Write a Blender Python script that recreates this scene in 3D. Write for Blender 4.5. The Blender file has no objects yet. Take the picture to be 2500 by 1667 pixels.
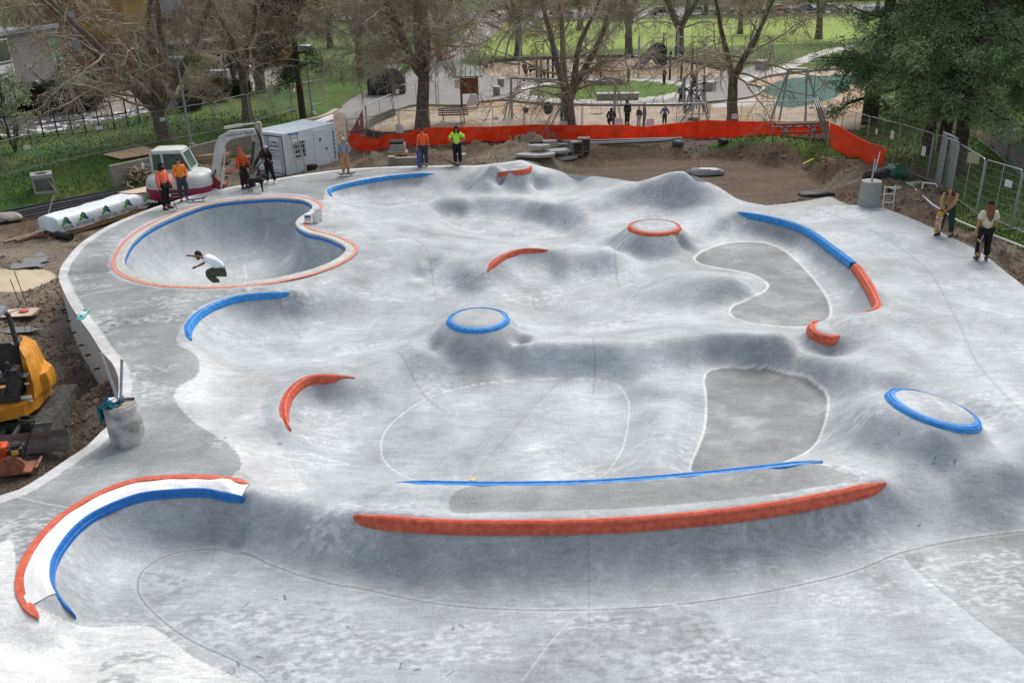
import bpy, bmesh, math, random
import numpy as np
from mathutils import Vector, Matrix, noise as mnoise
R = math.radians
random.seed(7); rng = np.random.default_rng(7)
scene = bpy.context.scene
# ------------------------------------------------------------------ camera
PITCH, ROLL, CAMZ, FPX = R(23.8), R(1.7), 8.9, 2000.0     # FPX: focal length in pixels of a 2352 wide picture
cF = Vector((0, math.cos(PITCH), -math.sin(PITCH)))
_r0 = Vector((1, 0, 0)); _u0 = Vector((0, math.sin(PITCH), math.cos(PITCH)))
cR = math.cos(ROLL)*_r0 - math.sin(ROLL)*_u0
cU = math.sin(ROLL)*_r0 + math.cos(ROLL)*_u0
CAM = Vector((0, 0, CAMZ))
cam_d = bpy.data.cameras.new('camera'); cam = bpy.data.objects.new('camera', cam_d)
scene.collection.objects.link(cam)
cam.matrix_world = Matrix(((cR.x, cU.x, -cF.x, CAM.x), (cR.y, cU.y, -cF.y, CAM.y), (cR.z, cU.z, -cF.z, CAM.z), (0, 0, 0, 1)))
cam_d.sensor_width = 36; cam_d.lens = FPX/2352*36; cam_d.clip_end = 3000; cam_d.clip_start = 0.1
scene.camera = cam
scene.render.resolution_x, scene.render.resolution_y = 1024, 682
# ------------------------------------------------------------------ world, sun, exposure
SUN_EL, SUN_AZ = R(50), R(24)          # azimuth measured from +Y towards +X
w = bpy.data.worlds.new('World'); scene.world = w; w.use_nodes = True
nt = w.node_tree; nt.nodes.clear()
sky = nt.nodes.new('ShaderNodeTexSky'); sky.sky_type = 'NISHITA'; sky.sun_disc = False
sky.sun_elevation = SUN_EL; sky.sun_rotation = SUN_AZ; sky.altitude = 50; sky.air_density = 1.0; sky.dust_density = 3.5; sky.ozone_density = 1.0
hsv = nt.nodes.new('ShaderNodeHueSaturation'); hsv.inputs['Saturation'].default_value = 0.42
bg = nt.nodes.new('ShaderNodeBackground'); bg.inputs[1].default_value = 0.108
out = nt.nodes.new('ShaderNodeOutputWorld')
nt.links.new(sky.outputs[0], hsv.inputs['Color']); nt.links.new(hsv.outputs[0], bg.inputs[0]); nt.links.new(bg.outputs[0], out.inputs[0])
sd = bpy.data.lights.new('sun', 'SUN'); sd.energy = 1.4; sd.angle = R(38); sd.color = (1.0, 0.97, 0.92)
sun = bpy.data.objects.new('sun', sd); scene.collection.objects.link(sun)
sdir = Vector((math.sin(SUN_AZ)*math.cos(SUN_EL), math.cos(SUN_AZ)*math.cos(SUN_EL), math.sin(SUN_EL)))
sun.rotation_euler = sdir.to_track_quat('Z', 'Y').to_euler()
scene.view_settings.view_transform = 'Standard'; scene.view_settings.look = 'None'
scene.view_settings.exposure = 0.6; scene.view_settings.gamma = 1.0
scene.render.engine = 'CYCLES'
COL = scene.collection
# ------------------------------------------------------------------ helpers: pixels <-> world
def ray(px, py):
    d = cF*FPX + cR*(px-1176) - cU*(py-784)
    return d.normalized()
def at(px, py, z=0.0):
    d = ray(px, py); t = (z-CAMZ)/d.z
    p = CAM + d*t
    return Vector((p.x, p.y, z))
def atd(px, py, Y):
    d = ray(px, py); t = Y/d.y
    return CAM + d*t
def tag(o, label=None, cat=None, group=None, kind=None):
    if label: o['label'] = label
    if cat: o['category'] = cat
    if group: o['group'] = group
    if kind: o['kind'] = kind
    return o
def link(name, me, mat=None, parent=None, smooth=False):
    o = bpy.data.objects.new(name, me); COL.objects.link(o)
    if mat: me.materials.append(mat)
    if parent: o.parent = parent
    if smooth:
        me.polygons.foreach_set('use_smooth', [True]*len(me.polygons))
    return o
def empty(name, loc, rz=0, label=None, cat=None, group=None):
    o = bpy.data.objects.new(name, None); COL.objects.link(o)
    o.location = loc; o.rotation_euler = (0, 0, rz); o.empty_display_size = 0.2
    tag(o, label, cat, group); return o
def np_mesh(name, V, F, mat=None, parent=None, smooth=True, attrs=None, colname=None, col=None):
    """V (n,3), F (m,k) arrays -> object"""
    me = bpy.data.meshes.new(name); V = np.asarray(V, dtype=np.float32); F = np.asarray(F, dtype=np.int32)
    k = F.shape[1]
    me.vertices.add(len(V)); me.vertices.foreach_set('co', V.ravel())
    me.loops.add(F.size); me.loops.foreach_set('vertex_index', F.ravel())
    me.polygons.add(len(F)); me.polygons.foreach_set('loop_start', np.arange(len(F), dtype=np.int32)*k)
    try: me.polygons.foreach_set('loop_total', np.full(len(F), k, dtype=np.int32))
    except Exception: pass
    me.polygons.foreach_set('use_smooth', np.full(len(F), smooth))
    if attrs:
        for an, av in attrs.items():
            a = me.attributes.new(an, 'FLOAT', 'POINT'); a.data.foreach_set('value', np.asarray(av, dtype=np.float32))
    if col is not None:
        a = me.color_attributes.new(colname or 'col', 'FLOAT_COLOR', 'POINT')
        c4 = np.ones((len(V), 4), dtype=np.float32); c4[:, :3] = col; a.data.foreach_set('color', c4.ravel())
    me.update(); me.validate()
    return link(name, me, mat, parent)
class MB:
    """collects boxes, tubes, lathes and prisms into ONE mesh"""
    def __init__(s): s.v = []; s.f = []; s.M = Matrix.Identity(4)
    def add(s, vs, fs):
        n = len(s.v); s.v += [tuple(s.M @ Vector(v)) for v in vs]; s.f += [tuple(i+n for i in f) for f in fs]
    def box(s, c, d, rot=None, bev=0.0):
        x, y, z = d[0]/2, d[1]/2, d[2]/2; c = Vector(c)
        m = (Matrix.Rotation(rot, 3, 'Z') if isinstance(rot, (int, float)) else rot) if rot is not None else Matrix.Identity(3)
        if bev <= 0:
            vs = [c + m @ Vector((a*x, b*y, e*z)) for e in (-1, 1) for b in (-1, 1) for a in (-1, 1)]
            s.add(vs, [(0, 2, 3, 1), (4, 5, 7, 6), (0, 1, 5, 4), (2, 6, 7, 3), (0, 4, 6, 2), (1, 3, 7, 5)])
        else:
            b_ = min(bev, x*.9, y*.9, z*.9); bm = bmesh.new(); bmesh.ops.create_cube(bm, size=1)
            for v in bm.verts: v.co = Vector((v.co.x*2*x, v.co.y*2*y, v.co.z*2*z))
            bmesh.ops.bevel(bm, geom=list(bm.edges), offset=b_, segments=2, affect='EDGES', profile=.5)
            bm.verts.ensure_lookup_table()
            s.add([c + m @ v.co for v in bm.verts], [tuple(v.index for v in f.verts) for f in bm.faces]); bm.free()
    def beam(s, a, b, w, h=None, up=(0, 0, 1)):
        """square bar from a to b"""
        a = Vector(a); b = Vector(b); h = h or w; d = (b-a).normalized(); up = Vector(up)
        if abs(d.dot(up)) > .98: up = Vector((0, 1, 0))
        x = d.cross(up).normalized()*w/2; y = x.cross(d).normalized()*h/2
        vs = [p + i*x + j*y for p in (a, b) for i, j in ((-1, -1), (1, -1), (1, 1), (-1, 1))]
        s.add(vs, [(3, 2, 1, 0), (4, 5, 6, 7), (0, 1, 5, 4), (1, 2, 6, 5), (2, 3, 7, 6), (3, 0, 4, 7)])
    def tube(s, pts, r, n=8, cap=True):
        pts = [Vector(p) for p in pts]; rs = r if isinstance(r, (list, tuple)) else [r]*len(pts)
        vs = []; fs = []; prev = None
        for i, p in enumerate(pts):
            d = (pts[min(i+1, len(pts)-1)] - pts[max(i-1, 0)]).normalized()
            if prev is None:
                u = d.cross(Vector((0, 0, 1)));
                if u.length < .05: u = d.cross(Vector((0, 1, 0)))
            else: u = prev - d*prev.dot(d)
            u.normalize(); prev = u; v2 = d.cross(u)
            for k in range(n):
                a = 2*math.pi*k/n; vs.append(p + (u*math.cos(a) + v2*math.sin(a))*rs[i])
        for i in range(len(pts)-1):
            for k in range(n):
                a = i*n+k; b = i*n+(k+1) % n; fs.append((a, b, b+n, a+n))
        if cap: fs.append(tuple(range(n-1, -1, -1))); fs.append(tuple(range((len(pts)-1)*n, len(pts)*n)))
        s.add(vs, fs)
    def lathe(s, prof, c=(0, 0, 0), n=24, sx=1, sy=1, cap=True):
        c = Vector(c); vs = []; fs = []
        for r, z in prof:
            for k in range(n):
                a = 2*math.pi*k/n; vs.append(c + Vector((r*math.cos(a)*sx, r*math.sin(a)*sy, z)))
        for i in range(len(prof)-1):
            for k in range(n):
                a = i*n+k; b = i*n+(k+1) % n; fs.append((a, b, b+n, a+n))
        if cap: fs.append(tuple(range(n-1, -1, -1))); fs.append(tuple(range((len(prof)-1)*n, len(prof)*n)))
        s.add(vs, fs)
    def prism(s, poly, t, axis='y', c=(0, 0, 0), m=None):
        """2D outline extruded by t, centred; axis: extrusion axis"""
        n = len(poly); c = Vector(c); vs = []
        for e in (-t/2, t/2):
            for a, b in poly:
                p = {'y': Vector((a, e, b)), 'x': Vector((e, a, b)), 'z': Vector((a, b, e))}[axis]
                vs.append(c + (m @ p if m else p))
        fs = [tuple(range(n)), tuple(range(2*n-1, n-1, -1))] + [(i, i+n, (i+1) % n+n, (i+1) % n) for i in range(n)]
        s.add(vs, fs)
    def ball(s, c, r, n=12, m=8):
        if isinstance(r, (int, float)): r = (r, r, r)
        c = Vector(c); vs = [c+Vector((0, 0, -r[2]))]; fs = []
        for j in range(1, m):
            t = -math.pi/2 + math.pi*j/m
            for k in range(n):
                a = 2*math.pi*k/n; vs.append(c + Vector((r[0]*math.cos(t)*math.cos(a), r[1]*math.cos(t)*math.sin(a), r[2]*math.sin(t))))
        vs.append(c+Vector((0, 0, r[2])))
        for k in range(n): fs.append((0, 1+(k+1) % n, 1+k))
        for j in range(m-2):
            for k in range(n):
                a = 1+j*n+k; b = 1+j*n+(k+1) % n; fs.append((a, b, b+n, a+n))
        L = len(vs)-1
        for k in range(n): fs.append((L, L-n+k, L-n+(k+1) % n))
        s.add(vs, fs)
    def build(s, name, mat, parent=None, smooth=False, auto=None):
        me = bpy.data.meshes.new(name); me.from_pydata(s.v, [], s.f); me.update()
        bm = bmesh.new(); bm.from_mesh(me); bmesh.ops.recalc_face_normals(bm, faces=bm.faces)
        if auto is not None:
            for f in bm.faces: f.smooth = True
            for e in bm.edges:
                if len(e.link_faces) == 2 and e.calc_face_angle(0) > auto: e.smooth = False
        bm.to_mesh(me); bm.free()
        return link(name, me, mat, parent, smooth)
def copy_tree(o, parent=None):
    c = o.copy(); COL.objects.link(c)
    if parent: c.parent = parent
    for ch in list(o.children): copy_tree(ch, c)
    return c
# ------------------------------------------------------------------ materials
def srgb(h):
    h = h.lstrip('#'); c = [int(h[i:i+2], 16)/255 for i in (0, 2, 4)]
    return tuple(x/12.92 if x <= .04045 else ((x+.055)/1.055)**2.4 for x in c)
_mats = {}
def mat(name, c, rough=.6, metal=0., var=.15, scale=8., bump=0., bscale=None, spec=.4, c2=None, alpha=1., coords='Object', detail=5):
    """procedural paint / stone / cloth: colour varied by noise, optional bump"""
    if name in _mats: return _mats[name]
    m = bpy.data.materials.new(name); m.use_nodes = True; nt = m.node_tree; N = nt.nodes; L = nt.links
    b = N['Principled BSDF']; b.inputs['Roughness'].default_value = rough; b.inputs['Metallic'].default_value = metal
    b.inputs['Specular IOR Level'].default_value = spec
    tc = N.new('ShaderNodeTexCoord'); nz = N.new('ShaderNodeTexNoise'); nz.inputs['Scale'].default_value = scale; nz.inputs['Detail'].default_value = detail
    L.new(tc.outputs[coords], nz.inputs['Vector'])
    cr = N.new('ShaderNodeValToRGB'); cr.color_ramp.elements[0].position = .3; cr.color_ramp.elements[1].position = .7
    a = tuple(x*(1-var) for x in c); d = c2 if c2 else tuple(min(1, x*(1+var)) for x in c)
    cr.color_ramp.elements[0].color = (*a, 1); cr.color_ramp.elements[1].color = (*d, 1)
    L.new(nz.outputs['Fac'], cr.inputs[0]); L.new(cr.outputs[0], b.inputs['Base Color'])
    if bump:
        n2 = N.new('ShaderNodeTexNoise'); n2.inputs['Scale'].default_value = bscale or scale*4; n2.inputs['Detail'].default_value = 6
        L.new(tc.outputs[coords], n2.inputs['Vector']); bp = N.new('ShaderNodeBump'); bp.inputs['Strength'].default_value = min(1, bump); bp.inputs['Distance'].default_value = .02*max(1, bump)
        L.new(n2.outputs['Fac'], bp.inputs['Height']); L.new(bp.outputs[0], b.inputs['Normal'])
    if alpha < 1: b.inputs['Alpha'].default_value = alpha
    _mats[name] = m; return m
# ------------------------------------------------------------------ skatepark height field
def smooth_poly(pts, step=0.15, closed=False):
    """Catmull-Rom resample of 2D/3D points (numpy) at about `step`"""
    P = np.array([tuple(p) for p in pts], dtype=float); n = len(P); out = []
    rngi = range(n) if closed else range(n-1)
    for i in rngi:
        if closed: p0, p1, p2, p3 = P[(i-1) % n], P[i], P[(i+1) % n], P[(i+2) % n]
        else: p0, p1, p2, p3 = P[max(i-1, 0)], P[i], P[i+1], P[min(i+2, n-1)]
        k = max(2, int(np.linalg.norm(p2-p1)/step))
        for j in range(k):
            t = j/k; out.append(.5*((2*p1)+(-p0+p2)*t+(2*p0-5*p1+4*p2-p3)*t*t+(-p0+3*p1-3*p2+p3)*t**3))
    if not closed: out.append(P[-1])
    return np.array(out)
def wpoly(px, z=0.0, step=.15, closed=False):
    """pixel polyline (optionally with a per-point z) -> smooth world polyline (n,3)"""
    return smooth_poly([at(p[0], p[1], p[2] if len(p) > 2 else z) for p in px], step, closed)
def inside(P, X, Y):
    """vectorised point in polygon"""
    c = np.zeros(X.shape, bool); x = P[:, 0]; y = P[:, 1]; j = len(P)-1
    x0, x1, y0, y1 = x.min(), x.max(), y.min(), y.max()
    m = (X >= x0) & (X <= x1) & (Y >= y0) & (Y <= y1); xs = X[m]; ys = Y[m]; cc = np.zeros(xs.shape, bool)
    for i in range(len(P)):
        if y[i] != y[j]:
            cc ^= ((y[i] > ys) != (y[j] > ys)) & (xs < (x[j]-x[i])*(ys-y[i])/(y[j]-y[i])+x[i])
        j = i
    c[m] = cc; return c
def dist_poly(P, X, Y, closed=False, maxd=1.0):
    """distance to polyline, capped at maxd"""
    D = np.full(X.shape, maxd)
    n = len(P); segs = range(n if closed else n-1)
    pts = P if not closed else np.vstack([P, P[:1]])
    for i in segs:
        ax, ay = pts[i][:2]; bx, by = pts[i+1][:2]
        m = (X > min(ax, bx)-maxd) & (X < max(ax, bx)+maxd) & (Y > min(ay, by)-maxd) & (Y < max(ay, by)+maxd)
        if not m.any(): continue
        dx, dy = bx-ax, by-ay; L2 = dx*dx+dy*dy+1e-9
        t = np.clip(((X[m]-ax)*dx+(Y[m]-ay)*dy)/L2, 0, 1)
        d = np.hypot(X[m]-ax-t*dx, Y[m]-ay-t*dy); D[m] = np.minimum(D[m], d)
    return D
OUT = [(142, 659), (155, 688), (175, 721), (211, 771), (231, 804), (257, 833), (269, 857), (273, 883), (268, 930), (249, 975), (231, 992), (198, 1025), (158, 1051), (99, 1091), (43, 1124), (0, 1137), (-120, 1190), (-400, 1320)]
OUT_L = OUT[::-1]
OUT_TOP = [(135, 640), (138, 618), (150, 598), (180, 563), (215, 538), (260, 513), (340, 481), (390, 465), (440, 449), (480, 439), (560, 424), (650, 408), (700, 400), (780, 390), (870, 384), (960, 381), (1040, 380), (1110, 379, .12), (1165, 371, .42), (1198, 368, .5), (1228, 373, .45), (1250, 384, .2), (1275, 394, .05), (1317, 401), (1400, 409, .0), (1470, 418, .05), (1520, 412, .3), (1556, 404, .7), (1581, 402, .85), (1600, 406, .8), (1625, 418, .55), (1655, 438, .2), (1690, 455), (1755, 472, -.05), (1797, 478), (1882, 475), (1957, 471), (2016, 475), (2050, 485), (2091, 501), (2137, 521), (2182, 544), (2235, 569), (2272, 594), (2316, 629), (2352, 657), (2420, 720), (2600, 880), (2900, 1150)]
outline = smooth_poly([at(p[0], p[1], p[2] if len(p) > 2 else 0) for p in OUT_L + OUT_TOP], .25)
outline_poly = np.vstack([outline, [[outline[-1][0]+1, 1.5, 0], [-16, 1.5, 0]]])
KID = [(284, 603), (288, 585), (306, 556), (342, 527), (396, 500), (468, 474), (540, 462), (630, 456), (684, 459), (709, 466), (719, 477), (708, 490), (690, 501), (681, 512), (685, 523), (706, 535), (742, 544), (770, 554), (790, 565), (796, 575), (785, 589), (756, 606), (713, 622), (666, 634), (612, 644), (540, 651), (468, 653), (396, 650), (342, 641), (306, 628), (289, 616)]
kid = wpoly(KID, 0, .12, True)
# copings: name, pixels(+z), which side is the bowl (+1 = left of travel), depth, run
COP = {
 'blueback': [(998, 399), (960, 400), (910, 404), (840, 414), (784, 426), (762, 433), (754, 441), (764, 452, -.12)],
 'redback': [(1145, 397, .27), (1175, 396, .34), (1200, 392, .40), (1213, 387, .43), (1222, 380, .43)],
 'blueleft': [(664, 672, -.05), (630, 674, -.03), (592, 676), (538, 684), (488, 702), (450, 726), (432, 750), (430, 770, -.03), (450, 791, -.2)],
 'redleft': [(815, 868, -.3), (772, 864, -.22), (718, 866, -.2), (686, 880, -.2), (664, 902, -.2), (652, 930, -.2), (652, 957, -.2), (660, 978, -.25), (677, 998, -.4)],
 'redmid': [(1120, 624, -.25), (1128, 608, -.15), (1145, 594, -.1), (1172, 581, -.1), (1206, 573, -.1), (1240, 573, -.12), (1274, 576, -.2)],
 'right': [(1693, 487), (1755, 497), (1812, 511), (1857, 529), (1917, 572), (1966, 610), (1987, 638), (2006, 670), (2018, 698), (2014, 711), (1972, 722), (1912, 731), (1882, 737), (1868, 745), (1866, 755), (1876, 765), (1902, 773), (1929, 775, -.1)],
 'long': [(812, 1184, -.08), (900, 1193), (1050, 1203), (1350, 1201), (1600, 1184), (1800, 1158), (1950, 1128), (2035, 1108, -.08)],
 'front': [(563, 1143, -.1), (522, 1132), (468, 1125), (414, 1126), (342, 1132), (288, 1146), (216, 1178), (169, 1214), (137, 1254), (119, 1288), (114, 1316), (119, 1345, -.08), (143, 1384, -.3), (176, 1424, -.62)],
}
cop = {k: wpoly(v, 0, .2) for k, v in COP.items()}
MC = [(at(1098, 733, .12), 1.35), (at(1503, 521, .12), 1.35), (at(2144, 938, .25), 1.3)]
# rounded crests without a coping that roll into a floor
CREST = {
 'v1': [(668, 670, -.04), (700, 656, -.03), (735, 638, -.02), (790, 610, -.02), (860, 588, -.02), (940, 576, -.05), (1010, 580, -.1), (1070, 597, -.18)],
 'v2b': [(925, 815, -.3), (970, 798, -.24), (1010, 786, -.2)],
 'v2': [(1200, 786, -.18), (1245, 792, -.2), (1360, 792, -.2), (1450, 785, -.16), (1543, 774, -.12), (1610, 772, -.1), (1690, 770, -.08), (1765, 776, -.09), (1815, 771, -.06)],
 'v5': [(575, 1143, -.07), (640, 1150, -.09), (720, 1166, -.1), (795, 1183, -.08)],
 'v3': [(965, 478, -.34), (1000, 460, -.32), (1078, 450, -.3), (1134, 450, -.3), (1204, 457, -.3), (1264, 468, -.28)],
 'v4': [(1300, 578, -.16), (1350, 577, -.14), (1400, 572, -.12)]}
cres = {k: wpoly(v, 0, .2) for k, v in CREST.items()}
#          bowl side, depth, run
COPP = {'blueback': (+1, .5, .8), 'redback': (-1, .8, 1.0), 'blueleft': (+1, .8, 1.4), 'redleft': (+1, .52, .85), 'redmid': (-1, .8, 1.5),
        'right': (-1, .95, 1.6), 'long': (-1, 1.0, 1.25), 'front': (+1, 1.0, 1.35)}
FL = -.85
FLOORS = {   # closed floor outlines
 'centre': (-.86, [(875, 1040), (880, 1000), (910, 962), (975, 917), (1050, 892), (1150, 876), (1280, 869), (1370, 872), (1420, 885), (1443, 920), (1443, 970), (1430, 1030), (1405, 1070), (1370, 1098), (1250, 1112), (1100, 1118), (1000, 1113), (940, 1098), (895, 1072)]),
 'dark_low': (-.7, [(1617, 870), (1632, 849), (1680, 840), (1760, 842), (1830, 860), (1880, 885), (1902, 912), (1898, 960), (1880, 1010), (1850, 1040), (1790, 1065), (1700, 1084), (1610, 1091), (1584, 1078), (1596, 1045), (1618, 985), (1622, 920)]),
 'dark_up': (-.66, [(1595, 592), (1605, 582), (1635, 568), (1677, 557), (1737, 555), (1773, 562), (1803, 576), (1839, 607), (1872, 643), (1896, 676), (1908, 706), (1906, 728), (1887, 741), (1851, 750), (1782, 748), (1722, 741), (1686, 729), (1676, 715), (1686, 700), (1722, 685), (1755, 669), (1764, 654), (1752, 642), (1722, 628), (1677, 619), (1617, 609), (1599, 600)]),
 'midleft': (-.74, [(601, 791), (614, 773), (668, 753), (772, 735), (844, 723), (916, 701), (970, 674), (1024, 663), (1067, 669), (1080, 687), (1020, 720), (960, 752), (900, 780), (820, 802), (740, 818), (660, 826), (620, 815)]),
 'mid': (-.8, [(1218, 690), (1224, 673), (1260, 659), (1317, 652), (1392, 646), (1446, 650), (1470, 660), (1445, 688), (1449, 712), (1473, 733), (1440, 748), (1350, 756), (1280, 750), (1246, 732), (1221, 706)]),
 'upmid': (-.95, [(1064, 522), (1072, 511), (1120, 508), (1190, 511), (1260, 520), (1300, 535), (1250, 545), (1150, 545), (1090, 536)]),
}
floors = {k: (z, wpoly(p, z, .3, True)) for k, (z, p) in FLOORS.items()}
FRONT_FOOT = [(612, 1564), (594, 1546), (540, 1517), (432, 1467), (360, 1413), (322, 1370), (316, 1341), (324, 1316), (346, 1294), (389, 1273), (450, 1262), (522, 1264), (594, 1283), (684, 1319), (756, 1337), (847, 1355), (1000, 1385), (1150, 1398), (1350, 1400), (1550, 1388), (1750, 1360), (1950, 1315), (2070, 1268), (2200, 1240), (2352, 1220), (2600, 1190)]
front_foot = wpoly(FRONT_FOOT, FL, .3)
C = []   # control points x,y,z
def cp(px, py, z): p = at(px, py, z); C.append((p.x, p.y, z))
for _q in [(13, 4), (16, 9), (8, 2.5), (0, 2.5), (5, 4), (-4, 4), (12, 9)]: C.append((_q[0], _q[1], -.85))
for _q in [(-12, 3), (-12, 8)]: C.append((_q[0], _q[1], -.1))
C.append((19, 14, -.3)); C.append((19, 4, -.7))
def cl(pts, z=0, step=.7):
    for p in wpoly(pts, z, step): C.append(tuple(p))
for (z, P) in floors.values():
    for p in P[::2]: C.append((p[0], p[1], z))
    cx, cy = P[:, 0].mean(), P[:, 1].mean()
    for s in (.35, .7):
        for p in P[::4]:
            C.append((cx+(p[0]-cx)*s, cy+(p[1]-cy)*s, z-.01))
for p in front_foot[::2]: C.append(tuple(p))
FP = [(z, P) for z, P in floors.values()] + [(FL, front_foot)]
COPP.update({'v1': (-1, .6, 1.5), 'v2': (-1, .55, 1.15), 'v2b': (-1, .5, 1.1), 'v5': (-1, .75, 1.1), 'v3': (-1, .6, .9), 'v4': (-1, .6, 1.0)})
for k, P in list(cop.items())+list(cres.items()):
    side, dep, run = COPP[k]; n = len(P); Q = P[::2]
    for i in range(len(Q)):
        d = Q[min(i+1, len(Q)-1)]-Q[max(i-1, 0)]; d = d[:2]/np.linalg.norm(d[:2]); nr = np.array([-d[1], d[0]])*side
        x, y, z = Q[i]; e = min(i, len(Q)-1-i)/3.0; f = min(1, .35+e)   # weaker towards the ends
        C.append((x, y, z))
        if not (k == 'right' and i > len(Q)*.62 and i < len(Q)*.9):
            for q in ((.3, .65) if k[0] != 'v' else (.4,)): C.append((x-nr[0]*q, y-nr[1]*q, z+(.01 if k[0] != 'v' else -.015)))
        best = None
        for zf, G in FP:
            v = G[:, :2]-np.array([x, y]); a = v@nr; b_ = np.abs(v@d); m = (a > .25) & (a < run*1.9) & (b_ < .3)
            if m.any():
                aa = a[m].min()
                if best is None or aa < best[0]: best = (aa, z-zf)
        rn, dp = (best[0]*.98, best[1]*.98) if best else (run, dep*f)
        ss = (.1, .25, .5, .8) if (f > .9 or best) else (.12, .3)
        if k == 'right' and i > len(Q)*.6 and not best: ss = (.12, .3)
        if k == 'right' and i > len(Q)*.84: rn, dp, ss = .5, .4, (.15, .5)
        if k == 'redback': ss = (.1, .25, .5, .8)
        if k[0] == 'v': 
            for q, g_ in ((.14, .09), (.34, .36), (.6, .73), (.84, .94)): C.append((x+nr[0]*rn*q, y+nr[1]*rn*q, z-dp*g_))
        else:
            for q in ss: C.append((x+nr[0]*rn*q, y+nr[1]*rn*q, z-dp*(1-(1-q)**2.8)))
C = [q for q in C if all(math.hypot(q[0]-m.x, q[1]-m.y) > r for m, r in MC)]
NSTRUCT = len(C)
# decks and ridges
for p in outline[::4]:
    C.append(tuple(p))
oc = outline.mean(0)
KO = np.array([kid[i] for i in range(0, len(kid), 4)])
for p in KO: C.append((p[0], p[1], 0))
_a = .5*np.sum(kid[:, 0]*np.roll(kid[:, 1], -1)-np.roll(kid[:, 0], -1)*kid[:, 1]); _s = -1 if _a > 0 else 1
for i in range(0, len(kid), 4):
    t_ = kid[(i+1) % len(kid)]-kid[i-1]; t_ = t_[:2]/np.linalg.norm(t_[:2]); C.append((kid[i][0]-t_[1]*.42*_s, kid[i][1]+t_[0]*.42*_s, 0))
cp(500, 560, 0); cp(400, 590, 0); cp(600, 600, 0); cp(600, 500, 0)
for a in [(200, 620), (215, 680), (240, 720), (300, 700), (380, 700), (330, 780), (350, 860), (380, 930), (320, 900), (420, 1010), (330, 1060), (200, 1090), (100, 1150), (430, 1070), (30, 1230), (-60, 1260), (260, 570), (350, 505), (500, 448), (650, 432), (730, 425), (800, 402), (900, 392), (1010, 388), (250, 640), (230, 1120), (120, 1130), (-50, 1180), (540, 668), (620, 662), (700, 645)]: cp(a[0], a[1], 0)
cl([(405, 770), (412, 788), (448, 813), (459, 838), (452, 860), (412, 885), (401, 903), (405, 924), (441, 964), (502, 1004), (538, 1029), (552, 1054), (552, 1076), (531, 1099)], -.01, .5)
cl([(530, 850, -.25), (640, 848, -.35), (750, 836, -.38), (850, 822, -.35), (898, 816, -.3), (960, 800, -.25)], 0, .5)
cl([(480, 900, -.1), (560, 930, -.22), (600, 990, -.28), (640, 1040, -.35), (740, 1090, -.4), (830, 1120, -.3)], 0, .6)
cl([(600, 1100, -.06), (680, 1120, -.12), (780, 1140, -.1)], 0, .5)
cl([(712, 985, -.66), (750, 1015, -.76), (830, 1055, -.84)], 0, .4)
cl([(728, 945, -.72), (760, 932, -.74), (820, 925, -.77), (880, 925, -.8), (940, 915, -.83)], 0, .4)
cl([(770, 975, -.8), (840, 975, -.83)], 0, .4)
# blue line of the platform, platform
cl([(905, 1107), (1000, 1110), (1150, 1112), (1350, 1108), (1550, 1094), (1750, 1074), (1920, 1054)], 0, .5)
cl([(860, 1150), (1000, 1155), (1200, 1158), (1350, 1155), (1550, 1140), (1750, 1115), (1950, 1085)], 0, .6)
# behind the platform the surface falls to the floors
for a in [(1000, 1096), (1150, 1099), (1350, 1095), (1450, 1085)]:
    p = at(a[0], a[1]+10, 0); C.append((p.x, p.y+.55, -.5)); C.append((p.x, p.y+.25, -.25))
for a in [(1600, 1090), (1750, 1073)]:
    p = at(a[0], a[1], 0); C.append((p.x, p.y+.3, -.3))
# saddle between centre floor and dark_low floor
cl([(1500, 880, -.55), (1530, 930, -.5), (1530, 1000, -.45), (1510, 1060, -.4)], 0, .5)
cl([(1480, 935, -.68), (1560, 910, -.55), (1610, 900, -.66)], 0, .4)
# crest behind the centre floor
cl([(1865, 815, -.3), (1940, 840, -.14)], 0, .6)
cl([(2000, 800, .02), (2040, 860, .05)], 0, .6)
NHAND = len(C)
# mounds
MOUNDS = {'blue': (1098, 733, .12, .80, 0, 0), 'red': (1503, 521, .06, .90, 0, 0), 'tilt': (2144, 938, .25, .90, R(13), R(-3))}
mounds = {}
for k, (mx, my, mz, mr, tx, ty) in MOUNDS.items():
    c = at(mx, my, mz); mounds[k] = (c, mr, tx, ty)
    M3 = Matrix.Rotation(tx, 3, 'Y') @ Matrix.Rotation(ty, 3, 'X')
    for a in range(28):
        d = Vector((math.cos(a*math.pi/14), math.sin(a*math.pi/14), 0))
        for rr, dz in ((0, .14), (.45, .11), (.95, .0)):
            if rr == 0 and a: continue
            q = c + M3 @ (d*mr*rr + Vector((0, 0, dz))); C.append(tuple(q))
        q = c + M3 @ (d*(mr+.07) + Vector((0, 0, -.08))); C.append(tuple(q)); q = c + M3 @ (d*(mr+.22) + Vector((0, 0, -.21))); C.append(tuple(q))
for a in range(12):
    an = a*math.pi/6
    c, mr = mounds['blue'][0], mounds['blue'][1]; C.append((c.x+math.cos(an)*1.35, c.y+math.sin(an)*1.35, -.38 - .14*(math.sin(an) < -.3)))
    c, mr = mounds['red'][0], mounds['red'][1]
    if not (-1.3 < (an if an < 3.14 else an-6.28) < .7): C.append((c.x+math.cos(an)*1.5, c.y+math.sin(an)*1.5, -.40-.16*(math.sin(an) < .1)))
    c, mr = mounds['tilt'][0], mounds['tilt'][1]
    if math.cos(an) < .5: C.append((c.x+math.cos(an)*1.65, c.y+math.sin(an)*1.65, -.22))
    else: C.append((c.x+math.cos(an)*1.6, c.y+math.sin(an)*1.6, -.12))
# slope in front of the red mound and towards 'mid'
cl([(1470, 612, -.66), (1540, 605, -.6)], 0, .5)
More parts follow.
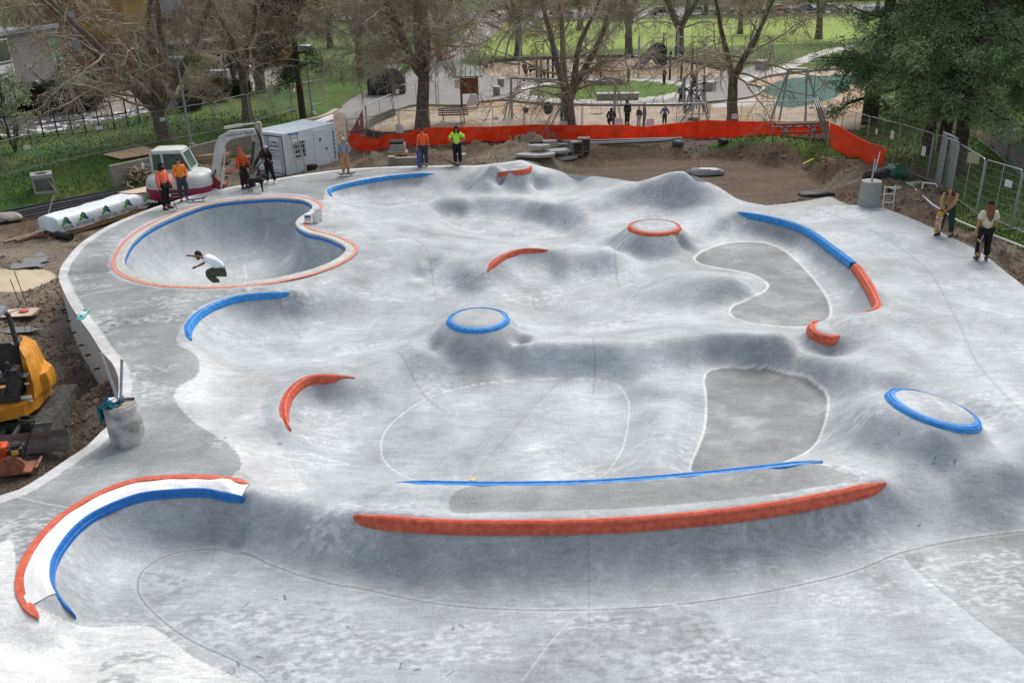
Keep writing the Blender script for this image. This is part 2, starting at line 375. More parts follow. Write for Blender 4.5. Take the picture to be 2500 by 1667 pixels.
# wave between mid floor and dark_up floor
cl([(1500, 665, -.5), (1560, 645, -.28), (1620, 634, -.12), (1680, 642, -.16), (1718, 657, -.45)], 0, .35)
cl([(1540, 708, -.74), (1600, 708, -.7), (1650, 703, -.66)], 0, .35)
cl([(1540, 745, -.5), (1600, 735, -.6), (1640, 720, -.7)], 0, .4)
cl([(1150, 680, -.62), (1170, 720, -.6), (1190, 760, -.45)], 0, .4)
# slopes left of midleft floor
cl([(860, 562, -.02), (900, 556, -.04), (980, 552, -.06), (1060, 558, -.1)], 0, .5)
cl([(520, 770, -.6), (540, 810, -.5)], 0, .5)
# right of the kidney, towards the upper floors
cl([(830, 590, -.03), (850, 540, -.12), (800, 500, -.1), (780, 470, -.1), (760, 520, -.02)], 0, .6)
for a in [(870, 470, -.55), (930, 452, -.58), (850, 450, -.52), (1000, 446, -.58), (1080, 438, -.55), (1150, 438, -.5), (860, 500, -.48), (900, 530, -.32), (1230, 437, -.45), (1300, 432, -.42), (1330, 425, -.35), (1400, 425, -.15), (1000, 520, -.45), (990, 545, -.3)]: cp(*a)
cl([(955, 490, -.4), (960, 505, -.45)], 0, .5)
cl([(1300, 476, -.25), (1340, 485, -.28)], 0, .5)
cl([(1010, 500, -.62), (1040, 540, -.6), (1120, 560, -.35), (1200, 562, -.2), (1320, 570, -.25)], 0, .5)
# ridge from the far right hump down to the left
cl([(1340, 465, -.1), (1400, 446, .1), (1460, 430, .35), (1530, 415, .7), (1575, 409, .84)], 0, .5)
cl([(1340, 500, -.4), (1400, 480, -.3), (1480, 465, -.1), (1550, 455, .1), (1600, 455, .1)], 0, .5)
cl([(1380, 520, -.45), (1430, 500, -.4), (1500, 485, -.3), (1600, 480, -.2), (1660, 475, -.08)], 0, .5)
cl([(1580, 530, -.4), (1640, 520, -.35), (1670, 500, -.15)], 0, .5)
cl([(1560, 578, -.62), (1610, 548, -.55), (1650, 525, -.42)], 0, .5)
# right deck
for a in [(1800, 490), (1900, 500), (1980, 510), (2060, 530), (2000, 570), (2100, 600), (2180, 640), (2050, 640), (2100, 700), (2200, 720), (2300, 720), (2080, 760), (2180, 800), (2280, 800), (2350, 850), (2450, 900), (2600, 1000), (2250, 650), (2140, 560)]: cp(a[0], a[1], 0)
for a in [(2380, 1000, -.05), (2330, 1090, -.28), (2150, 1060, -.22), (2080, 1120, -.35), (2200, 1150, -.55), (2350, 1150, -.65), (2100, 1200, -.72), (2500, 1100, -.5)]: cp(*a)
# front floor and the bank on the left of it
for a in [(700, 1450), (900, 1450), (1100, 1480), (1300, 1480), (1500, 1480), (1700, 1450), (1900, 1420), (2100, 1380), (2300, 1320), (800, 1550), (1100, 1600), (1400, 1600), (1700, 1600), (2000, 1560), (2300, 1480), (500, 1380), (420, 1340), (600, 1400), (1500, 1800), (1000, 1800), (2200, 1800), (2600, 1400), (2500, 1700)]: cp(a[0], a[1], FL)
for a in [(200, 1440, -.7), (300, 1460, -.78), (100, 1440, -.35), (30, 1400, -.12), (-60, 1380, -.05), (200, 1540, -.72), (60, 1540, -.5), (-80, 1540, -.25), (400, 1560, -.82), (200, 1700, -.75), (-100, 1750, -.4), (160, 1405, -.52), (230, 1395, -.75)]: cp(*a)
C = np.array(C, dtype=float)
# drop near-duplicates
keep = []
for i in range(len(C)):
    if keep:
        kk = keep; dd_ = np.hypot(C[kk, 0]-C[i, 0], C[kk, 1]-C[i, 1])
        if dd_.min() < .085: continue
        if i >= NSTRUCT and i < NHAND and dd_[:nk].min() < .33: continue
    keep.append(i)
    if i < NSTRUCT: nk = len(keep)
C = C[keep]
CM = .24
def solve_rbf(C, c=CM, lam=.012):
    n = len(C); D = np.hypot(C[:, None, 0]-C[None, :, 0], C[:, None, 1]-C[None, :, 1])
    A = -np.sqrt(D*D+c*c) + lam*np.eye(n); K = np.zeros((n+3, n+3)); K[:n, :n] = A
    K[:n, n:] = np.c_[np.ones(n), C[:, :2]]; K[n:, :n] = K[:n, n:].T
    s = np.linalg.solve(K, np.r_[C[:, 2], 0, 0, 0]); return s
def eval_rbf(C, s, X, Y, c=CM, ch=20000):
    n = len(C); X = np.asarray(X); sh = X.shape; x = X.ravel().astype(np.float32); y = np.asarray(Y).ravel().astype(np.float32)
    cx = C[:, 0].astype(np.float32); cy = C[:, 1].astype(np.float32); wt = (-s[:n]).astype(np.float32); o = np.empty(len(x), np.float32)
    for i in range(0, len(x), ch):
        a = x[i:i+ch, None]-cx; b = y[i:i+ch, None]-cy; o[i:i+ch] = np.sqrt(a*a+b*b+np.float32(c*c)) @ wt
    return (o + s[n] + s[n+1]*x + s[n+2]*y).reshape(sh)
SOL = solve_rbf(C)
# coarse lookup table for placing things
HGX = np.arange(-24, 34, .2); HGY = np.arange(4, 46, .2)
_gx, _gy = np.meshgrid(HGX, HGY); HG = eval_rbf(C, SOL, _gx, _gy)
def H(x, y):
    i = (x-HGX[0])/.2; j = (y-HGY[0])/.2; i = min(max(i, 0), len(HGX)-2.001); j = min(max(j, 0), len(HGY)-2.001)
    a, b = int(i), int(j); u, v = i-a, j-b
    return float(HG[b, a]*(1-u)*(1-v)+HG[b, a+1]*u*(1-v)+HG[b+1, a]*(1-u)*v+HG[b+1, a+1]*u*v)
def on(px, py):
    """where the ray through a pixel meets the park surface"""
    d = ray(px, py); t = (1.2-CAMZ)/d.z; p = CAM+d*t
    while t < 80 and p.z > H(p.x, p.y): t += .03; p = CAM+d*t
    return Vector((p.x, p.y, H(p.x, p.y)))
# --- fan grid
YS = [1.5]
while YS[-1] < 42.5: YS.append(YS[-1]+(.12 if YS[-1] < 7.2 else 0)+min(.062, max(.02, YS[-1]**2*1.6e-4)))
YS = np.array(YS); NU = 960; U = np.r_[np.linspace(-1.3, -.67, 40), np.linspace(-.66, .72, NU-100), np.linspace(.73, 1.9, 60)]
GX = U[None, :]*(YS[:, None]+4); GY = np.repeat(YS[:, None], NU, 1)
ins = inside(outline_poly, GX, GY)
kid_out = kid[:, :2]
ink = inside(kid, GX, GY)
def snap(P, X, Y, mask, closed=True):
    """move masked vertices to the nearest point of the polyline"""
    pts = np.vstack([P[:, :2], P[:1, :2]]) if closed else P[:, :2]
    xs, ys = X[mask], Y[mask]; best = np.full(xs.shape, 1e9); bx, by = xs.copy(), ys.copy()
    for i in range(len(pts)-1):
        a, b = pts[i], pts[i+1]; dx, dy = b-a; L2 = dx*dx+dy*dy+1e-12
        t = np.clip(((xs-a[0])*dx+(ys-a[1])*dy)/L2, 0, 1); qx, qy = a[0]+t*dx, a[1]+t*dy
        d = (xs-qx)**2+(ys-qy)**2; m = d < best; best[m] = d[m]; bx[m] = qx[m]; by[m] = qy[m]
    X[mask] = bx; Y[mask] = by
good = ins & ~ink
quad_any = good[:-1, :-1] | good[1:, :-1] | good[:-1, 1:] | good[1:, 1:]
need = np.zeros_like(good)
for a, b in ((slice(None, -1), slice(None, -1)), (slice(1, None), slice(None, -1)), (slice(None, -1), slice(1, None)), (slice(1, None), slice(1, None))):
    need[a, b] |= quad_any
snap(outline_poly, GX, GY, need & ~ins)
snap(kid, GX, GY, need & ink)
idx = np.full(good.shape, -1); idx[need] = np.arange(need.sum())
VX, VY = GX[need], GY[need]; VZ = eval_rbf(C, SOL, VX, VY)
mm = ink[need]; VZ[mm] = np.minimum(VZ[mm], 0)-.004
F4 = np.stack([idx[:-1, :-1], idx[:-1, 1:], idx[1:, 1:], idx[1:, :-1]], -1)[quad_any]
# --- painted tone of the slabs (real colour differences between pours, joints, stains)
def vnoise(x, y, s, seed=0):
    """cheap smooth value noise"""
    g = np.random.default_rng(seed).random((256, 256)); x = x*s+31.7; y = y*s+17.3
    xi = np.floor(x).astype(int); yi = np.floor(y).astype(int); u = x-xi; v = y-yi; u = u*u*(3-2*u); v = v*v*(3-2*v)
    a, b, c2, d = g[xi % 256, yi % 256], g[(xi+1) % 256, yi % 256], g[xi % 256, (yi+1) % 256], g[(xi+1) % 256, (yi+1) % 256]
    return a*(1-u)*(1-v)+b*u*(1-v)+c2*(1-u)*v+d*u*v
def fbm(x, y, s, o=4, seed=0): return sum(vnoise(x, y, s*2**k, seed+k)*.5**k for k in range(o))/sum(.5**k for k in range(o))
LIGHT = np.array([.395, .422, .438]); DARK = np.array([.215, .228, .23]); WHITE = np.array([.66, .665, .66])
def paint(X, Y):
    col = np.tile(LIGHT, (len(X), 1)); bl = fbm(X, Y, .35, 4, 3); b2 = fbm(X+5, Y, 1.1, 4, 9)
    col *= (1 + (bl-.5)*.5 + (b2-.5)*.55)[:, None]
    def region(poly, c, k=1.0, soft=.02):
        m = inside(poly, X, Y); t = (1+(bl-.5)*.6+(b2-.5)*.7)
        col[m] = col[m]*(1-k)+(c*t[m][:, None])*k
    def w(pp, z=0, closed=True): return wpoly(pp, z, .2, closed)
    deck = w([(135, 640), (150, 598), (215, 538), (340, 481), (480, 439), (650, 408), (780, 390), (960, 381), (1040, 380), (1060, 388), (980, 394), (840, 408), (764, 428), (745, 445), (735, 462), (700, 448), (630, 444), (520, 455), (420, 482), (320, 520), (262, 575), (250, 620), (290, 648), (400, 664), (500, 666), (600, 662), (640, 668), (540, 678), (480, 697), (440, 722), (418, 755), (405, 772), (412, 788), (448, 813), (459, 838), (452, 860), (412, 885), (401, 903), (405, 924), (441, 964), (502, 1004), (538, 1029), (552, 1054), (552, 1076), (531, 1099), (430, 1097), (340, 1102), (216, 1141), (90, 1237), (50, 1288), (0, 1308), (-80, 1330), (-200, 1250), (0, 1137), (158, 1051), (249, 975), (273, 883), (231, 804), (175, 721)])
    region(deck, DARK*1.22)
    pass
    region(w([(1075, 1122), (1350, 1114), (1600, 1098), (1875, 1065), (1975, 1104), (1750, 1138), (1500, 1160), (1300, 1172), (1130, 1176), (1035, 1178)]), DARK*1.1)
    region(w([(2075, 1268), (2200, 1240), (2352, 1220), (2600, 1190), (2700, 1700), (2352, 1500), (2200, 1385)], FL), DARK*1.25, .8)
    region(w([(150, 700), (250, 830), (283, 870), (290, 920), (340, 900), (345, 1010), (250, 1030), (230, 960)]), DARK*1.4, .0)
    region(w([(405, 770), (412, 788), (448, 813), (459, 838), (452, 860), (412, 885), (401, 903), (405, 924), (441, 964), (502, 1004), (538, 1029), (552, 1054), (552, 1076), (531, 1099), (600, 1120), (700, 1110), (660, 1030), (600, 930), (620, 870), (700, 850), (560, 838), (490, 815), (450, 790)]), WHITE*.84, .5)
    # pale rim along the outer edge
    d = dist_poly(outline, X, Y, False, 1.0); m = (d < .28) & (X < 2) ; col[m] = WHITE*.82*(1+(b2[m]-.5)*.5)[:, None]
    # bright untreated concrete bottom left
    wb = inside(w([(165, 1420), (300, 1400), (360, 1413), (432, 1467), (540, 1517), (612, 1564), (600, 1700), (-200, 1700), (-200, 1400), (0, 1310), (45, 1300), (60, 1400), (95, 1430)], -.5), X, Y)
    col[wb] = WHITE*(1.0+(b2[wb]-.5)*.3)[:, None]
    st = inside(w([(250, 1500), (330, 1480), (420, 1510), (430, 1600), (300, 1620), (220, 1570)], -.7), X, Y) & (fbm(X, Y*2.5, 1.8, 4, 21) > .5)
    _t = np.clip((fbm(X, Y*2.5, 1.8, 4, 21)-.5)*9, 0, .75)*st*np.clip((fbm(X, Y*2, 8, 3, 22)-.3)*4, 0, 1); col[:] = col*(1-_t[:, None])+DARK*1.25*_t[:, None]
    # stains (blotches) on the front floor
    ffl = inside(np.vstack([front_foot[:, :2], [[14, 4], [-6, 4]]]), X, Y)
    t = np.clip((fbm(X, Y*1.6, .55, 5, 41)-.54)/.1, 0, 1)*ffl*np.clip((fbm(X, Y*1.5, 7, 4, 5)-.42)*5, 0, 1)
    col[:] = col*(1-.24*t[:, None])
    # white efflorescence smears
    t = np.clip((fbm(X*.7, Y*1.9, .6, 5, 77)-.56)/.1, 0, 1)*np.clip((fbm(X, Y*2, 9, 4, 6)-.42)*4, 0, 1)
    col[:] = col*(1-.5*t[:, None])+np.array([.68, .70, .72])*(.5*t[:, None])
    region(floors['dark_low'][1], DARK*.92, .92); region(floors['dark_up'][1], DARK*.95, .92)
    region(w([(1082, 1120), (1200, 1118), (1350, 1114), (1600, 1098), (1750, 1082), (1870, 1066), (1905, 1078), (1968, 1104), (1860, 1124), (1750, 1140), (1500, 1163), (1300, 1173), (1130, 1176), (1045, 1176), (1060, 1150)]), DARK*1.15, .85)
    _t = np.clip((fbm(X, Y*1.7, 1.2, 5, 61)-.52)/.12, 0, 1)*(inside(floors['dark_low'][1], X, Y) | inside(floors['dark_up'][1], X, Y)); col[:] = col*(1+.35*_t[:, None]); _t = np.clip((fbm(X+9, Y*1.3, 1.0, 4, 62)-.54)/.1, 0, 1)*(inside(floors['dark_low'][1], X, Y) | inside(floors['dark_up'][1], X, Y)); col[:] = col*(1-.2*_t[:, None])
    # trowel joints
    wd = np.maximum(.012, Y*.0009)
    def joint(P, c, closed=False, k=.6, wide=1.0):
        d = dist_poly(P, X, Y, closed, .3); t = np.clip(1.6-d/(wd*wide), 0, 1)*k; col[:] = col*(1-t[:, None])+np.array(c)*t[:, None]
    for k, (z, P) in floors.items(): joint(P, (.72, .73, .73) if k in ('dark_low', 'dark_up', 'centre') else (.62, .63, .62), True, .75 if 'dark' in k or k == 'centre' else .3, 1.5 if 'dark' in k else 1.0)
    joint(front_foot, (.62, .63, .63), k=.35, wide=4); joint(front_foot, (.15, .16, .17), k=.8)
    for pp, z, c in [([(1280, 880), (1180, 990), (1086, 1096)], -.92, .25), ([(960, 980), (1180, 992), (1420, 1008)], -.92, .3), ([(2070, 1268), (2200, 1385), (2352, 1500), (2500, 1620)], FL, .2),
                     ([(1360, 790), (1366, 830), (1362, 870)], -.5, .25), ([(1350, 1210), (1352, 1300), (1354, 1398)], -.5, .25), ([(1560, 1385), (1625, 1470), (1700, 1568)], FL, .25),
                     ([(1345, 1115), (1345, 1180)], 0, .25), ([(1725, 1080), (1765, 1130)], 0, .25), ([(930, 545), (980, 580), (1000, 650)], -.2, .25), ([(630, 685), (660, 720), (690, 752)], -.4, .25),
                     ([(1410, 590), (1415, 620), (1425, 648)], -.6, .25), ([(898, 816), (923, 831), (952, 860), (988, 892), (1024, 915)], -.5, .2), ([(1880, 480), (2000, 530), (2120, 610), (2190, 720), (2240, 830)], 0, .22),
                     ([(2240, 830), (2300, 900), (2420, 1000)], -.02, .22), ([(150, 690), (220, 672), (300, 660)], 0, .55), ([(40, 1140), (150, 1165), (215, 1160)], 0, .7), ([(345, 920), (400, 915)], 0, .5),
                     ([(1600, 1390), (1350, 1400), (1200, 1560)], FL, .5), ([(570, 1060), (660, 1048)], -.25, .3), ([(480, 1200), (490, 1230), (482, 1262)], -.6, .25), ([(1770, 655), (1880, 655)], -.95, .45), ([(1815, 480), (1790, 496)], 0, .3)]:
        joint(wpoly(pp, z, .3), (c, c*1.02, c*1.04), k=.6)
    # dark rubber scuffs
    rs = np.random.default_rng(12)
    for i in range(46):
        if i < 20: px, py, z = rs.uniform(500, 1100), rs.uniform(1330, 1560), FL
        elif i < 30: px, py, z = rs.uniform(2000, 2250), rs.uniform(1020, 1160), -.3
        elif i < 40: px, py, z = rs.uniform(960, 1300), rs.uniform(452, 520), -.5
        else: px, py, z = rs.uniform(400, 2200), rs.uniform(700, 1100), -.5
        p = at(px, py, z); a = rs.uniform(0, 3.1); L = rs.uniform(.03, .12)
        seg = np.array([[p.x, p.y], [p.x+math.cos(a)*L, p.y+math.sin(a)*L*1.2]])
        d = dist_poly(seg, X, Y, False, .2); t = np.clip(1.5-d/rs.uniform(.006, .018), 0, 1)*rs.uniform(.5, .9); col[:] = col*(1-t[:, None])+np.array([.05, .055, .07])*t[:, None]
    p = at(1086, 1096, -.92); d = np.hypot(X-p.x, Y-p.y)
    return np.clip(col, .04, .8)
VC = paint(VX, VY)
# ------------------------------------------------------------------ concrete material (object-space procedural detail on the painted tone)
def concrete_mat(name, vcol=True, base=(.45, .46, .465), streak=1.0):
    m = bpy.data.materials.new(name); m.use_nodes = True; nt = m.node_tree; N = nt.nodes; L = nt.links; b = N['Principled BSDF']
    tc = N.new('ShaderNodeTexCoord')
    def noise(sc, det=8, rough=.6, dist=0., vec=None, sx=None):
        n = N.new('ShaderNodeTexNoise'); n.inputs['Scale'].default_value = sc; n.inputs['Detail'].default_value = det; n.inputs['Roughness'].default_value = rough; n.inputs['Distortion'].default_value = dist
        if sx:
            mp = N.new('ShaderNodeMapping'); mp.inputs['Scale'].default_value = sx[0]; mp.inputs['Rotation'].default_value = sx[1]; L.new(tc.outputs['Object'], mp.inputs[0]); L.new(mp.outputs[0], n.inputs['Vector'])
        else: L.new(tc.outputs['Object'], n.inputs['Vector'])
        return n.outputs['Fac']
    def ramp(src, a, b2, lo, hi):
        r = N.new('ShaderNodeMapRange'); r.inputs['From Min'].default_value = a; r.inputs['From Max'].default_value = b2; r.inputs['To Min'].default_value = lo; r.inputs['To Max'].default_value = hi
        L.new(src, r.inputs['Value']); return r.outputs[0]
    def mul(a, b2):
        n = N.new('ShaderNodeMath'); n.operation = 'MULTIPLY'; L.new(a, n.inputs[0]); L.new(b2, n.inputs[1]); return n.outputs[0]
    k = streak
    v = mul(ramp(noise(.9, 9, .68, .6), .3, .7, 1-.17*k, 1+.15*k), ramp(noise(5, 8, .7, 1.5, sx=((.35, 1.6, 1), (0, 0, .25))), .3, .7, 1-.17*k, 1+.15*k))
    v = mul(v, ramp(noise(14, 6, .7, 2.5, sx=((1.5, .25, 1), (0, 0, -.6))), .3, .7, 1-.11*k, 1+.10*k))
    v = mul(v, ramp(noise(55, 6, .75, 0), .3, .7, .84, 1.15))
    # thin trowel scratches
    sc = ramp(noise(3.2, 3, .5, 3.5, sx=((1, 4.5, 1), (0, 0, .5))), .485, .50, 0, 1); sc2 = ramp(noise(3.2, 3, .5, 3.5, sx=((1, 4.5, 1), (0, 0, .5))), .50, .515, 1, 0)
    s3 = ramp(mul(sc, sc2), 0, 1, 1, 1+.2*k); v = mul(v, s3)
    for sc_, rz, am in ((1.1, .9, .16), (2.0, -.3, -.16), (4.5, .2, .14)):
        nn_ = noise(sc_, 4, .55, 2.2, sx=((1, 2.6, 1), (0, 0, rz))); v = mul(v, ramp(mul(ramp(nn_, .485, .5, 0, 1), ramp(nn_, .5, .512, 1, 0)), 0, 1, 1, 1+am*k))
    mx = N.new('ShaderNodeMix'); mx.data_type = 'RGBA'; mx.blend_type = 'MULTIPLY'; mx.inputs[0].default_value = 1
    if vcol:
        at_ = N.new('ShaderNodeVertexColor'); at_.layer_name = 'col'; L.new(at_.outputs[0], mx.inputs[6])
    else: mx.inputs[6].default_value = (*base, 1)
    cb = N.new('ShaderNodeCombineColor'); L.new(v, cb.inputs[0]); L.new(v, cb.inputs[1]); L.new(v, cb.inputs[2]); L.new(cb.outputs[0], mx.inputs[7])
    L.new(mx.outputs[2], b.inputs['Base Color']); b.inputs['Roughness'].default_value = .62; b.inputs['Specular IOR Level'].default_value = .35
    bp = N.new('ShaderNodeBump'); bp.inputs['Strength'].default_value = .12; bp.inputs['Distance'].default_value = .02; L.new(noise(24, 6, .7), bp.inputs['Height']); L.new(bp.outputs[0], b.inputs['Normal'])
    return m
M_conc = concrete_mat('skatepark_concrete', streak=1.15)
VV = np.c_[VX, VY, VZ]
park = np_mesh('skatepark_surface', VV, F4, M_conc, col=VC); tag(park, kind='structure')
# --- kidney pool bowl
def offset_ring(P, d):
    """inward offset of a closed CCW-or-CW ring by d (simple normal offset, smoothed)"""
    n = len(P); T = np.roll(P[:, :2], -3, 0)-np.roll(P[:, :2], 3, 0); T /= np.linalg.norm(T, axis=1)[:, None]+1e-9
    area = .5*np.sum(P[:, 0]*np.roll(P[:, 1], -1)-np.roll(P[:, 0], -1)*P[:, 1]); s = 1 if area > 0 else -1
    return P[:, :2] + np.c_[-T[:, 1], T[:, 0]]*s*d
kid = smooth_poly(kid[::3], .1, True)
rings = []; Rr = 1.9; DEP = 2.0; prev = kid[:, :2].copy(); rings.append(np.c_[prev, np.full(len(kid), -.02)])
dd = 0
cur = prev
for i in range(1, 25):
    a = i/24*math.pi/2; d_new = .06 + Rr*(1-math.cos(a)); z = -.16 - (DEP-.16)*math.sin(a)
    step = d_new-dd; dd = d_new
    k = max(1, int(step/.04)+1)
    for _ in range(k):
        cur = offset_ring(cur, step/k)
        cur = .5*cur+.25*(np.roll(cur, 1, 0)+np.roll(cur, -1, 0))
    # relax spacing so the ring never folds
    for _ in range(2+i//2): cur = .5*cur+.25*(np.roll(cur, 1, 0)+np.roll(cur, -1, 0))
    rings.append(np.c_[cur, np.full(len(kid), z)])
    if i == 1: pass
cc = rings[-1][:, :2].mean(0)
_rb = rings[-1][:, :2].copy()
for s in np.linspace(.95, .01, 22): rings.append(np.c_[cc+(_rb-cc)*s, np.full(len(kid), -DEP-.02*(1-s))])
lipr = np.c_[kid[:, :2], np.full(len(kid), .004)]
# vertical tile strip below the lip then the curved wall
RV = np.vstack(rings); n = len(kid); m_ = len(rings)
FQ = np.array([[i*n+j, i*n+(j+1) % n, (i+1)*n+(j+1) % n, (i+1)*n+j] for i in range(m_-1) for j in range(n)])
KC = np.tile(LIGHT*1.08, (len(RV), 1))*(1+(fbm(RV[:, 0]+RV[:, 2], RV[:, 1], .8, 4, 8)-.5)*.6)[:, None]
fl = wpoly([(540, 560), (560, 545), (600, 538), (640, 545), (648, 556), (620, 570), (560, 575)], -2.0, .2, True)
KC[inside(fl, RV[:, 0], RV[:, 1]) & (RV[:, 2] < -1.5)] *= .75
for pp in ([(472, 572), (506, 562), (615, 564), (600, 583), (506, 604)], [(560, 604), (566, 640)]):
    d_ = dist_poly(wpoly(pp, -2.0, .3), RV[:, 0], RV[:, 1], False, .3); t_ = np.clip(1.7-d_/.035, 0, 1)*.5*(RV[:, 2] < -.9); KC = KC*(1-t_[:, None])+.68*t_[:, None]
bowl = np_mesh('pool_bowl', RV, FQ, M_conc, col=KC); tag(bowl, kind='structure')
M_blue = mat('blue_coping_paint', (.008, .25, .74), .55, var=.22, scale=9, bump=.3, bscale=45, c2=(.06, .32, .74), detail=9)
M_blue2 = mat('deep_blue_tile_paint', (.006, .17, .62), .5, var=.2, scale=9, bump=.3, bscale=45, c2=(.03, .21, .60), detail=9)
M_red = mat('red_coping_paint', srgb('#d4573c'), .58, var=.24, scale=9, bump=.3, bscale=45, c2=(.72, .16, .09), detail=9)
M_redp = mat('pale_red_line_paint', srgb('#cf8674'), .7, var=.3, scale=9, bump=.1)
def band(name, P, offs, mat_, closed=True, parent=None, side=None, smooth=False):
    """sweep a cross-section [(offset along left normal, dz)] along P (n,3)"""
    n = len(P); T = (np.roll(P, -1, 0)-np.roll(P, 1, 0)) if closed else np.gradient(P, axis=0); T = T[:, :2]/(np.linalg.norm(T[:, :2], axis=1)[:, None]+1e-9)
    Nn = np.c_[-T[:, 1], T[:, 0]]; V = []; k = len(offs)
    for i in range(n):
        for o_, z_ in offs:
            V.append((P[i, 0]+Nn[i, 0]*o_, P[i, 1]+Nn[i, 1]*o_, P[i, 2]+z_))
    F = []
    for i in range(n if closed else n-1):
        for j in range(k-1):
            a = i*k+j; b = ((i+1) % n)*k+j; F.append((a, b, b+1, a+1))
    return np_mesh(name, V, F, mat_, parent, smooth)
_ar = .5*np.sum(kid[:, 0]*np.roll(kid[:, 1], -1)-np.roll(kid[:, 0], -1)*kid[:, 1]); S = -1 if _ar > 0 else 1     # S: outward
M_tile = concrete_mat('pale_pool_coping', False, (.50, .49, .46), 1.0)
pc = empty('pool_coping', kid[0], label='pale coping ring with blue tile band and red stripe around the kidney pool', cat='pool coping')
def rel(o, e):   # keep world position under a located empty
    o.matrix_parent_inverse = e.matrix_world.inverted(); return o
bpy.context.view_layer.update()
kz = np.c_[kid[:, :2], np.zeros(len(kid))]
def sub(o): o.parent = pc; o.matrix_parent_inverse = Matrix.Translation(-Vector(pc.location)); return o
sub(band('coping_stones', kz, [(-.02*S, -.05), (-.03*S, .035), (0, .05), (.06*S, .042), (.245*S, .016), (.26*S, .0)], M_tile))
sub(band('tile_band', kz, [(-.012*S, -.03), (-.035*S, -.05), (-.035*S, -.2), (.0, -.215)], M_blue2))
_g = np.ones(len(kid), bool)
sub(band('red_stripe', kz, [(.27*S, -.01), (.275*S, .02), (.385*S, .015), (.39*S, -.01)], M_redp))
mb = MB()
M_grout = mat('white_grout', (.75, .75, .73), .7)
for i in range(0, len(kid), 9):
    T = kid[(i+1) % len(kid)]-kid[i-1]; T = T[:2]/np.linalg.norm(T[:2]); nn = np.array([-T[1], T[0]])*S
    a = (kid[i][0]+nn[0]*.02, kid[i][1]+nn[1]*.02, .052); b = (kid[i][0]+nn[0]*.26, kid[i][1]+nn[1]*.26, .02); mb = MB(); mb.beam(a, b, .022, .008); sub(mb.build('grout_joint', M_grout))
# --- copings
def taper_cop(name, P, side, matl, label, group, w=.15, hgt=.055, taper=.5, front=.14, parent=None, t0=True, t1=True, mats=None, sec=None):
    """raised coping: flat top strip, groove, bullnose bead and a front face towards the bowl"""
    P = smooth_poly(P[::2] if len(P) > 8 else P, .08); n = len(P); T = np.gradient(P, axis=0); T = T[:, :2]/(np.linalg.norm(T[:, :2], axis=1)[:, None]+1e-9); Nn = np.c_[-T[:, 1], T[:, 0]]*side
    s = np.r_[0, np.cumsum(np.linalg.norm(np.diff(P, axis=0), axis=1))]; L = s[-1]
    prof = sec or [(-w*1.05, -.06), (-w, hgt*.35), (-w*.2, hgt*.8), (-w*.08, hgt*.25), (w*.08, hgt*.25), (w*.18, hgt*1.0), (w*.45, hgt*1.15), (w*.75, hgt*.7), (w*.95, -front*.2), (w*1.25, -front), (w*1.2, -front-.1)]
    V = []; k = len(prof); P = P.copy(); P[:, 2] = np.maximum(P[:, 2], eval_rbf(C, SOL, P[:, 0], P[:, 1])); _k = min(11, len(P)//2*2-1); P[:, 2] = np.convolve(np.pad(P[:, 2], _k//2, mode='edge'), np.ones(_k)/_k, 'valid')
    for i in range(n):
        f = 1.0
        if t0: f = min(f, (s[i]/taper)**.6 if s[i] < taper else 1)
        if t1: f = min(f, ((L-s[i])/taper)**.6 if L-s[i] < taper else 1)
        f = max(f, .12)
        for o_, z_ in prof:
            zz = z_*f if z_ > 0 else z_
            V.append((P[i, 0]+Nn[i, 0]*o_*f, P[i, 1]+Nn[i, 1]*o_*f, P[i, 2]+.012+zz-(1-f)*.02))
    F = [(i*k+j, (i+1)*k+j, (i+1)*k+j+1, i*k+j+1) for i in range(n-1) for j in range(k-1)]
    o = np_mesh(name, V, F, matl, parent, False)
    nn = np.arange(k); me = o.data
    if label: tag(o, label, 'coping', group)
    return o
CG = 'painted copings along the bowl edges'
taper_cop('coping', cop['blueback'], 1, M_blue, 'long curved blue coping on the back bowl edge in front of the people', CG, .085, .04, front=.08)
taper_cop('coping', cop['redback'], -1, M_red, 'short red coping on top of the back hump', CG, .085, .04, front=.08)
taper_cop('coping', cop['blueleft'], 1, M_blue, 'curved blue coping just in front of the kidney pool', CG, .10, .045, front=.09)
taper_cop('coping', cop['redleft'], 1, M_red, 'curved red coping on the left edge of the big centre bowl', CG, .088, .042, front=.085)
taper_cop('coping', cop['redmid'], -1, M_red, 'small curved red coping between the red and blue mounds', CG, .095, .045, front=.09)
RP = cop['right']; dj = np.hypot(RP[:, 0]-at(1968, 610).x, RP[:, 1]-at(1968, 610).y); j = int(dj.argmin())
pr = empty('coping', tuple(RP[0]), label='long right hand coping, blue upper half turning red towards its lower end', cat='coping', group=CG)
a = taper_cop('blue_section', RP[:j+1], -1, M_blue, None, None, .115, .045, front=.08, t1=False); _d2 = [int(np.hypot(RP[:, 0]-at(*q).x, RP[:, 1]-at(*q).y).argmin()) for q in ((1935, 727), (1886, 736))]
b = taper_cop('red_section', RP[j:_d2[0]], -1, M_red, None, None, .115, .045, front=.08, t0=False, taper=.9)
taper_cop('coping', RP[_d2[1]:], -1, M_red, 'short hooked red coping below the right hand dark floor, left of the long coping end', CG, .11, .045, front=.08, taper=.3)
for o in (a, b): o.parent = pr; o.matrix_parent_inverse = Matrix.Translation(-Vector(pr.location))
tag(a, 'blue section'); tag(b, 'red section')
taper_cop('coping', cop['long'], -1, M_red, 'very long straight red coping across the front wall', CG, .10, .06, .6, .055)
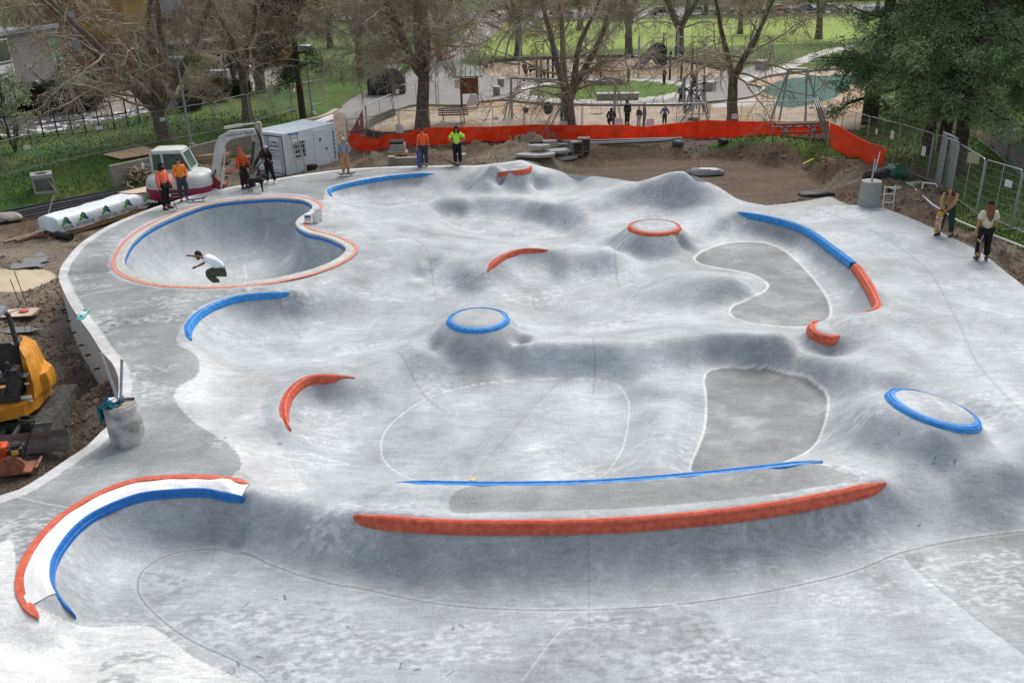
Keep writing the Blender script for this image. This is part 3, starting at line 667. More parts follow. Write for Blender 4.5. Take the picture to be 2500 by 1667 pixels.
# flush blue line behind the platform
taper_cop('coping', wpoly([(905, 1107), (1000, 1110), (1150, 1112), (1350, 1108), (1550, 1094), (1750, 1074), (1920, 1054)], 0, .3), 1, M_blue, 'thin blue coping behind the grey platform slab', CG, .075, .03, .6, .03)
# front-left quarter: blue band on the wall, white band and red band on the deck
fp = empty('painted_lip', tuple(cop['front'][0]), label='big white, red and blue painted lip round the front left bowl', cat='bowl lip')
Pf = smooth_poly(cop['front'][::2], .08)
def under(o, e): o.parent = e; o.matrix_parent_inverse = Matrix.Translation(-Vector(e.location)); return o
M_white = mat('scuffed_white_paint', (.80, .80, .79), .5, var=.05, scale=14, bump=.1)
under(taper_cop('blue_band', Pf, 1, M_blue2, None, None, .1, taper=.25, sec=[(-.02, .0), (.0, .035), (.03, .03), (.04, .005), (.05, -.06), (.062, -.065), (.066, -.14)]), fp)
FR = [(572, 1112, -.04), (522, 1104), (432, 1098), (342, 1103), (288, 1113), (216, 1143), (144, 1188), (92, 1239), (64, 1280), (49, 1316), (46, 1352, -.03), (58, 1384, -.1), (92, 1426, -.3)]
Pr = smooth_poly(wpoly(FR, 0, .3)[::2], .08)
Pr[:, 2] = np.maximum(Pr[:, 2], eval_rbf(C, SOL, Pr[:, 0], Pr[:, 1])+.004)
under(taper_cop('red_band', Pr, 1, M_red, None, None, .1, taper=.2, sec=[(-.07, -.03), (-.065, .028), (.065, .03), (.075, -.03)]), fp)
# white strip between the two
iw = [i for i in range(len(Pf)) if i > len(Pf)*.02 and i < len(Pf)*.90]
Wv = []; 
for q in np.linspace(.03, .915, 160):
    a = Pf[int(q*(len(Pf)-1))]; b = Pr[int(min(1, q*1.0)*(len(Pr)-1))]
    bj = Pr[int(np.argmin(np.hypot(Pr[:, 0]-a[0], Pr[:, 1]-a[1])))]
    for t in (0, .25, .5, .75, .96):
        p = a*(1-t)+bj*t; Wv.append((p[0], p[1], p[2]*1+.014+ (.012 if t < .9 else .0)))
Wv = np.array(Wv); Wv[:, 2] = np.maximum(Wv[:, 2], eval_rbf(C, SOL, Wv[:, 0], Wv[:, 1])+.014)
Wf = [(i*5+j, (i+1)*5+j, (i+1)*5+j+1, i*5+j+1) for i in range(159) for j in range(4)]
under(np_mesh('white_band', Wv, Wf, M_white, None, False), fp)
# ring copings on the mounds
for k, lab in (('blue', 'round blue ring on the centre mound'), ('red', 'round red ring on the far mound'), ('tilt', 'large tilted blue ring on the right hand mound')):
    c, mr, tx, ty = mounds[k]; mb = MB(); r = mr
    mb.lathe([(r*.86, .02), (r*.87, .055), (r*.955, .035), (r*.962, .005), (r*.98, .005), (r*.99, .03), (r*1.015, .02), (r*1.03, -.005), (r*1.06, -.06), (r*1.055, -.13)], n=96, cap=False)
    o = mb.build('mound_ring', M_red if k == 'red' else M_blue, smooth=False, auto=R(25)); o.location = c; o.rotation_euler = (ty, tx, 0); tag(o, lab, 'coping', 'ring copings on the mounds')
# drain cover
p = at(1086, 1096, -.85); mb = MB(); mb.lathe([(.0, .012), (.07, .012), (.075, .016), (.095, .016), (.1, .0)], n=28, cap=False); 
o = mb.build('drain_cover', mat('brass_drain', srgb('#b5a67c'), .5, .4, scale=30)); o.scale = (.75, .75, .75); o.location = (p.x, p.y, H(p.x, p.y)+.005); tag(o, 'small round yellowish drain cover on the centre bowl floor', 'drain cover')
# --- retaining wall below the left rim
ow = outline[(outline[:, 0] < -1)]
wall_v = []; wall_f = []
M_wall = concrete_mat('formed_wall_concrete', False, (.52, .52, .50), 1.0)
Wp = outline
for i, p in enumerate(Wp): wall_v += [(p[0], p[1], p[2]), (p[0], p[1], -2.1)]
wall_f = [(2*i, 2*i+1, 2*i+3, 2*i+2) for i in range(len(Wp)-1)]
tag(np_mesh('skatepark_edge_wall', wall_v, wall_f, M_wall), kind='structure')
mb = MB()
for (a, b) in [(134, 700), (136, 756), (146, 790), (158, 812), (166, 822), (186, 845), (200, 868), (219, 893), (235, 915)]: pass
# ------------------------------------------------------------------ ground outside the park: one height field, split by surface
GP = [(0, 480, -1.4), (100, 560, -1.4), (-100, 560, -1.4), (50, 700, -1.4), (60, 900, -1.4), (170, 930, -1.6), (0, 1080, -1.4), (-150, 1000, -1.4), (-200, 800, -1.4), (200, 500, -1.4), (130, 560, -1.4), (-400, 1200, -1.4), (110, 740, -1.65), (130, 850, -1.65), (90, 640, -1.5),
      (350, 440, -1.35), (500, 400, -1.35), (640, 395, -1.35), (300, 430, -1.35), (560, 350, -1.35), (760, 330, -1.4), (700, 370, -1.35), (780, 360, -1.3), (740, 290, -1.35), (820, 330, -1.5),
      (0, 455, -1.2), (-150, 470, -1.2), (120, 440, -1.2), (0, 400, -.85), (-200, 420, -.9), (120, 395, -.75), (200, 400, -.9), (215, 425, -1.25),
      (240, 355, -.35), (400, 320, -.3), (580, 290, -.25), (300, 330, -.4), (100, 350, -.6), (0, 350, -.7), (700, 245, -.5), (650, 230, -.5), (480, 260, -.4), (-200, 340, -.8), (0, 300, -1), (200, 260, -1), (400, 220, -1), (-300, 300, -1),
      (600, 170, -1), (0, 200, -1), (300, 100, -1), (-500, 250, -1), (600, 60, -1), (850, 240, -1.1), (780, 250, -1.2), (900, 200, -1), (960, 240, -.95),
      (960, 292, -.9), (1200, 292, -.9), (1500, 288, -.9), (1800, 282, -.9), (1200, 240, -.9), (1600, 230, -.9), (1900, 250, -.9), (1400, 180, -.9), (1300, 130, -.9), (1700, 160, -.9), (1100, 150, -.95), (900, 120, -1), (1500, 60, -1.2), (1900, 100, -1), (1000, 40, -1.2), (1960, 290, -.9),
      (860, 345, -1.5), (1000, 335, -1.5), (1200, 332, -1.45), (1400, 326, -1.35), (1600, 322, -1.3), (1750, 318, -1.2), (1880, 320, -1.0),
      (880, 372, -.7), (1000, 368, -.65), (1120, 362, -.6), (1250, 358, -.6), (1330, 350, -.75), (1450, 342, -.8), (1550, 339, -.8), (1700, 343, -.75), (1800, 352, -.65), (1880, 372, -.55), (1930, 400, -.5), (1945, 440, -.4), (1900, 465, -.35), (1960, 460, -.25),
      (2050, 440, -.1), (2100, 440, 0), (2150, 500, -.1), (2200, 540, -.1), (2260, 580, -.1), (2330, 620, -.1), (2450, 720, -.1), (2600, 850, -.1), (2900, 1130, -.1),
      (2150, 470, .1), (2250, 520, .05), (2352, 600, .0), (2000, 360, -.5), (2100, 400, -.3), (2200, 440, -.1), (2352, 480, .2), (2352, 380, .3), (2200, 350, -.1), (2100, 300, -.4), (2352, 300, .2), (2500, 300, .3), (2000, 300, -.7), (2500, 560, .2), (2800, 800, 0), (2700, 500, .3), (2200, 200, -.8), (2500, 150, -.8)]
BAS = [(1270, 402), (1320, 390), (1400, 372), (1500, 364), (1600, 364), (1700, 370), (1800, 384), (1860, 400), (1890, 425), (1880, 450), (1850, 470), (1760, 470)]
BASZ = -1.25
for a in BAS[:-2]: GP.append((a[0], a[1], BASZ))
for a in [(1500, 400), (1700, 420), (1800, 440), (1650, 390), (1400, 395), (1350, 410), (1600, 380), (1800, 465), (1700, 455), (1560, 415), (1450, 430), (1620, 445)]: GP.append((a[0], a[1], BASZ))
BTOP = [(1245, 378), (1290, 364), (1380, 352), (1500, 346), (1600, 346), (1700, 351), (1800, 362), (1870, 378), (1915, 400), (1925, 430), (1905, 455)]
BTZ = [-.9, -.85, -.82, -.8, -.8, -.75, -.65, -.55, -.5, -.42, -.38]
for a, z in zip(BTOP, BTZ): GP.append((a[0], a[1], z))
G = [tuple(at(*g)) for g in GP]
for p in outline[::6]:       # just outside the slab edge the ground stays below the deck
    dz = -1.7 if p[0] < -11 or p[1] < 20 and p[0] < 0 else (-.75 if p[0] < 6 else -.22)
    if p[0] > 3.5 and p[1] > 28.5 and p[0] < 12: dz = BASZ
    G.append((p[0], p[1], dz))
for x, y, z in [(-150, 60, -1), (150, 60, 0), (-150, 180, -1), (150, 180, -1.2), (0, 150, -1.2), (0, 400, -1.2), (-300, 400, -1.2), (300, 400, -1.2), (0, 700, -1.2), (400, 60, 0), (-400, 60, -1), (30, 5, -.1), (60, 20, 0), (-20, 5, -1.4), (-50, 15, -1.4), (0, 6, -1.4), (0, 20, -1.4), (0, 30, -1.4), (8, 24, -1.3), (10, 12, -1.3), (-8, 28, -1.4)]: G.append((x, y, z))
G = np.array(G); kp = []
for i in range(len(G)):
    if kp and np.min(np.hypot(G[kp, 0]-G[i, 0], G[kp, 1]-G[i, 1])) < .5: continue
    kp.append(i)
G = G[kp]; GC = 1.0; GS = solve_rbf(G, GC, .02)
YG = [-3.0]
while YG[-1] < 900: YG.append(YG[-1]+(.3 if YG[-1] < 8 else max(.045, YG[-1]**2*(1.25e-4 if YG[-1] < 100 else 2.2e-4))))
YG = np.array(YG); UG = np.r_[np.linspace(-3.5, -.82, 60), np.linspace(-.8, .8, 800), np.linspace(.82, 3.5, 60)]
EX = UG[None, :]*(YG[:, None]+5); EY = np.repeat(YG[:, None], len(UG), 1)
EZ = eval_rbf(G, GS, EX, EY, GC)
def gz(x, y): return float(eval_rbf(G, GS, np.array([x]), np.array([y]), GC)[0])
def gat(px, py, it=6):
    """where the ray through a pixel meets the ground"""
    z = -1.0
    for _ in range(it):
        p = at(px, py, z); z = .5*z+.5*gz(p.x, p.y)
    p = at(px, py, z); return Vector((p.x, p.y, gz(p.x, p.y)))
def zp(pp, z, step=.6): return wpoly(pp, z, step, True)
ZN = np.zeros(EX.shape, int)           # 0 lawn
names = ['lawn', 'construction_dirt', 'basketball_court', 'path', 'playground_surface', 'round_lawn', 'concrete_path', 'rubber_mat', 'sports_field', 'road', 'leaf_litter', 'schoolyard_paving', 'sand_patch']
def zone(i, pp, z, step=.6): ZN[inside(zp(pp, z, step), EX, EY)] = i
zone(8, [(1120, 128), (1300, 120), (1500, 112), (1700, 108), (1960, 100), (2200, 95), (2500, 80), (2500, 35), (1900, 38), (1500, 44), (1250, 52), (1080, 60)], -1.1)
zone(9, [(700, 48), (1100, 44), (1500, 37), (1900, 31), (2600, 10), (2600, -14), (1900, 14), (1500, 20), (1100, 26), (600, 34)], -1.2)
zone(2, [(-60, 326), (0, 322), (120, 314), (250, 292), (390, 258), (520, 232), (560, 200), (480, 180), (380, 160), (300, 165), (240, 185), (100, 245), (-60, 270)], -1.0)
zone(11, [(225, 240), (260, 200), (330, 190), (400, 165), (640, 140), (640, 190), (560, 215), (420, 215), (330, 248), (270, 262), (210, 268)], -1.0)
zone(3, [(770, 262), (790, 235), (850, 205), (940, 165), (1000, 120), (1060, 80), (1110, 40), (1160, 40), (1120, 90), (1070, 130), (1080, 150), (1300, 160), (1640, 165), (1760, 150), (1810, 172), (1780, 210), (1720, 235), (1640, 245), (1330, 252), (1160, 245), (1060, 255), (960, 255), (905, 262), (865, 290), (800, 290)], -.95)
zone(6, [(1700, 182), (1760, 165), (1830, 135), (1900, 112), (1960, 105), (1960, 112), (1900, 124), (1840, 148), (1790, 172), (1740, 186)], -.9)
zone(4, [(838, 300), (850, 286), (870, 276), (905, 257), (957, 244), (1059, 245), (1110, 236), (1161, 232), (1212, 238), (1331, 243), (1553, 243), (1637, 236), (1719, 226), (1749, 212), (1750, 203), (1715, 194), (1770, 178), (1885, 164), (1990, 160), (2030, 200), (2010, 260), (1975, 300), (1900, 296), (1600, 292), (1400, 294), (1200, 296), (1000, 299), (880, 306)], -.9)
zone(4, [(1118, 158), (1128, 146), (1250, 138), (1450, 134), (1560, 142), (1665, 165), (1640, 177), (1500, 177), (1300, 177), (1130, 172)], -.9)
zone(7, [(1753, 211), (1776, 191), (1810, 181), (1885, 174), (1960, 174), (1930, 218), (1868, 238), (1824, 247), (1784, 244), (1788, 226)], -.9)
def ell(px, py, rx, ry, z, n=40): return [(px+rx*math.cos(a*2*math.pi/n), py+ry*math.sin(a*2*math.pi/n)-(rx*math.cos(a*2*math.pi/n))*.02) for a in range(n)]
zone(6, ell(1388, 209, 208, 29, -.9), -.9); zone(5, ell(1390, 207, 176, 22, -.9), -.9)
zone(6, [(1640, 238), (1719, 227), (1740, 235), (1690, 246), (1640, 248)], -.9)
DIRT = [(-300, 520), (0, 470), (60, 462), (130, 462), (180, 448), (260, 432), (262, 428), (350, 405), (600, 330), (690, 300), (775, 258), (800, 268), (838, 300), (850, 318), (1000, 306), (1200, 303), (1500, 300), (1800, 296), (1895, 300), (1915, 318), (1905, 330), (1700, 336), (1620, 345), (1700, 351), (1800, 360), (1870, 374), (1930, 395), (1985, 405), (2040, 414), (2110, 424), (2160, 450), (2195, 520), (2290, 562), (2352, 590), (2500, 690), (2700, 850), (3200, 1300), (3200, 2400), (-700, 2400), (-900, 1300)]
zone(1, DIRT, -1.0, .8)
near = (EY < 24) & (EX < 22) & (EX > -60); ZN[near & (ZN == 0) & (EX < 16)] = 1
zone(0, [(2170, 455), (2205, 515), (2300, 556), (2352, 580), (2600, 720), (3200, 1100), (3200, 300), (2352, 330)], 0)
zone(10, [(2150, 268), (2240, 310), (2300, 362), (2360, 420), (2440, 500), (2470, 490), (2380, 400), (2310, 345), (2250, 302), (2180, 262)], .0)
zone(12, [(-200, 660), (0, 672), (60, 665), (110, 640), (125, 622), (90, 612), (20, 618), (-200, 600)], -1.4)
# real bumps in the soil, clods and tracks
soil = (ZN == 1); n1 = fbm(EX.ravel(), EY.ravel(), 1.1, 5, 55).reshape(EX.shape)-.5; n2 = fbm(EX.ravel(), EY.ravel(), 4.5, 3, 65).reshape(EX.shape)-.5
bk = smooth_poly([tuple(at(a[0], a[1], -1)) for a in BTOP], .5); dbk = dist_poly(bk, EX.ravel(), EY.ravel(), False, 2.5).reshape(EX.shape)
basin = inside(zp(BAS, BASZ), EX, EY)
amp = np.where(basin, .03, .085); amp = amp + .03*np.clip(1-dbk/1.2, 0, 1)*(~basin)
EZ = EZ + np.where(soil, n1*amp*1.6 + n2*amp*.45, 0) + np.where(ZN == 4, n2*.05, 0) + np.where(ZN == 0, n1*.05, 0)
dba = dist_poly(zp(BAS, BASZ), EX.ravel(), EY.ravel(), True, 1.2).reshape(EX.shape); tb_ = np.clip(dba/.35, 0, 1); EZ = np.where(basin, EZ*(1-tb_)+(BASZ+n1*.10+n2*.02)*tb_, EZ)
# heaps of soil
for px, py, z, r, h in [(900, 362, -.7, 1.6, .35), (1000, 360, -.7, 1.6, .25), (860, 368, -.7, 1.4, .3), (1085, 352, -.8, 1.5, .4), (1215, 338, -1.0, 1.7, .7), (1160, 350, -.8, 1.6, .4), (2040, 425, -.1, 1.2, .2), (2110, 455, .0, 1.6, .35), (2080, 470, -.05, 1.3, .25), (2160, 495, 0, .8, .25), (2000, 520, -.3, 1, .1), (545, 412, -1.35, .9, .45), (1330, 345, -.9, 1.2, .15), (2290, 590, -.1, .8, .25), (2250, 560, -.1, .7, .25), (150, 455, -1.3, 2.0, .35), (60, 462, -1.3, 1.6, .3)]:
    p = at(px, py, z); d = np.hypot((EX-p.x), (EY-p.y)); EZ += np.where(d < r*1.5, h*np.exp(-(d/r*1.6)**2)*(1+n1*1.6+n2*1.2), 0)
# keep the ground under the slab
inp = inside(outline_poly, EX, EY); EZ = np.where(inp, np.minimum(EZ, np.where(inp & (ink if False else False), 0, -1.4) if False else -1.55), EZ)
dk = inside(kid, EX, EY); dk2 = dist_poly(kid, EX.ravel(), EY.ravel(), True, .4).reshape(EX.shape) < .4
EZ = np.where(dk | dk2, -2.6, EZ)
do = dist_poly(outline, EX.ravel(), EY.ravel(), False, .6).reshape(EX.shape)
near_edge = (do < .5) & ~inp & soil
oz = np.interp(EX, [-12, -8, 4, 6], [-.9, -.45, -.45, -.1])
EZ = np.where(near_edge & (EY > 25), np.minimum(EZ, oz), EZ)
def soilcol(X, Y):
    a = fbm(X, Y, .5, 5, 15); b2 = fbm(X, Y*1.8, 2.2, 4, 16); base = np.array([.125, .09, .062])
    grey = np.array([.20, .165, .125]); t = np.clip((a-.5)/.14, 0, 1)[:, None]; c = base*(1-t)+grey*t
    return c*(1+(b2-.5)*.9)[:, None]
ex, ey = EX.ravel(), EY.ravel(); GCOL = np.tile(np.array([.095, .148, .034]), (ex.size, 1)); zf = ZN.ravel()
ga = fbm(ex, ey, .12, 4, 33); gb = fbm(ex, ey, 1.3, 4, 34); gc = fbm(ex, ey, .5, 4, 35)
GCOL *= (1+(ga-.5)*.9+(gb-.5)*.7)[:, None]; GCOL[:, 0] *= 1+(gc-.5)*.9
def setc(i, c, k=.5, n=gb):
    m = zf == i; GCOL[m] = np.array(c)*(1+(n[m]-.5)*k+(ga[m]-.5)*.4)[:, None]
m = zf == 1; GCOL[m] = soilcol(ex[m], ey[m])
mb_ = basin.ravel() & m; GCOL[mb_] = np.array([.155, .118, .088])*(1+(fbm(ex[mb_]*.6, ey[mb_]*2.2, 1.0, 5, 91)-.5)*.9)[:, None]
yard = m & (ex < -9) & (ey < 34); GCOL[yard] = GCOL[yard]*.6+np.array([.30, .265, .22])*.42*(.4+1.2*fbm(ex[yard], ey[yard], .4, 4, 71))[:, None]
yl = m & (ex < -7.5) & (ey < 24); dks = np.clip((fbm(ex, ey, .8, 4, 72)-.42)/.12, 0, 1)*yl; GCOL[:] = GCOL*(1-.55*dks[:, None])
tk = m & (ex < -8) & (ey > 36) & (ex > -20) ; GCOL[tk] = np.array([.20, .165, .13])*(1+(fbm(ex[tk]*.7, ey[tk]*1.5, .9, 5, 92)-.5)*.9)[:, None]
setc(2, (.105, .108, .118)); setc(3, (.27, .26, .25), .25); setc(4, (.45, .375, .29), .5); setc(5, (.10, .165, .03), .5); setc(6, (.50, .485, .45), .3); setc(7, (.055, .12, .10), .3)
setc(8, (.225, .30, .06), .4); setc(9, (.25, .25, .27), .3); setc(10, (.16, .11, .07), 1.0); setc(11, (.30, .27, .235), .3); setc(12, (.50, .42, .30), .35)
mr_ = (zf == 4) & (fbm(ex, ey, .35, 4, 81) > .55); GCOL[mr_] *= np.array([.92, .78, .64])
# white lines of the court
def mark(P, wd, c=(.75, .75, .75), zi=2):
    d = dist_poly(P, ex, ey, False, .6); mm_ = (d < wd) & (zf == zi); GCOL[mm_] = c
def arcw(px, py, r, a0=0, a1=360, z=-1.0, n=24): c = at(px, py, z); return np.array([(c.x+r*math.cos(R(a0+(a1-a0)*i/n)), c.y+r*math.sin(R(a0+(a1-a0)*i/n)), z) for i in range(n+1)])
for q in [((180, 293), 2.4), ((268, 272), 2.0), ((80, 305), 2.0), ((330, 243), 1.8)]: mark(arcw(q[0][0], q[0][1], q[1]), .11)
for q in [[(60, 285), (330, 240)], [(60, 300), (120, 314)], [(100, 312), (380, 258)], [(190, 282), (330, 252)], [(200, 290), (350, 258)], [(420, 208), (560, 190)], [(360, 190), (480, 178)], [(400, 200), (520, 182)], [(0, 295), (140, 275)]]: mark(wpoly(q, -1.0, .5), .10)
NG = ZN
cellz = ZN[:-1, :-1]; I = np.arange(EX.size).reshape(EX.shape)
Q4 = np.stack([I[:-1, :-1], I[:-1, 1:], I[1:, 1:], I[1:, :-1]], -1)
hid = inp[:-1, :-1] & inp[1:, 1:] & inp[1:, :-1] & inp[:-1, 1:]
def ground_mat(name, bscale, bdist, extra=.25, rough=.9, fine=40., spec=.2):
    m = bpy.data.materials.new(name); m.use_nodes = True; nt = m.node_tree; N = nt.nodes; L = nt.links; b = N['Principled BSDF']
    vc = N.new('ShaderNodeVertexColor'); vc.layer_name = 'col'; tc = N.new('ShaderNodeTexCoord')
    nz = N.new('ShaderNodeTexNoise'); nz.inputs['Scale'].default_value = fine; nz.inputs['Detail'].default_value = 5; nz.inputs['Roughness'].default_value = .7; L.new(tc.outputs['Object'], nz.inputs['Vector'])
    nz2 = N.new('ShaderNodeTexNoise'); nz2.inputs['Scale'].default_value = bscale; nz2.inputs['Detail'].default_value = 7; nz2.inputs['Roughness'].default_value = .7; L.new(tc.outputs['Object'], nz2.inputs['Vector'])
    mr = N.new('ShaderNodeMapRange'); mr.inputs['From Min'].default_value = .3; mr.inputs['From Max'].default_value = .7; mr.inputs['To Min'].default_value = 1-extra; mr.inputs['To Max'].default_value = 1+extra; L.new(nz.outputs['Fac'], mr.inputs['Value'])
    mr2 = N.new('ShaderNodeMapRange'); mr2.inputs['From Min'].default_value = .3; mr2.inputs['From Max'].default_value = .7; mr2.inputs['To Min'].default_value = 1-extra; mr2.inputs['To Max'].default_value = 1+extra; L.new(nz2.outputs['Fac'], mr2.inputs['Value'])
    mu = N.new('ShaderNodeMath'); mu.operation = 'MULTIPLY'; L.new(mr.outputs[0], mu.inputs[0]); L.new(mr2.outputs[0], mu.inputs[1])
    vm = N.new('ShaderNodeVectorMath'); vm.operation = 'SCALE'; L.new(vc.outputs[0], vm.inputs[0]); L.new(mu.outputs[0], vm.inputs['Scale'])
    L.new(vm.outputs[0], b.inputs['Base Color']); b.inputs['Roughness'].default_value = rough; b.inputs['Specular IOR Level'].default_value = spec
    bp = N.new('ShaderNodeBump'); bp.inputs['Distance'].default_value = bdist; bp.inputs['Strength'].default_value = .8; L.new(nz2.outputs['Fac'], bp.inputs['Height']); L.new(bp.outputs[0], b.inputs['Normal'])
    return m
GM = {0: ground_mat('lawn_grass', 14, .10, .45, fine=45), 1: ground_mat('soil', 7, .12, .35, fine=30), 2: ground_mat('court_asphalt', 30, .01, .1), 3: ground_mat('asphalt', 30, .01, .14), 4: ground_mat('wood_chips', 12, .08, .4, fine=26),
      5: ground_mat('short_grass', 14, .06, .3), 6: ground_mat('pale_concrete', 20, .01, .12), 7: ground_mat('rubber', 20, .01, .12), 8: ground_mat('field_grass', 2, .05, .15, fine=8), 9: ground_mat('road_asphalt', 5, .01, .2), 10: ground_mat('leaves', 16, .12, .6), 11: ground_mat('paving', 10, .01, .12), 12: ground_mat('sand', 12, .03, .15)}
ev = np.c_[ex, ey, EZ.ravel()]
for i, nm in enumerate(names):
    m = (cellz == i) & ~hid
    if not m.any(): continue
    f = Q4[m]; u, inv = np.unique(f, return_inverse=True)
    tag(np_mesh(nm, ev[u], inv.reshape(f.shape), GM[i], col=GCOL[u], smooth=True), kind='structure')
GTAB = (YG, UG, EZ)
def gzt(x, y):
    j = int(np.searchsorted(YG, y)); j = min(max(j, 1), len(YG)-1); u = x/(y+5); i = int(np.searchsorted(UG, u)); i = min(max(i, 0), len(UG)-1); return float(EZ[j, i])
def gp(px, py):
    p = gat(px, py); p.z = gzt(p.x, p.y); return p
# ------------------------------------------------------------------ shared materials
M_steel = mat('galvanised_steel', (.42, .45, .47), .38, .8, .15, 12)
M_dsteel = mat('dark_steel', (.05, .052, .055), .5, .3, .3, 10)
M_black = mat('black_rubber', (.018, .018, .02), .6, 0, .3, 20)
M_bpaint = mat('black_fence_paint', (.012, .012, .014), .5)
M_wood = mat('weathered_wood', (.26, .20, .14), .75, 0, .35, 9, bump=.5)
M_fresh = mat('fresh_lumber', (.52, .34, .18), .7, 0, .25, 12, bump=.3)
M_ply = mat('plywood_sheet', (.55, .40, .24), .75, 0, .3, 14, bump=.3)
M_bark = mat('plane_tree_bark', (.15, .122, .09), .9, 0, .5, 5, bump=2.5, bscale=14, c2=(.24, .21, .165))
M_barkd = mat('dark_bark', (.05, .038, .03), .9, 0, .5, 6, bump=2.5, bscale=16, c2=(.12, .09, .07))
M_twig = mat('bare_twigs', (.29, .245, .18), .85, 0, .3, .8, c2=(.56, .48, .37))
M_sign = mat('white_sign', (.78, .79, .8), .5)
M_cast = concrete_mat('cast_concrete', False, (.36, .365, .35), .9)
M_oldc = concrete_mat('old_concrete', False, (.30, .275, .23), 1.4)
M_glass = mat('dark_glass', (.03, .045, .045), .08, 0, .2, 3, spec=.8)
# ------------------------------------------------------------------ trees
def tubes_np(groups, sides):
    """list of (points (k,3), radii (k,)) -> vertex and quad arrays"""
    V = []; F = []; off = 0
    ang = np.arange(sides)*2*np.pi/sides; ca, sa = np.cos(ang), np.sin(ang)
    bylen = {}
    for p, r in groups: bylen.setdefault(len(p), []).append((p, r))
    for k, gl in bylen.items():
        P = np.array([g[0] for g in gl]); Rr_ = np.array([g[1] for g in gl]); T = np.empty_like(P); T[:, 1:-1] = P[:, 2:]-P[:, :-2]; T[:, 0] = P[:, 1]-P[:, 0]; T[:, -1] = P[:, -1]-P[:, -2]
        T /= np.linalg.norm(T, axis=2, keepdims=True)+1e-9
        ref = np.zeros_like(T); ref[..., 2] = 1; fl = np.abs(T[..., 2]) > .9; ref[fl] = (1, 0, 0); ref = np.where(fl[:, :1, None], np.array([1., 0, 0]), np.where(np.abs(T[:, :1, 2:3]) > .9, np.array([1., 0, 0]), np.array([0, 0, 1.])))*np.ones_like(T)
        A = np.cross(T, ref); A /= np.linalg.norm(A, axis=2, keepdims=True)+1e-9; B = np.cross(T, A)
        v = P[:, :, None, :]+(A[:, :, None, :]*ca[None, None, :, None]+B[:, :, None, :]*sa[None, None, :, None])*Rr_[:, :, None, None]
        m = len(gl); V.append(v.reshape(-1, 3)); i = np.arange(m)[:, None, None]*k*sides; j = np.arange(k-1)[None, :, None]*sides; s_ = np.arange(sides)[None, None, :]
        a = i+j+s_; b = i+j+(s_+1) % sides; f = np.stack([a, b, b+sides, a+sides], -1).reshape(-1, 4)+off; F.append(f); off += m*k*sides
    return np.vstack(V), np.vstack(F)
def wander(rs, p, d, L, k, curl=.25, grav=0., up=0.):
    pts = [p.copy()]; d = d/np.linalg.norm(d); st = L/k
    for i in range(k):
        d = d+rs.normal(0, curl, 3)/math.sqrt(k)*1.2; d[2] += (up-grav)/k; d /= np.linalg.norm(d); p = p+d*st; pts.append(p)
    return np.array(pts), d
def perp_dir(rs, d, spread):
    a = rs.normal(size=3); a -= d*a.dot(d); a /= np.linalg.norm(a)+1e-9; v = d*math.cos(spread)+a*math.sin(spread); return v/np.linalg.norm(v)
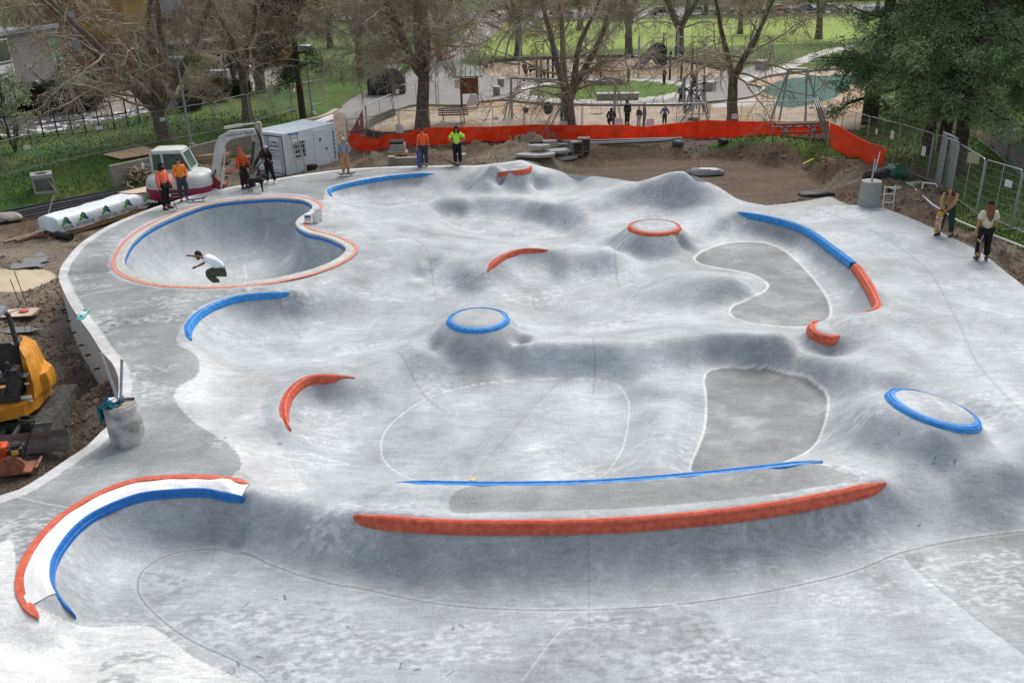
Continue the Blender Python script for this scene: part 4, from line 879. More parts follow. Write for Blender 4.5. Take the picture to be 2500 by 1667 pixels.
def bare_tree(label, base, h=13, r0=.32, seed=1, fork=2.6, limbs=None, twig=1.0, spread=1.0, group='bare plane trees round the skatepark', name='bare_tree', lv=(9, 7, 8), lean=(0, 0), tw=.011, low=True):
    rs = np.random.default_rng(seed); main = []; br = []; tg = []; root = empty(name, base, label=label, cat='tree', group=group)
    d0 = np.array([lean[0], lean[1], 1.0]); tr, d = wander(rs, np.zeros(3)+[0, 0, -.3], d0, fork+.3, 6, .06)
    rad = np.linspace(r0*1.1, r0*.82, 7); rad[0] = r0*1.5; rad[1] = r0*1.2; main.append((tr, rad)); tip = tr[-1]
    limbs = limbs or [(rs.uniform(0, 2*np.pi), rs.uniform(.25, .6)) for _ in range(4)]
    L1 = []
    for i, (az, tilt) in enumerate(limbs):
        dd = np.array([math.cos(az)*math.sin(tilt), math.sin(az)*math.sin(tilt), math.cos(tilt)]); ll = (h-fork)*rs.uniform(.72, 1.0)
        pts, de = wander(rs, tip-[0, 0, .15], dd, ll, 12, .28, 0, .25); rr = np.linspace(r0*.62, r0*.10, 13); main.append((pts, rr)); L1.append((pts, rr))
    for pts, rr in L1:
        n2 = int(lv[0])
        for j in range(n2):
            t = rs.uniform(.0 if low else .15, 1)**1.0; ii = min(int(t*12), 11); p = pts[ii]+(pts[ii+1]-pts[ii])*(t*12-ii); dl = pts[ii+1]-pts[ii]; dl /= np.linalg.norm(dl)
            ll = (h*.46*spread)*rs.uniform(.6, 1.1)*(1.05-t*.6); dd = perp_dir(rs, dl, rs.uniform(.8, 1.35)); dd[2] = dd[2]*.55+.12
            q, de = wander(rs, p, dd, ll, 9, .38, .35, .1); r2 = max(rr[ii]*.36, .026); q2 = np.linspace(r2, .018, 10); br.append((q, q2))
            for k in range(int(lv[1])):
                t2 = rs.uniform(.12, 1); i2 = min(int(t2*9), 8); p2 = q[i2]+(q[i2+1]-q[i2])*(t2*9-i2); dl2 = q[i2+1]-q[i2]; dl2 /= np.linalg.norm(dl2); l3 = ll*rs.uniform(.28, .55)*(1.1-t2*.5)
                d3 = perp_dir(rs, dl2, rs.uniform(.5, 1.2)); d3[2] -= .1; s3, _ = wander(rs, p2, d3, l3, 5, .5, .3); br.append((s3, np.linspace(.020, .012, 6)))
                for m in range(int(lv[2]*twig*1.8)):
                    t3 = rs.uniform(.1, 1); i3 = min(int(t3*5), 4); p3 = s3[i3]+(s3[i3+1]-s3[i3])*(t3*5-i3); dl3 = s3[i3+1]-s3[i3]; dl3 /= np.linalg.norm(dl3)
                    d4 = perp_dir(rs, dl3, rs.uniform(.4, 1.2)); d4[2] -= .15; s4, _ = wander(rs, p3, d4, rs.uniform(.4, 1.15), 3, .5, .22); tg.append((s4, np.linspace(tw, tw*.65, 4)))
    V, F = tubes_np(main, 10); V = V+rs.normal(0, .008, V.shape); np_mesh('trunk', V, F, M_bark, root)
    V1, F1 = tubes_np(br, 5); V2, F2 = tubes_np(tg, 3)
    # seed balls hanging in the twigs
    rs.random(); np_mesh('crown', np.vstack([V1, V2]), np.vstack([F1, F2+len(V1)]), M_twig, root)
    return root
def foliage_mesh(name, centers, rad, n, ll, lw, cols, seed, mat_, parent, flat=.7, droop=0., inner=.35):
    """many small leaf-sized faces in clumps round the centres; colour varies per clump and per leaf"""
    rs = np.random.default_rng(seed); Cn = np.asarray(centers); m = len(Cn); N = m*n
    dirs = rs.normal(size=(N, 3)); dirs /= np.linalg.norm(dirs, axis=1)[:, None]; rr = rs.uniform(inner, 1, N)[:, None]
    rd = np.repeat(np.broadcast_to(rad, (m,)), n)[:, None]
    P = np.repeat(Cn, n, 0)+dirs*rr*rd*np.array([1, 1, flat]); ax = dirs+rs.normal(0, .5, (N, 3)); ax[:, 2] -= droop; ax /= np.linalg.norm(ax, axis=1)[:, None]
    sd_ = np.cross(ax, rs.normal(size=(N, 3))); sd_ /= np.linalg.norm(sd_, axis=1)[:, None]+1e-9
    l = ll*rs.uniform(.6, 1.3, N)[:, None]; w_ = lw*rs.uniform(.6, 1.3, N)[:, None]
    V = np.stack([P-ax*l*.5, P+sd_*w_*.5, P+ax*l*.5, P-sd_*w_*.5], 1).reshape(-1, 3); F = np.arange(4*N).reshape(-1, 4)
    cl_ = np.repeat(rs.uniform(0, 1, m), n); ca = np.array(cols[0]); cb = np.array(cols[1]); col = ca+(cb-ca)*np.clip(cl_*.7+rs.uniform(0, .45, N), 0, 1)[:, None]
    return np_mesh(name, V, F, mat_, parent, False, col=np.repeat(col, 4, 0))
def vmat(name, rough=.7, trans=0.):
    if name in _mats: return _mats[name]
    m = bpy.data.materials.new(name); m.use_nodes = True; b = m.node_tree.nodes['Principled BSDF']; vc = m.node_tree.nodes.new('ShaderNodeVertexColor'); vc.layer_name = 'col'
    m.node_tree.links.new(vc.outputs[0], b.inputs['Base Color']); b.inputs['Roughness'].default_value = rough; b.inputs['Specular IOR Level'].default_value = .25; _mats[name] = m; return m
M_leaf = vmat('leaf_faces')
T = math.pi
bare_tree('bare leaning tree with a forked mossy trunk beside the tall street lamp', gp(378, 322), 12.5, .42, 11, 1.7, [(2.75, .62), (1.9, .15), (.6, .25), (4.0, .55), (.1, .75)], 1.1, 1.05, lv=(11, 7, 8), lean=(-.05, 0))
bare_tree('bare tree with dark straight trunk left of the dark evergreen', gp(570, 278), 13, .30, 12, 3.0, [(2.6, .5), (1.2, .2), (.4, .45), (5.0, .5)], 1.2, .95, lv=(10, 7, 8))
bare_tree('large bare tree with thick trunk behind the park bench', gp(970, 298), 13.5, .42, 13, 3.3, [(3.0, .7), (1.6, .1), (.5, .35), (4.2, .6), (2.3, .45)], 1.5, 1.15, lv=(13, 8, 9))
bare_tree('bare tree with three upright forks in the middle of the playground', gp(1309, 292), 12.5, .40, 14, 1.5, [(2.7, .22), (.2, .28), (1.5, .3), (5.2, .5)], 1.2, 1.05, lv=(12, 8, 8))
bare_tree('slim bare tree in front of the grassy field, right half of the playground', gp(1682, 290), 12, .33, 15, 2.9, [(2.9, .28), (.25, .35), (4.7, .6)], 1.0, 1.15, lv=(11, 7, 7))
B2 = 'bare trees behind the playground and on the lawns'
for i, (px, py, hh, rr, sd_, lb) in enumerate([(600, 214, 12, .4, 21, 'pale spotted bare trunk just behind the dark straight one'), (1445, 128, 14, .4, 22, 'bare tree rising from the far edge of the playground, left of centre field'),
     (1560, 142, 14, .45, 23, 'stout bare tree rising from the far playground edge in front of the field'), (1190, 128, 13, .4, 24, 'bare tree behind the arched climbing frame'),
     (880, 150, 13, .42, 25, 'bare tree on the lawn beyond the dark covered equipment box'), (760, 110, 13, .4, 26, 'bare tree on the far lawn left of the long path'), (1030, 85, 14, .4, 27, 'bare tree beside the far bend of the long path'),
     (450, 120, 12, .34, 28, 'bare tree in front of the yellow school wall'), (1700, 78, 13, .34, 29, 'distant bare tree on the field in line with the slim tree'), (1330, 70, 14, .36, 30, 'distant bare tree at the left part of the field'),
     (1880, 90, 13, .4, 31, 'bare tree half hidden behind the big evergreens'), (330, 175, 12, .3, 33, 'bare tree in the school yard just behind the leaning tree'), (520, 165, 13, .3, 34, 'bare tree between the canopy columns and the spotted trunk'), (830, 178, 12, .33, 35, 'bare tree on the lawn left of the dark covered shed'), (1010, 140, 12, .33, 36, 'bare tree on the lawn behind the kiosk'), (640, 130, 13, .35, 37, 'bare tree behind the fir near the school canopy')]):
    bare_tree(lb, gp(px, py), hh, rr, sd_, 3.0, None, .9, 1.05, lv=(9, 7, 6), tw=.016, group=B2)
# far row of trees along the road, four shapes copied
far = [bare_tree('', (0, 0, 0), 13, .35, 40+i, 2.5, None, 1.0, 1.0, lv=(7, 6, 6), tw=.03, group=B2) for i in range(3)]
fl_ = ['leftmost of the far roadside trees above the school roofs', 'far roadside tree above the street lamp', 'far roadside tree above the dark evergreen', 'far roadside tree left of the long path', 'far roadside tree where the long path ends', 'far roadside tree right of the long path end', 'far roadside tree above the arched climber', 'far roadside tree above the left end of the field', 'far roadside tree above the middle of the field', 'far roadside tree above the slim bare tree', 'far roadside tree above the right end of the field', 'far roadside tree above the left edge of the evergreens', 'far roadside tree above the middle of the evergreens', 'rightmost of the far roadside trees behind the evergreens']
for i in range(14):
    px = 380+i*135+random.uniform(-40, 40); py = 58-i*2.6; p = gp(px, py); o = far[i] if i < 3 else copy_tree(far[i % 3])
    o.location = p; o.rotation_euler[2] = random.uniform(0, 6.28); s_ = random.uniform(.9, 1.25); o.scale = (s_, s_, s_); o['label'] = fl_[i]
# ------------------------------------------------------------------ big evergreens on the right
def evergreen(label, base, h, r0, seed, width, zlow, cols, density=1.0, ll=.22, lw=.045, group='evergreen trees on the right lawn', name='evergreen_tree', off=(0, 0), trunks=1, crad=.55, n=70, skew=None):
    rs = np.random.default_rng(seed); root = empty(name, base, label=label, cat='tree', group=group); main = []; br = []; cen = []
    for t_ in range(trunks):
        st = np.array([t_*.9-.45*(trunks-1), t_*.3, -.3]); tr, d = wander(rs, st, np.array([off[0]*.2, off[1]*.2, 1.]), h*.97, 10, .06); main.append((tr, np.linspace(r0, r0*.15, 11)))
        for j in range(int(46*density)):
            z = zlow+(h-zlow)*rs.uniform(0, 1)**.9; u = (z-zlow)/(h-zlow); ii = min(int(z/h*10), 9); p = tr[ii]+(tr[ii+1]-tr[ii])*(z/h*10-ii)
            az = rs.uniform(0, 2*np.pi); L = width*(1-u**1.6*.75)*rs.uniform(.55, 1.1)*(.75+.35*min(1, u*4)); dd = np.array([math.cos(az), math.sin(az), rs.uniform(-.15, .35)])
            if skew is not None: dd[:2] += skew; 
            q, de = wander(rs, p, dd, L, 6, .3, .5, 0); br.append((q, np.linspace(max(.05, r0*.28*(1-u)), .02, 7)))
            for k in range(7):
                t2 = rs.uniform(.25, 1.02); i2 = min(int(t2*6), 5); c = q[i2]+(q[i2+1]-q[i2])*(t2*6-i2); cen.append(c+rs.normal(0, .3, 3)*[1, 1, .6])
                e = c+rs.normal(0, .5, 3)*[1, 1, .5]-[0, 0, .25]; cen.append(e); br.append((np.array([c, (c+e)/2+[0, 0, .06], e]), np.array([.02, .015, .01])))
    V, F = tubes_np(main, 10); V += rs.normal(0, .01, V.shape); np_mesh('trunk', V, F, M_barkd, root)
    V, F = tubes_np(br, 4); np_mesh('branches', V, F, M_barkd, root)
    foliage_mesh('crown', cen, rs.uniform(crad*.6, crad*1.25, len(cen)), n, ll, lw, cols, seed+1, M_leaf, root, .75, .25)
    return root
EG = ((.05, .09, .035), (.19, .28, .13)); EG2 = ((.065, .11, .045), (.27, .37, .19))
evergreen('dark evergreen with an ivy clad trunk behind the bend in the red screen', gp(1996, 285), 15, .5, 61, 4.1, 2.0, EG, 1.4)
evergreen('tall grey green evergreen with twin trunks in the middle of the right lawn', gp(2150, 350), 15, .30, 62, 4.4, 3.1, EG2, .9, trunks=2)
evergreen('nearest grey green evergreen with single straight trunk beside the fence corner', gp(2196, 402), 14, .30, 63, 3.9, 3.4, EG2, 1.25, skew=np.array([.25, 0]))
evergreen('grey green evergreen at the right edge, drooping bare twigs below', gp(2370, 330), 15, .4, 64, 5.0, 3.0, EG2, 1.2)
evergreen('evergreen behind the twin trunked one, half hidden', gp(2090, 255), 15, .4, 65, 4.4, 3.2, EG, 1.1)
evergreen('evergreen far back at the right edge of the lawn', gp(2330, 230), 16, .4, 66, 5.0, 2.5, EG, 1.1)
evergreen('dark green fir between the dark straight bare tree and the container', gp(698, 278), 13, .26, 67, 2.6, 3.0, ((.012, .025, .012), (.04, .075, .035)), .8, .16, .04, group=None, name='fir_tree', n=60)
# blossoming small trees and shrubs
def small_tree(label, base, h, w_, seed, cols, name='blossom_tree', cat='tree', n=30, group=None, stems=5, crad=.3, ll=.09, lw=.07, low=.35):
    rs = np.random.default_rng(seed); root = empty(name, base, label=label, cat=cat, group=group); br = []; cen = []
    for j in range(stems):
        az = rs.uniform(0, 6.28); dd = np.array([math.cos(az)*.35, math.sin(az)*.35, 1]); q, _ = wander(rs, np.array([0, 0, -.1]), dd, h*rs.uniform(.75, 1), 7, .25, 0, .3); br.append((q, np.linspace(.05*h/4, .012, 8)))
        for k in range(12):
            t2 = rs.uniform(low, 1); i2 = min(int(t2*7), 6); c = q[i2]; az = rs.uniform(0, 6.28); e, _ = wander(rs, c, np.array([math.cos(az), math.sin(az), rs.uniform(.1, .8)]), w_*rs.uniform(.3, .9), 4, .3); br.append((e, np.linspace(.018, .008, 5))); cen += [e[2], e[3], e[4]]
    V, F = tubes_np(br, 4); np_mesh('stems', V, F, M_barkd, root)
    foliage_mesh('blossom' if 'blossom' in name else 'foliage', cen, rs.uniform(crad*.6, crad*1.3, len(cen)), n, ll, lw, cols, seed+5, M_leaf, root, .8)
    return root
BL = ((.22, .26, .12), (.62, .64, .48))
small_tree('white blossoming young tree at the left edge by the black fence', gp(35, 350), 5.2, 1.5, 71, BL, group='young blossoming trees', n=34)
small_tree('blossoming young tree in front of the grey school wall', gp(185, 262), 6.0, 1.9, 72, BL, group='young blossoming trees', n=16)
small_tree('yellow green budding young tree right of the street lamp', gp(460, 240), 5.0, 1.5, 73, ((.2, .22, .07), (.5, .5, .2)), group='young blossoming trees', n=20)
HB = ((.012, .022, .010), (.05, .075, .03))
for i, (px, py, w_, lb) in enumerate([(120, 258, 1.8, 'dark green shrub against the grey school wall, leftmost'), (160, 256, 1.8, 'dark shrub second from left at the grey wall'), (200, 252, 1.9, 'dark shrub at the right end of the grey wall'), (500, 236, 1.4, 'low brownish shrub by the black fence'), (440, 255, 1.0, 'small low shrub at the foot of the fence near the street lamp'), (555, 222, 1.0, 'small shrub beside the spotted trunk'), (52, 262, 1.5, 'dark shrub under the white framed windows')]):
    small_tree(lb, gp(px, py), w_*1.3, w_, 80+i, HB if i not in (3,) else ((.05, .05, .02), (.12, .12, .05)), 'shrub', 'shrub', 40, 'shrubs along the school', 9, .4, .12, .07, .1)
# ------------------------------------------------------------------ people
def skin_mesh(verts, edges, radii, sub=1):
    me = bpy.data.meshes.new('t'); me.from_pydata(verts, edges, []); o = bpy.data.objects.new('t', me); COL.objects.link(o)
    m = o.modifiers.new('s', 'SKIN'); m.use_smooth_shade = True
    for i, r in enumerate(radii):
        sv = me.skin_vertices[0].data[i]; sv.radius = (r, r) if not isinstance(r, tuple) else r; sv.use_root = (i == 0)
    if sub: s = o.modifiers.new('u', 'SUBSURF'); s.levels = s.render_levels = sub
    dg = bpy.context.evaluated_depsgraph_get(); ev_ = o.evaluated_get(dg); m2 = bpy.data.meshes.new_from_object(ev_)
    V = [tuple(v.co) for v in m2.vertices]; F = [tuple(p.vertices) for p in m2.polygons]
    bpy.data.objects.remove(o); bpy.data.meshes.remove(me); bpy.data.meshes.remove(m2); return V, F
SK = mat('skin', srgb('#c08a6e'), .55, var=.08, scale=6); SKD = mat('brown_skin', srgb('#7a4a34'), .55, var=.1, scale=6); M_eye = mat('eyes', (.02, .015, .015), .3)
def cloth(n, h, var=.14, **k): return mat(n, srgb(h), .85, 0, var, 5, bump=.8, bscale=18, **k)
DEF = dict(pelvis=(0, 0, .95), spine=(0, 0, 1.14), chest=(0, 0, 1.36), neck=(0, .0, 1.51), head=(0, -.02, 1.65),
           shL=(.18, 0, 1.43), elL=(.25, .01, 1.14), haL=(.27, -.06, .90), shR=(-.18, 0, 1.43), elR=(-.25, .01, 1.14), haR=(-.27, -.06, .90),
           hiL=(.095, 0, .90), knL=(.11, -.03, .50), anL=(.12, .02, .09), toL=(.13, -.17, .035), hiR=(-.095, 0, .90), knR=(-.11, -.03, .50), anR=(-.12, .02, .09), toR=(-.13, -.17, .035))
def person(base, yaw, label, pose=None, s=1.0, skin=SK, top=None, legs=None, shoes=None, hair=None, hat=None, hatm=None, sleeve=1.0, group='people standing on the skatepark', loose=1.0, hlen=0.0, beard=None, fine=True, short_leg=False, name='person', hood=None, face=None, cuff=None):
    J = dict(DEF); J.update(pose or {}); J = {k: Vector(v) for k, v in J.items()}; root = empty(name, base, yaw, label, 'person', group); root.scale = (s, s, s)
    lt = loose
    # bare body
    vs = [J['pelvis'], J['spine'], J['chest'], J['neck'], J['neck'].lerp(J['head'], .55)]; ed = [(0, 1), (1, 2), (2, 3), (3, 4)]; rr = [.115, .105, .12, .055, .052]
    hands = []
    for sd_ in 'LR':
        i = len(vs); a, b, c = J['sh'+sd_], J['el'+sd_], J['ha'+sd_]; d = (c-b).normalized()
        vs += [a, a.lerp(b, .5), b, b.lerp(c, .5), c, c+d*.07]; ed += [(2, i)]+[(i+k, i+k+1) for k in range(5)]; rr += [.052, .045, .038, .036, .024, (.018, .034)]
        hands.append((c+d*.075, d, sd_))
        i = len(vs); a, b, c, t = J['hi'+sd_], J['kn'+sd_], J['an'+sd_], J['to'+sd_]
        vs += [a, a.lerp(b, .5), b, b.lerp(c, .4), c, c.lerp(t, .5), t]; ed += [(0, i)]+[(i+k, i+k+1) for k in range(6)]; rr += [.085, .075, .055, .052, .036, .036, .028]
    V, F = skin_mesh(vs, ed, rr, 1 if fine else 0)
    mb = MB(); mb.add(V, F)
    fwd = face or Vector((0, -1, 0)); fwd = Vector(fwd).normalized(); H_ = J['head']; sid = fwd.cross(Vector((0, 0, 1))).normalized(); upv = sid.cross(fwd).normalized()
    Mh = Matrix((sid, -fwd, upv)).transposed().to_4x4(); Mh.translation = H_
    mb.M = Mh; mb.ball((0, 0, .015), (.074, .092, .105), 14, 10); mb.ball((0, -.022, -.055), (.052, .06, .055), 10, 7); mb.ball((0, -.1, -.012), (.013, .02, .024), 6, 5)
    mb.ball((.076, .005, -.01), (.012, .02, .03), 6, 5); mb.ball((-.076, .005, -.01), (.012, .02, .03), 6, 5); mb.ball((0, -.085, -.052), (.026, .014, .01), 6, 4); mb.M = Matrix.Identity(4)
    if fine:
        for p, d, sd_ in hands:
            q = d.cross(Vector((0, 1, 0)));
            if q.length < .2: q = d.cross(Vector((1, 0, 0)))
            q.normalize(); n2 = d.cross(q)
            for k in range(4):
                o_ = q*(k-1.5)*.019; L = (.062, .075, .070, .055)[k]; b0 = p+o_-d*.02; mb.tube([b0, b0+d*L*.55+n2*.006, b0+d*L*.85+n2*.022, b0+d*L+n2*.04], [.0095, .009, .008, .006], 5)
            b0 = p-d*.05+q*(.03 if sd_ == 'L' else -.03); tq = q if sd_ == 'L' else -q; mb.tube([b0, b0+d*.03+tq*.022, b0+d*.055+tq*.026+n2*.01], [.011, .010, .007], 5)
    mb.build('body', skin, root, auto=R(60))
    if fine:
        for sx in (-.03, .03):
            mb = MB(); mb.M = Mh; mb.ball((sx, -.088, .012), (.011, .008, .007), 6, 4); mb.build('eye', M_eye, root)
    if top:
        k = .012+.014*lt; vs = [J['pelvis']+Vector((0, 0, .03)), J['spine'], J['chest'], J['neck']-Vector((0, 0, .035))]; ed = [(0, 1), (1, 2), (2, 3)]; vs[0] = J['pelvis']-Vector((0, 0, .04)); rr = [.142+k, .12+k, .125+k, .06]
        for sd_ in 'LR':
            i = len(vs); a, b, c = J['sh'+sd_], J['el'+sd_], J['ha'+sd_]; vs.append(a); ed.append((2, i)); rr.append(.058+k*.7)
            if sleeve <= .6: vs += [a.lerp(b, .45), a.lerp(b, .8)]; rr += [.062+k, .066+k]; ed += [(i, i+1), (i+1, i+2)]
            else:
                vs += [a.lerp(b, .5), b, b.lerp(c, .5), b.lerp(c, .93)]; rr += [.055+k, .05+k, .045+k, .038+k*.6]; ed += [(i+q, i+q+1) for q in range(4)]
        V, F = skin_mesh(vs, ed, rr, 1); mb = MB(); mb.add(V, F); mb.build('hoodie' if hood else ('sweater' if sleeve > .6 else 'shirt'), top, root, auto=R(60))
    if hood: mb = MB(); mb.M = Mh; mb.ball((0, .035, .0), (.105, .115, .125), 12, 8); mb.ball((0, .06, -.1), (.12, .09, .06), 10, 6); mb.build('hood', top, root, auto=R(60))
    if legs:
        k = .010+.016*lt; vs = [J['pelvis']]; ed = []; rr = [.13+k*.6]
        for sd_ in 'LR':
            i = len(vs); a, b, c = J['hi'+sd_], J['kn'+sd_], J['an'+sd_]
            pts = [a, a.lerp(b, .5), b]+([] if short_leg else [b.lerp(c, .45), b.lerp(c, .95)]); vs += pts; rr += [.098+k, .085+k, .066+k]+([] if short_leg else [.062+k, .055+k]); ed += [(0, i)]+[(i+q, i+q+1) for q in range(len(pts)-1)]
        V, F = skin_mesh(vs, ed, rr, 1); mb = MB(); mb.add(V, F); mb.build('trousers', legs, root, auto=R(60))
    for sd_ in 'LR':
        c, t = J['an'+sd_], J['to'+sd_]; d = (t-c); d.z = 0; d = d.normalized() if d.length > .02 else Vector((0, -1, 0))
        m3 = Matrix((Vector((0, 0, 1)).cross(-d), -d, Vector((0, 0, 1)))).transposed(); mb = MB(); m4 = m3.to_4x4(); m4.translation = Vector((c.x, c.y, c.z-.05)); mb.M = m4
        mb.ball((0, -.05, -.005), (.048, .145, .045), 12, 6); mb.ball((0, .03, .035), (.043, .062, .05), 10, 6); mb.box((0, -.05, -.03), (.09, .27, .018), bev=.008); mb.build('shoe', shoes or M_black, root, auto=R(50))
    if hair:
        mb = MB(); mb.M = Mh; mb.ball((0, .016, .028), (.084, .094, .105), 14, 9)
        if hlen:
            for a in range(13):
                an = R(-125+a*250/12)+math.pi/2; x = math.cos(an)*.082; y = math.sin(an)*.085+.01; L = hlen*(1-.08*abs(a % 3-1)); mb.tube([(x, y, .04), (x*1.1, y*1.12, -.07), (x*1.35, y*1.1+.02, -.07-L*.5), (x*1.3, y*1.05+.035, -.07-L)], [.03, .036, .044, .018], 6)
        mb.build('hair', hair, root, auto=R(60))
    if beard: mb = MB(); mb.M = Mh; mb.ball((0, -.045, -.075), (.055, .058, .05), 10, 6); mb.build('beard', beard, root, auto=R(60))
    if hat:
        mb = MB(); mb.M = Mh
        if hat == 'beanie': mb.ball((0, .012, .055), (.09, .102, .10), 14, 9); mb.lathe([(.092, -.0), (.1, .005), (.1, .045), (.092, .05)], (0, .012, .03), 16, 1, 1.12)
        else: mb.ball((0, .01, .055), (.088, .1, .085), 14, 9); mb.prism([(-.06, -.07), (-.055, -.15), (0, -.175), (.055, -.15), (.06, -.07)], .012, 'z', (0, 0, .055))
        mb.build('beanie' if hat == 'beanie' else 'cap', hatm, root, auto=R(50))
    return root
def skateboard(loc, rot, label, deck, wheelc, under=None, group='skateboards', sticker=None):
    """deck along local x with kicked nose and tail, wheels below; rot: euler"""
    root = empty('skateboard', loc, 0, label, 'skateboard', group); root.rotation_euler = rot; V = []; F = []; nx = 17; ny = 6
    for i in range(nx):
        x = -.40+.80*i/(nx-1); a = abs(x); z = .095+max(0, a-.26)**1.2*.42; w_ = .10*math.sqrt(max(0, 1-max(0, (a-.30)/.102)**2)); w_ = max(w_, .012)
        for j in range(ny): t = -1+2*j/(ny-1); V.append((x, t*w_, z+.008*t*t)); 
    n0 = len(V); V += [(x, y, z-.011) for x, y, z in V]
    for i in range(nx-1):
        for j in range(ny-1): a = i*ny+j; F.append((a, a+ny, a+ny+1, a+1)); F.append((a+n0, a+1+n0, a+ny+1+n0, a+ny+n0))
    for i in range(nx-1):
        for j in (0, ny-1): a = i*ny+j; F.append((a, a+n0, a+ny+n0, a+ny) if j == 0 else (a, a+ny, a+ny+n0, a+n0))
    for j in range(ny-1): F.append((j, j+1, j+1+n0, j+n0)); a = (nx-1)*ny+j; F.append((a, a+n0, a+n0+1, a+1))
    mb = MB(); mb.add(V, F); mb.build('deck', deck, root, auto=R(50))
    if under:
        mb = MB(); mb.box((0, 0, .081), (.46, .16, .004)); mb.build('bottom_graphic', under, root)
    for sx in (-.21, .21):
        mb = MB(); mb.box((sx, 0, .072), (.08, .055, .02), bev=.004); mb.tube([(sx, -.095, .04), (sx, .095, .04)], .010, 6); mb.box((sx, 0, .052), (.03, .06, .035), bev=.005); mb.build('truck', M_steel, root)
        for sy in (-.085, .085): mb = MB(); mb.tube([(sx, sy-.017, .028), (sx, sy+.017, .028)], .028, 12); mb.build('wheel', wheelc, root)
    return root
W_w = mat('cream_urethane', (.75, .72, .62), .5); W_y = mat('yellow_urethane', (.62, .42, .04), .5)
D_dark = mat('grip_tape', (.02, .02, .022), .95); D_wood = mat('maple_deck', (.42, .27, .14), .5)
bpy.context.view_layer.update()
C_jean = cloth('dark_denim', '#3a414b'); C_blk = cloth('black_cloth', '#17171a'); C_brown = cloth('dark_brown_cloth', '#2b1d1b')
def onp(px, py, z=0): p = at(px, py, z); return Vector((p.x, p.y, H(p.x, p.y)+.01))
BKH = mat('black_hair', (.012, .01, .01), .6, bump=1, bscale=60); BRH = mat('brown_hair', (.05, .025, .015), .6, bump=1, bscale=60); AUB = mat('auburn_hair', (.22, .10, .045), .6, 0, .4, 20, bump=1, bscale=60)
person(onp(385, 480), R(70), 'man in a coral long sleeve shirt and black cap with a skateboard by his leg', dict(haL=(.24, -.22, .86), elL=(.25, -.03, 1.12), toL=(.16, -.15, .035), neck=(0, -.03, 1.5), head=(0, -.07, 1.64)), 1.06, top=cloth('coral_shirt', '#f07a5c'), legs=C_blk, hair=BKH, hlen=.1, hat='cap', hatm=C_blk, beard=BKH, loose=1.5)
skateboard(onp(398, 484)+Vector((0, -.05, .42)), (0, R(83), R(20)), 'skateboard standing on end beside the man in coral', D_dark, W_w, D_wood)
person(onp(424, 461), R(35), 'man in an orange long sleeve shirt, brown cap and faded dark jeans', dict(knL=(.13, -.16, .52), anL=(.10, -.05, .14), toL=(.10, -.23, .10), anR=(-.10, .06, .09), haL=(.2, -.12, .93), haR=(-.2, -.05, .92), head=(.02, -.04, 1.65)), 1.0, top=cloth('orange_shirt', '#ff8a32'), legs=C_jean, hat='cap', hatm=cloth('maroon_cap', '#3a201c'), loose=1.6, shoes=mat('navy_shoe', (.02, .025, .05), .7))
skateboard(onp(456, 463)+Vector((0, 0, .01)), (0, R(-6), R(14)), 'skateboard lying beside the man in orange long sleeves', D_dark, W_w)
# plaid
def plaid():
    m = mat('plaid_flannel', srgb('#f0642c'), .85, bump=.6); nt = m.node_tree; N = nt.nodes; L = nt.links; b = N['Principled BSDF']; tc = N.new('ShaderNodeTexCoord'); sp = N.new('ShaderNodeSeparateXYZ'); L.new(tc.outputs['Object'], sp.inputs[0]); last = None
    for ax, per in ((0, .11), (2, .11)):
        a = N.new('ShaderNodeMath'); a.operation = 'PINGPONG'; a.inputs[1].default_value = per/2; L.new(sp.outputs[ax], a.inputs[0]); c = N.new('ShaderNodeMath'); c.operation = 'LESS_THAN'; c.inputs[1].default_value = .011; L.new(a.outputs[0], c.inputs[0])
        if last: mx = N.new('ShaderNodeMath'); mx.operation = 'MAXIMUM'; L.new(last, mx.inputs[0]); L.new(c.outputs[0], mx.inputs[1]); last = mx.outputs[0]
        else: last = c.outputs[0]
    mix = N.new('ShaderNodeMix'); mix.data_type = 'RGBA'; L.new(last, mix.inputs[0]); mix.inputs[6].default_value = (*srgb('#f0642c'), 1); mix.inputs[7].default_value = (.015, .012, .012, 1); L.new(mix.outputs[2], b.inputs['Base Color']); return m
person(onp(564, 432), R(60), 'man in a bright orange beanie and orange black plaid flannel holding a leash', dict(haL=(.26, -.2, .93), elL=(.27, .0, 1.15)), .98, top=plaid(), legs=C_brown, hat='beanie', hatm=cloth('neon_orange_knit', '#ff4a22'), loose=1.8, beard=mat('grey_beard', (.3, .28, .26), .8))
person(onp(622, 420), R(-10), 'person in black with a lavender beanie and folded arms', dict(elL=(.24, -.08, 1.14), haL=(-.06, -.19, 1.20), elR=(-.24, -.08, 1.16), haR=(.07, -.18, 1.17), anL=(.24, 0, .09), toL=(.28, -.15, .035), knL=(.17, -.03, .5), anR=(-.14, 0, .09), head=(-.02, -.04, 1.65)), .92, top=C_blk, legs=C_blk, hair=BRH, hlen=.12, hat='beanie', hatm=cloth('lavender_knit', '#b7a6d6'), shoes=mat('white_shoe', (.7, .7, .72), .6), loose=1.2)
p5 = onp(796, 405)
person(p5+Vector((0, 0, .11)), R(15), 'man in a grey hoodie, pale cap and tan trousers standing on a skateboard', dict(haL=(.15, -.12, .98), haR=(-.14, -.12, .98), elL=(.25, .02, 1.18), elR=(-.25, .02, 1.18), toL=(.17, -.15, .035), head=(0, -.06, 1.63)), .93, top=cloth('grey_fleece', '#8c9098'), legs=cloth('tan_canvas', '#b98a62'), hat='cap', hatm=cloth('beige_cap', '#c9b8a4'), hood=True, loose=1.8)
skateboard(p5, (0, 0, R(12)), 'skateboard under the feet of the man in the grey hoodie', D_dark, W_w)
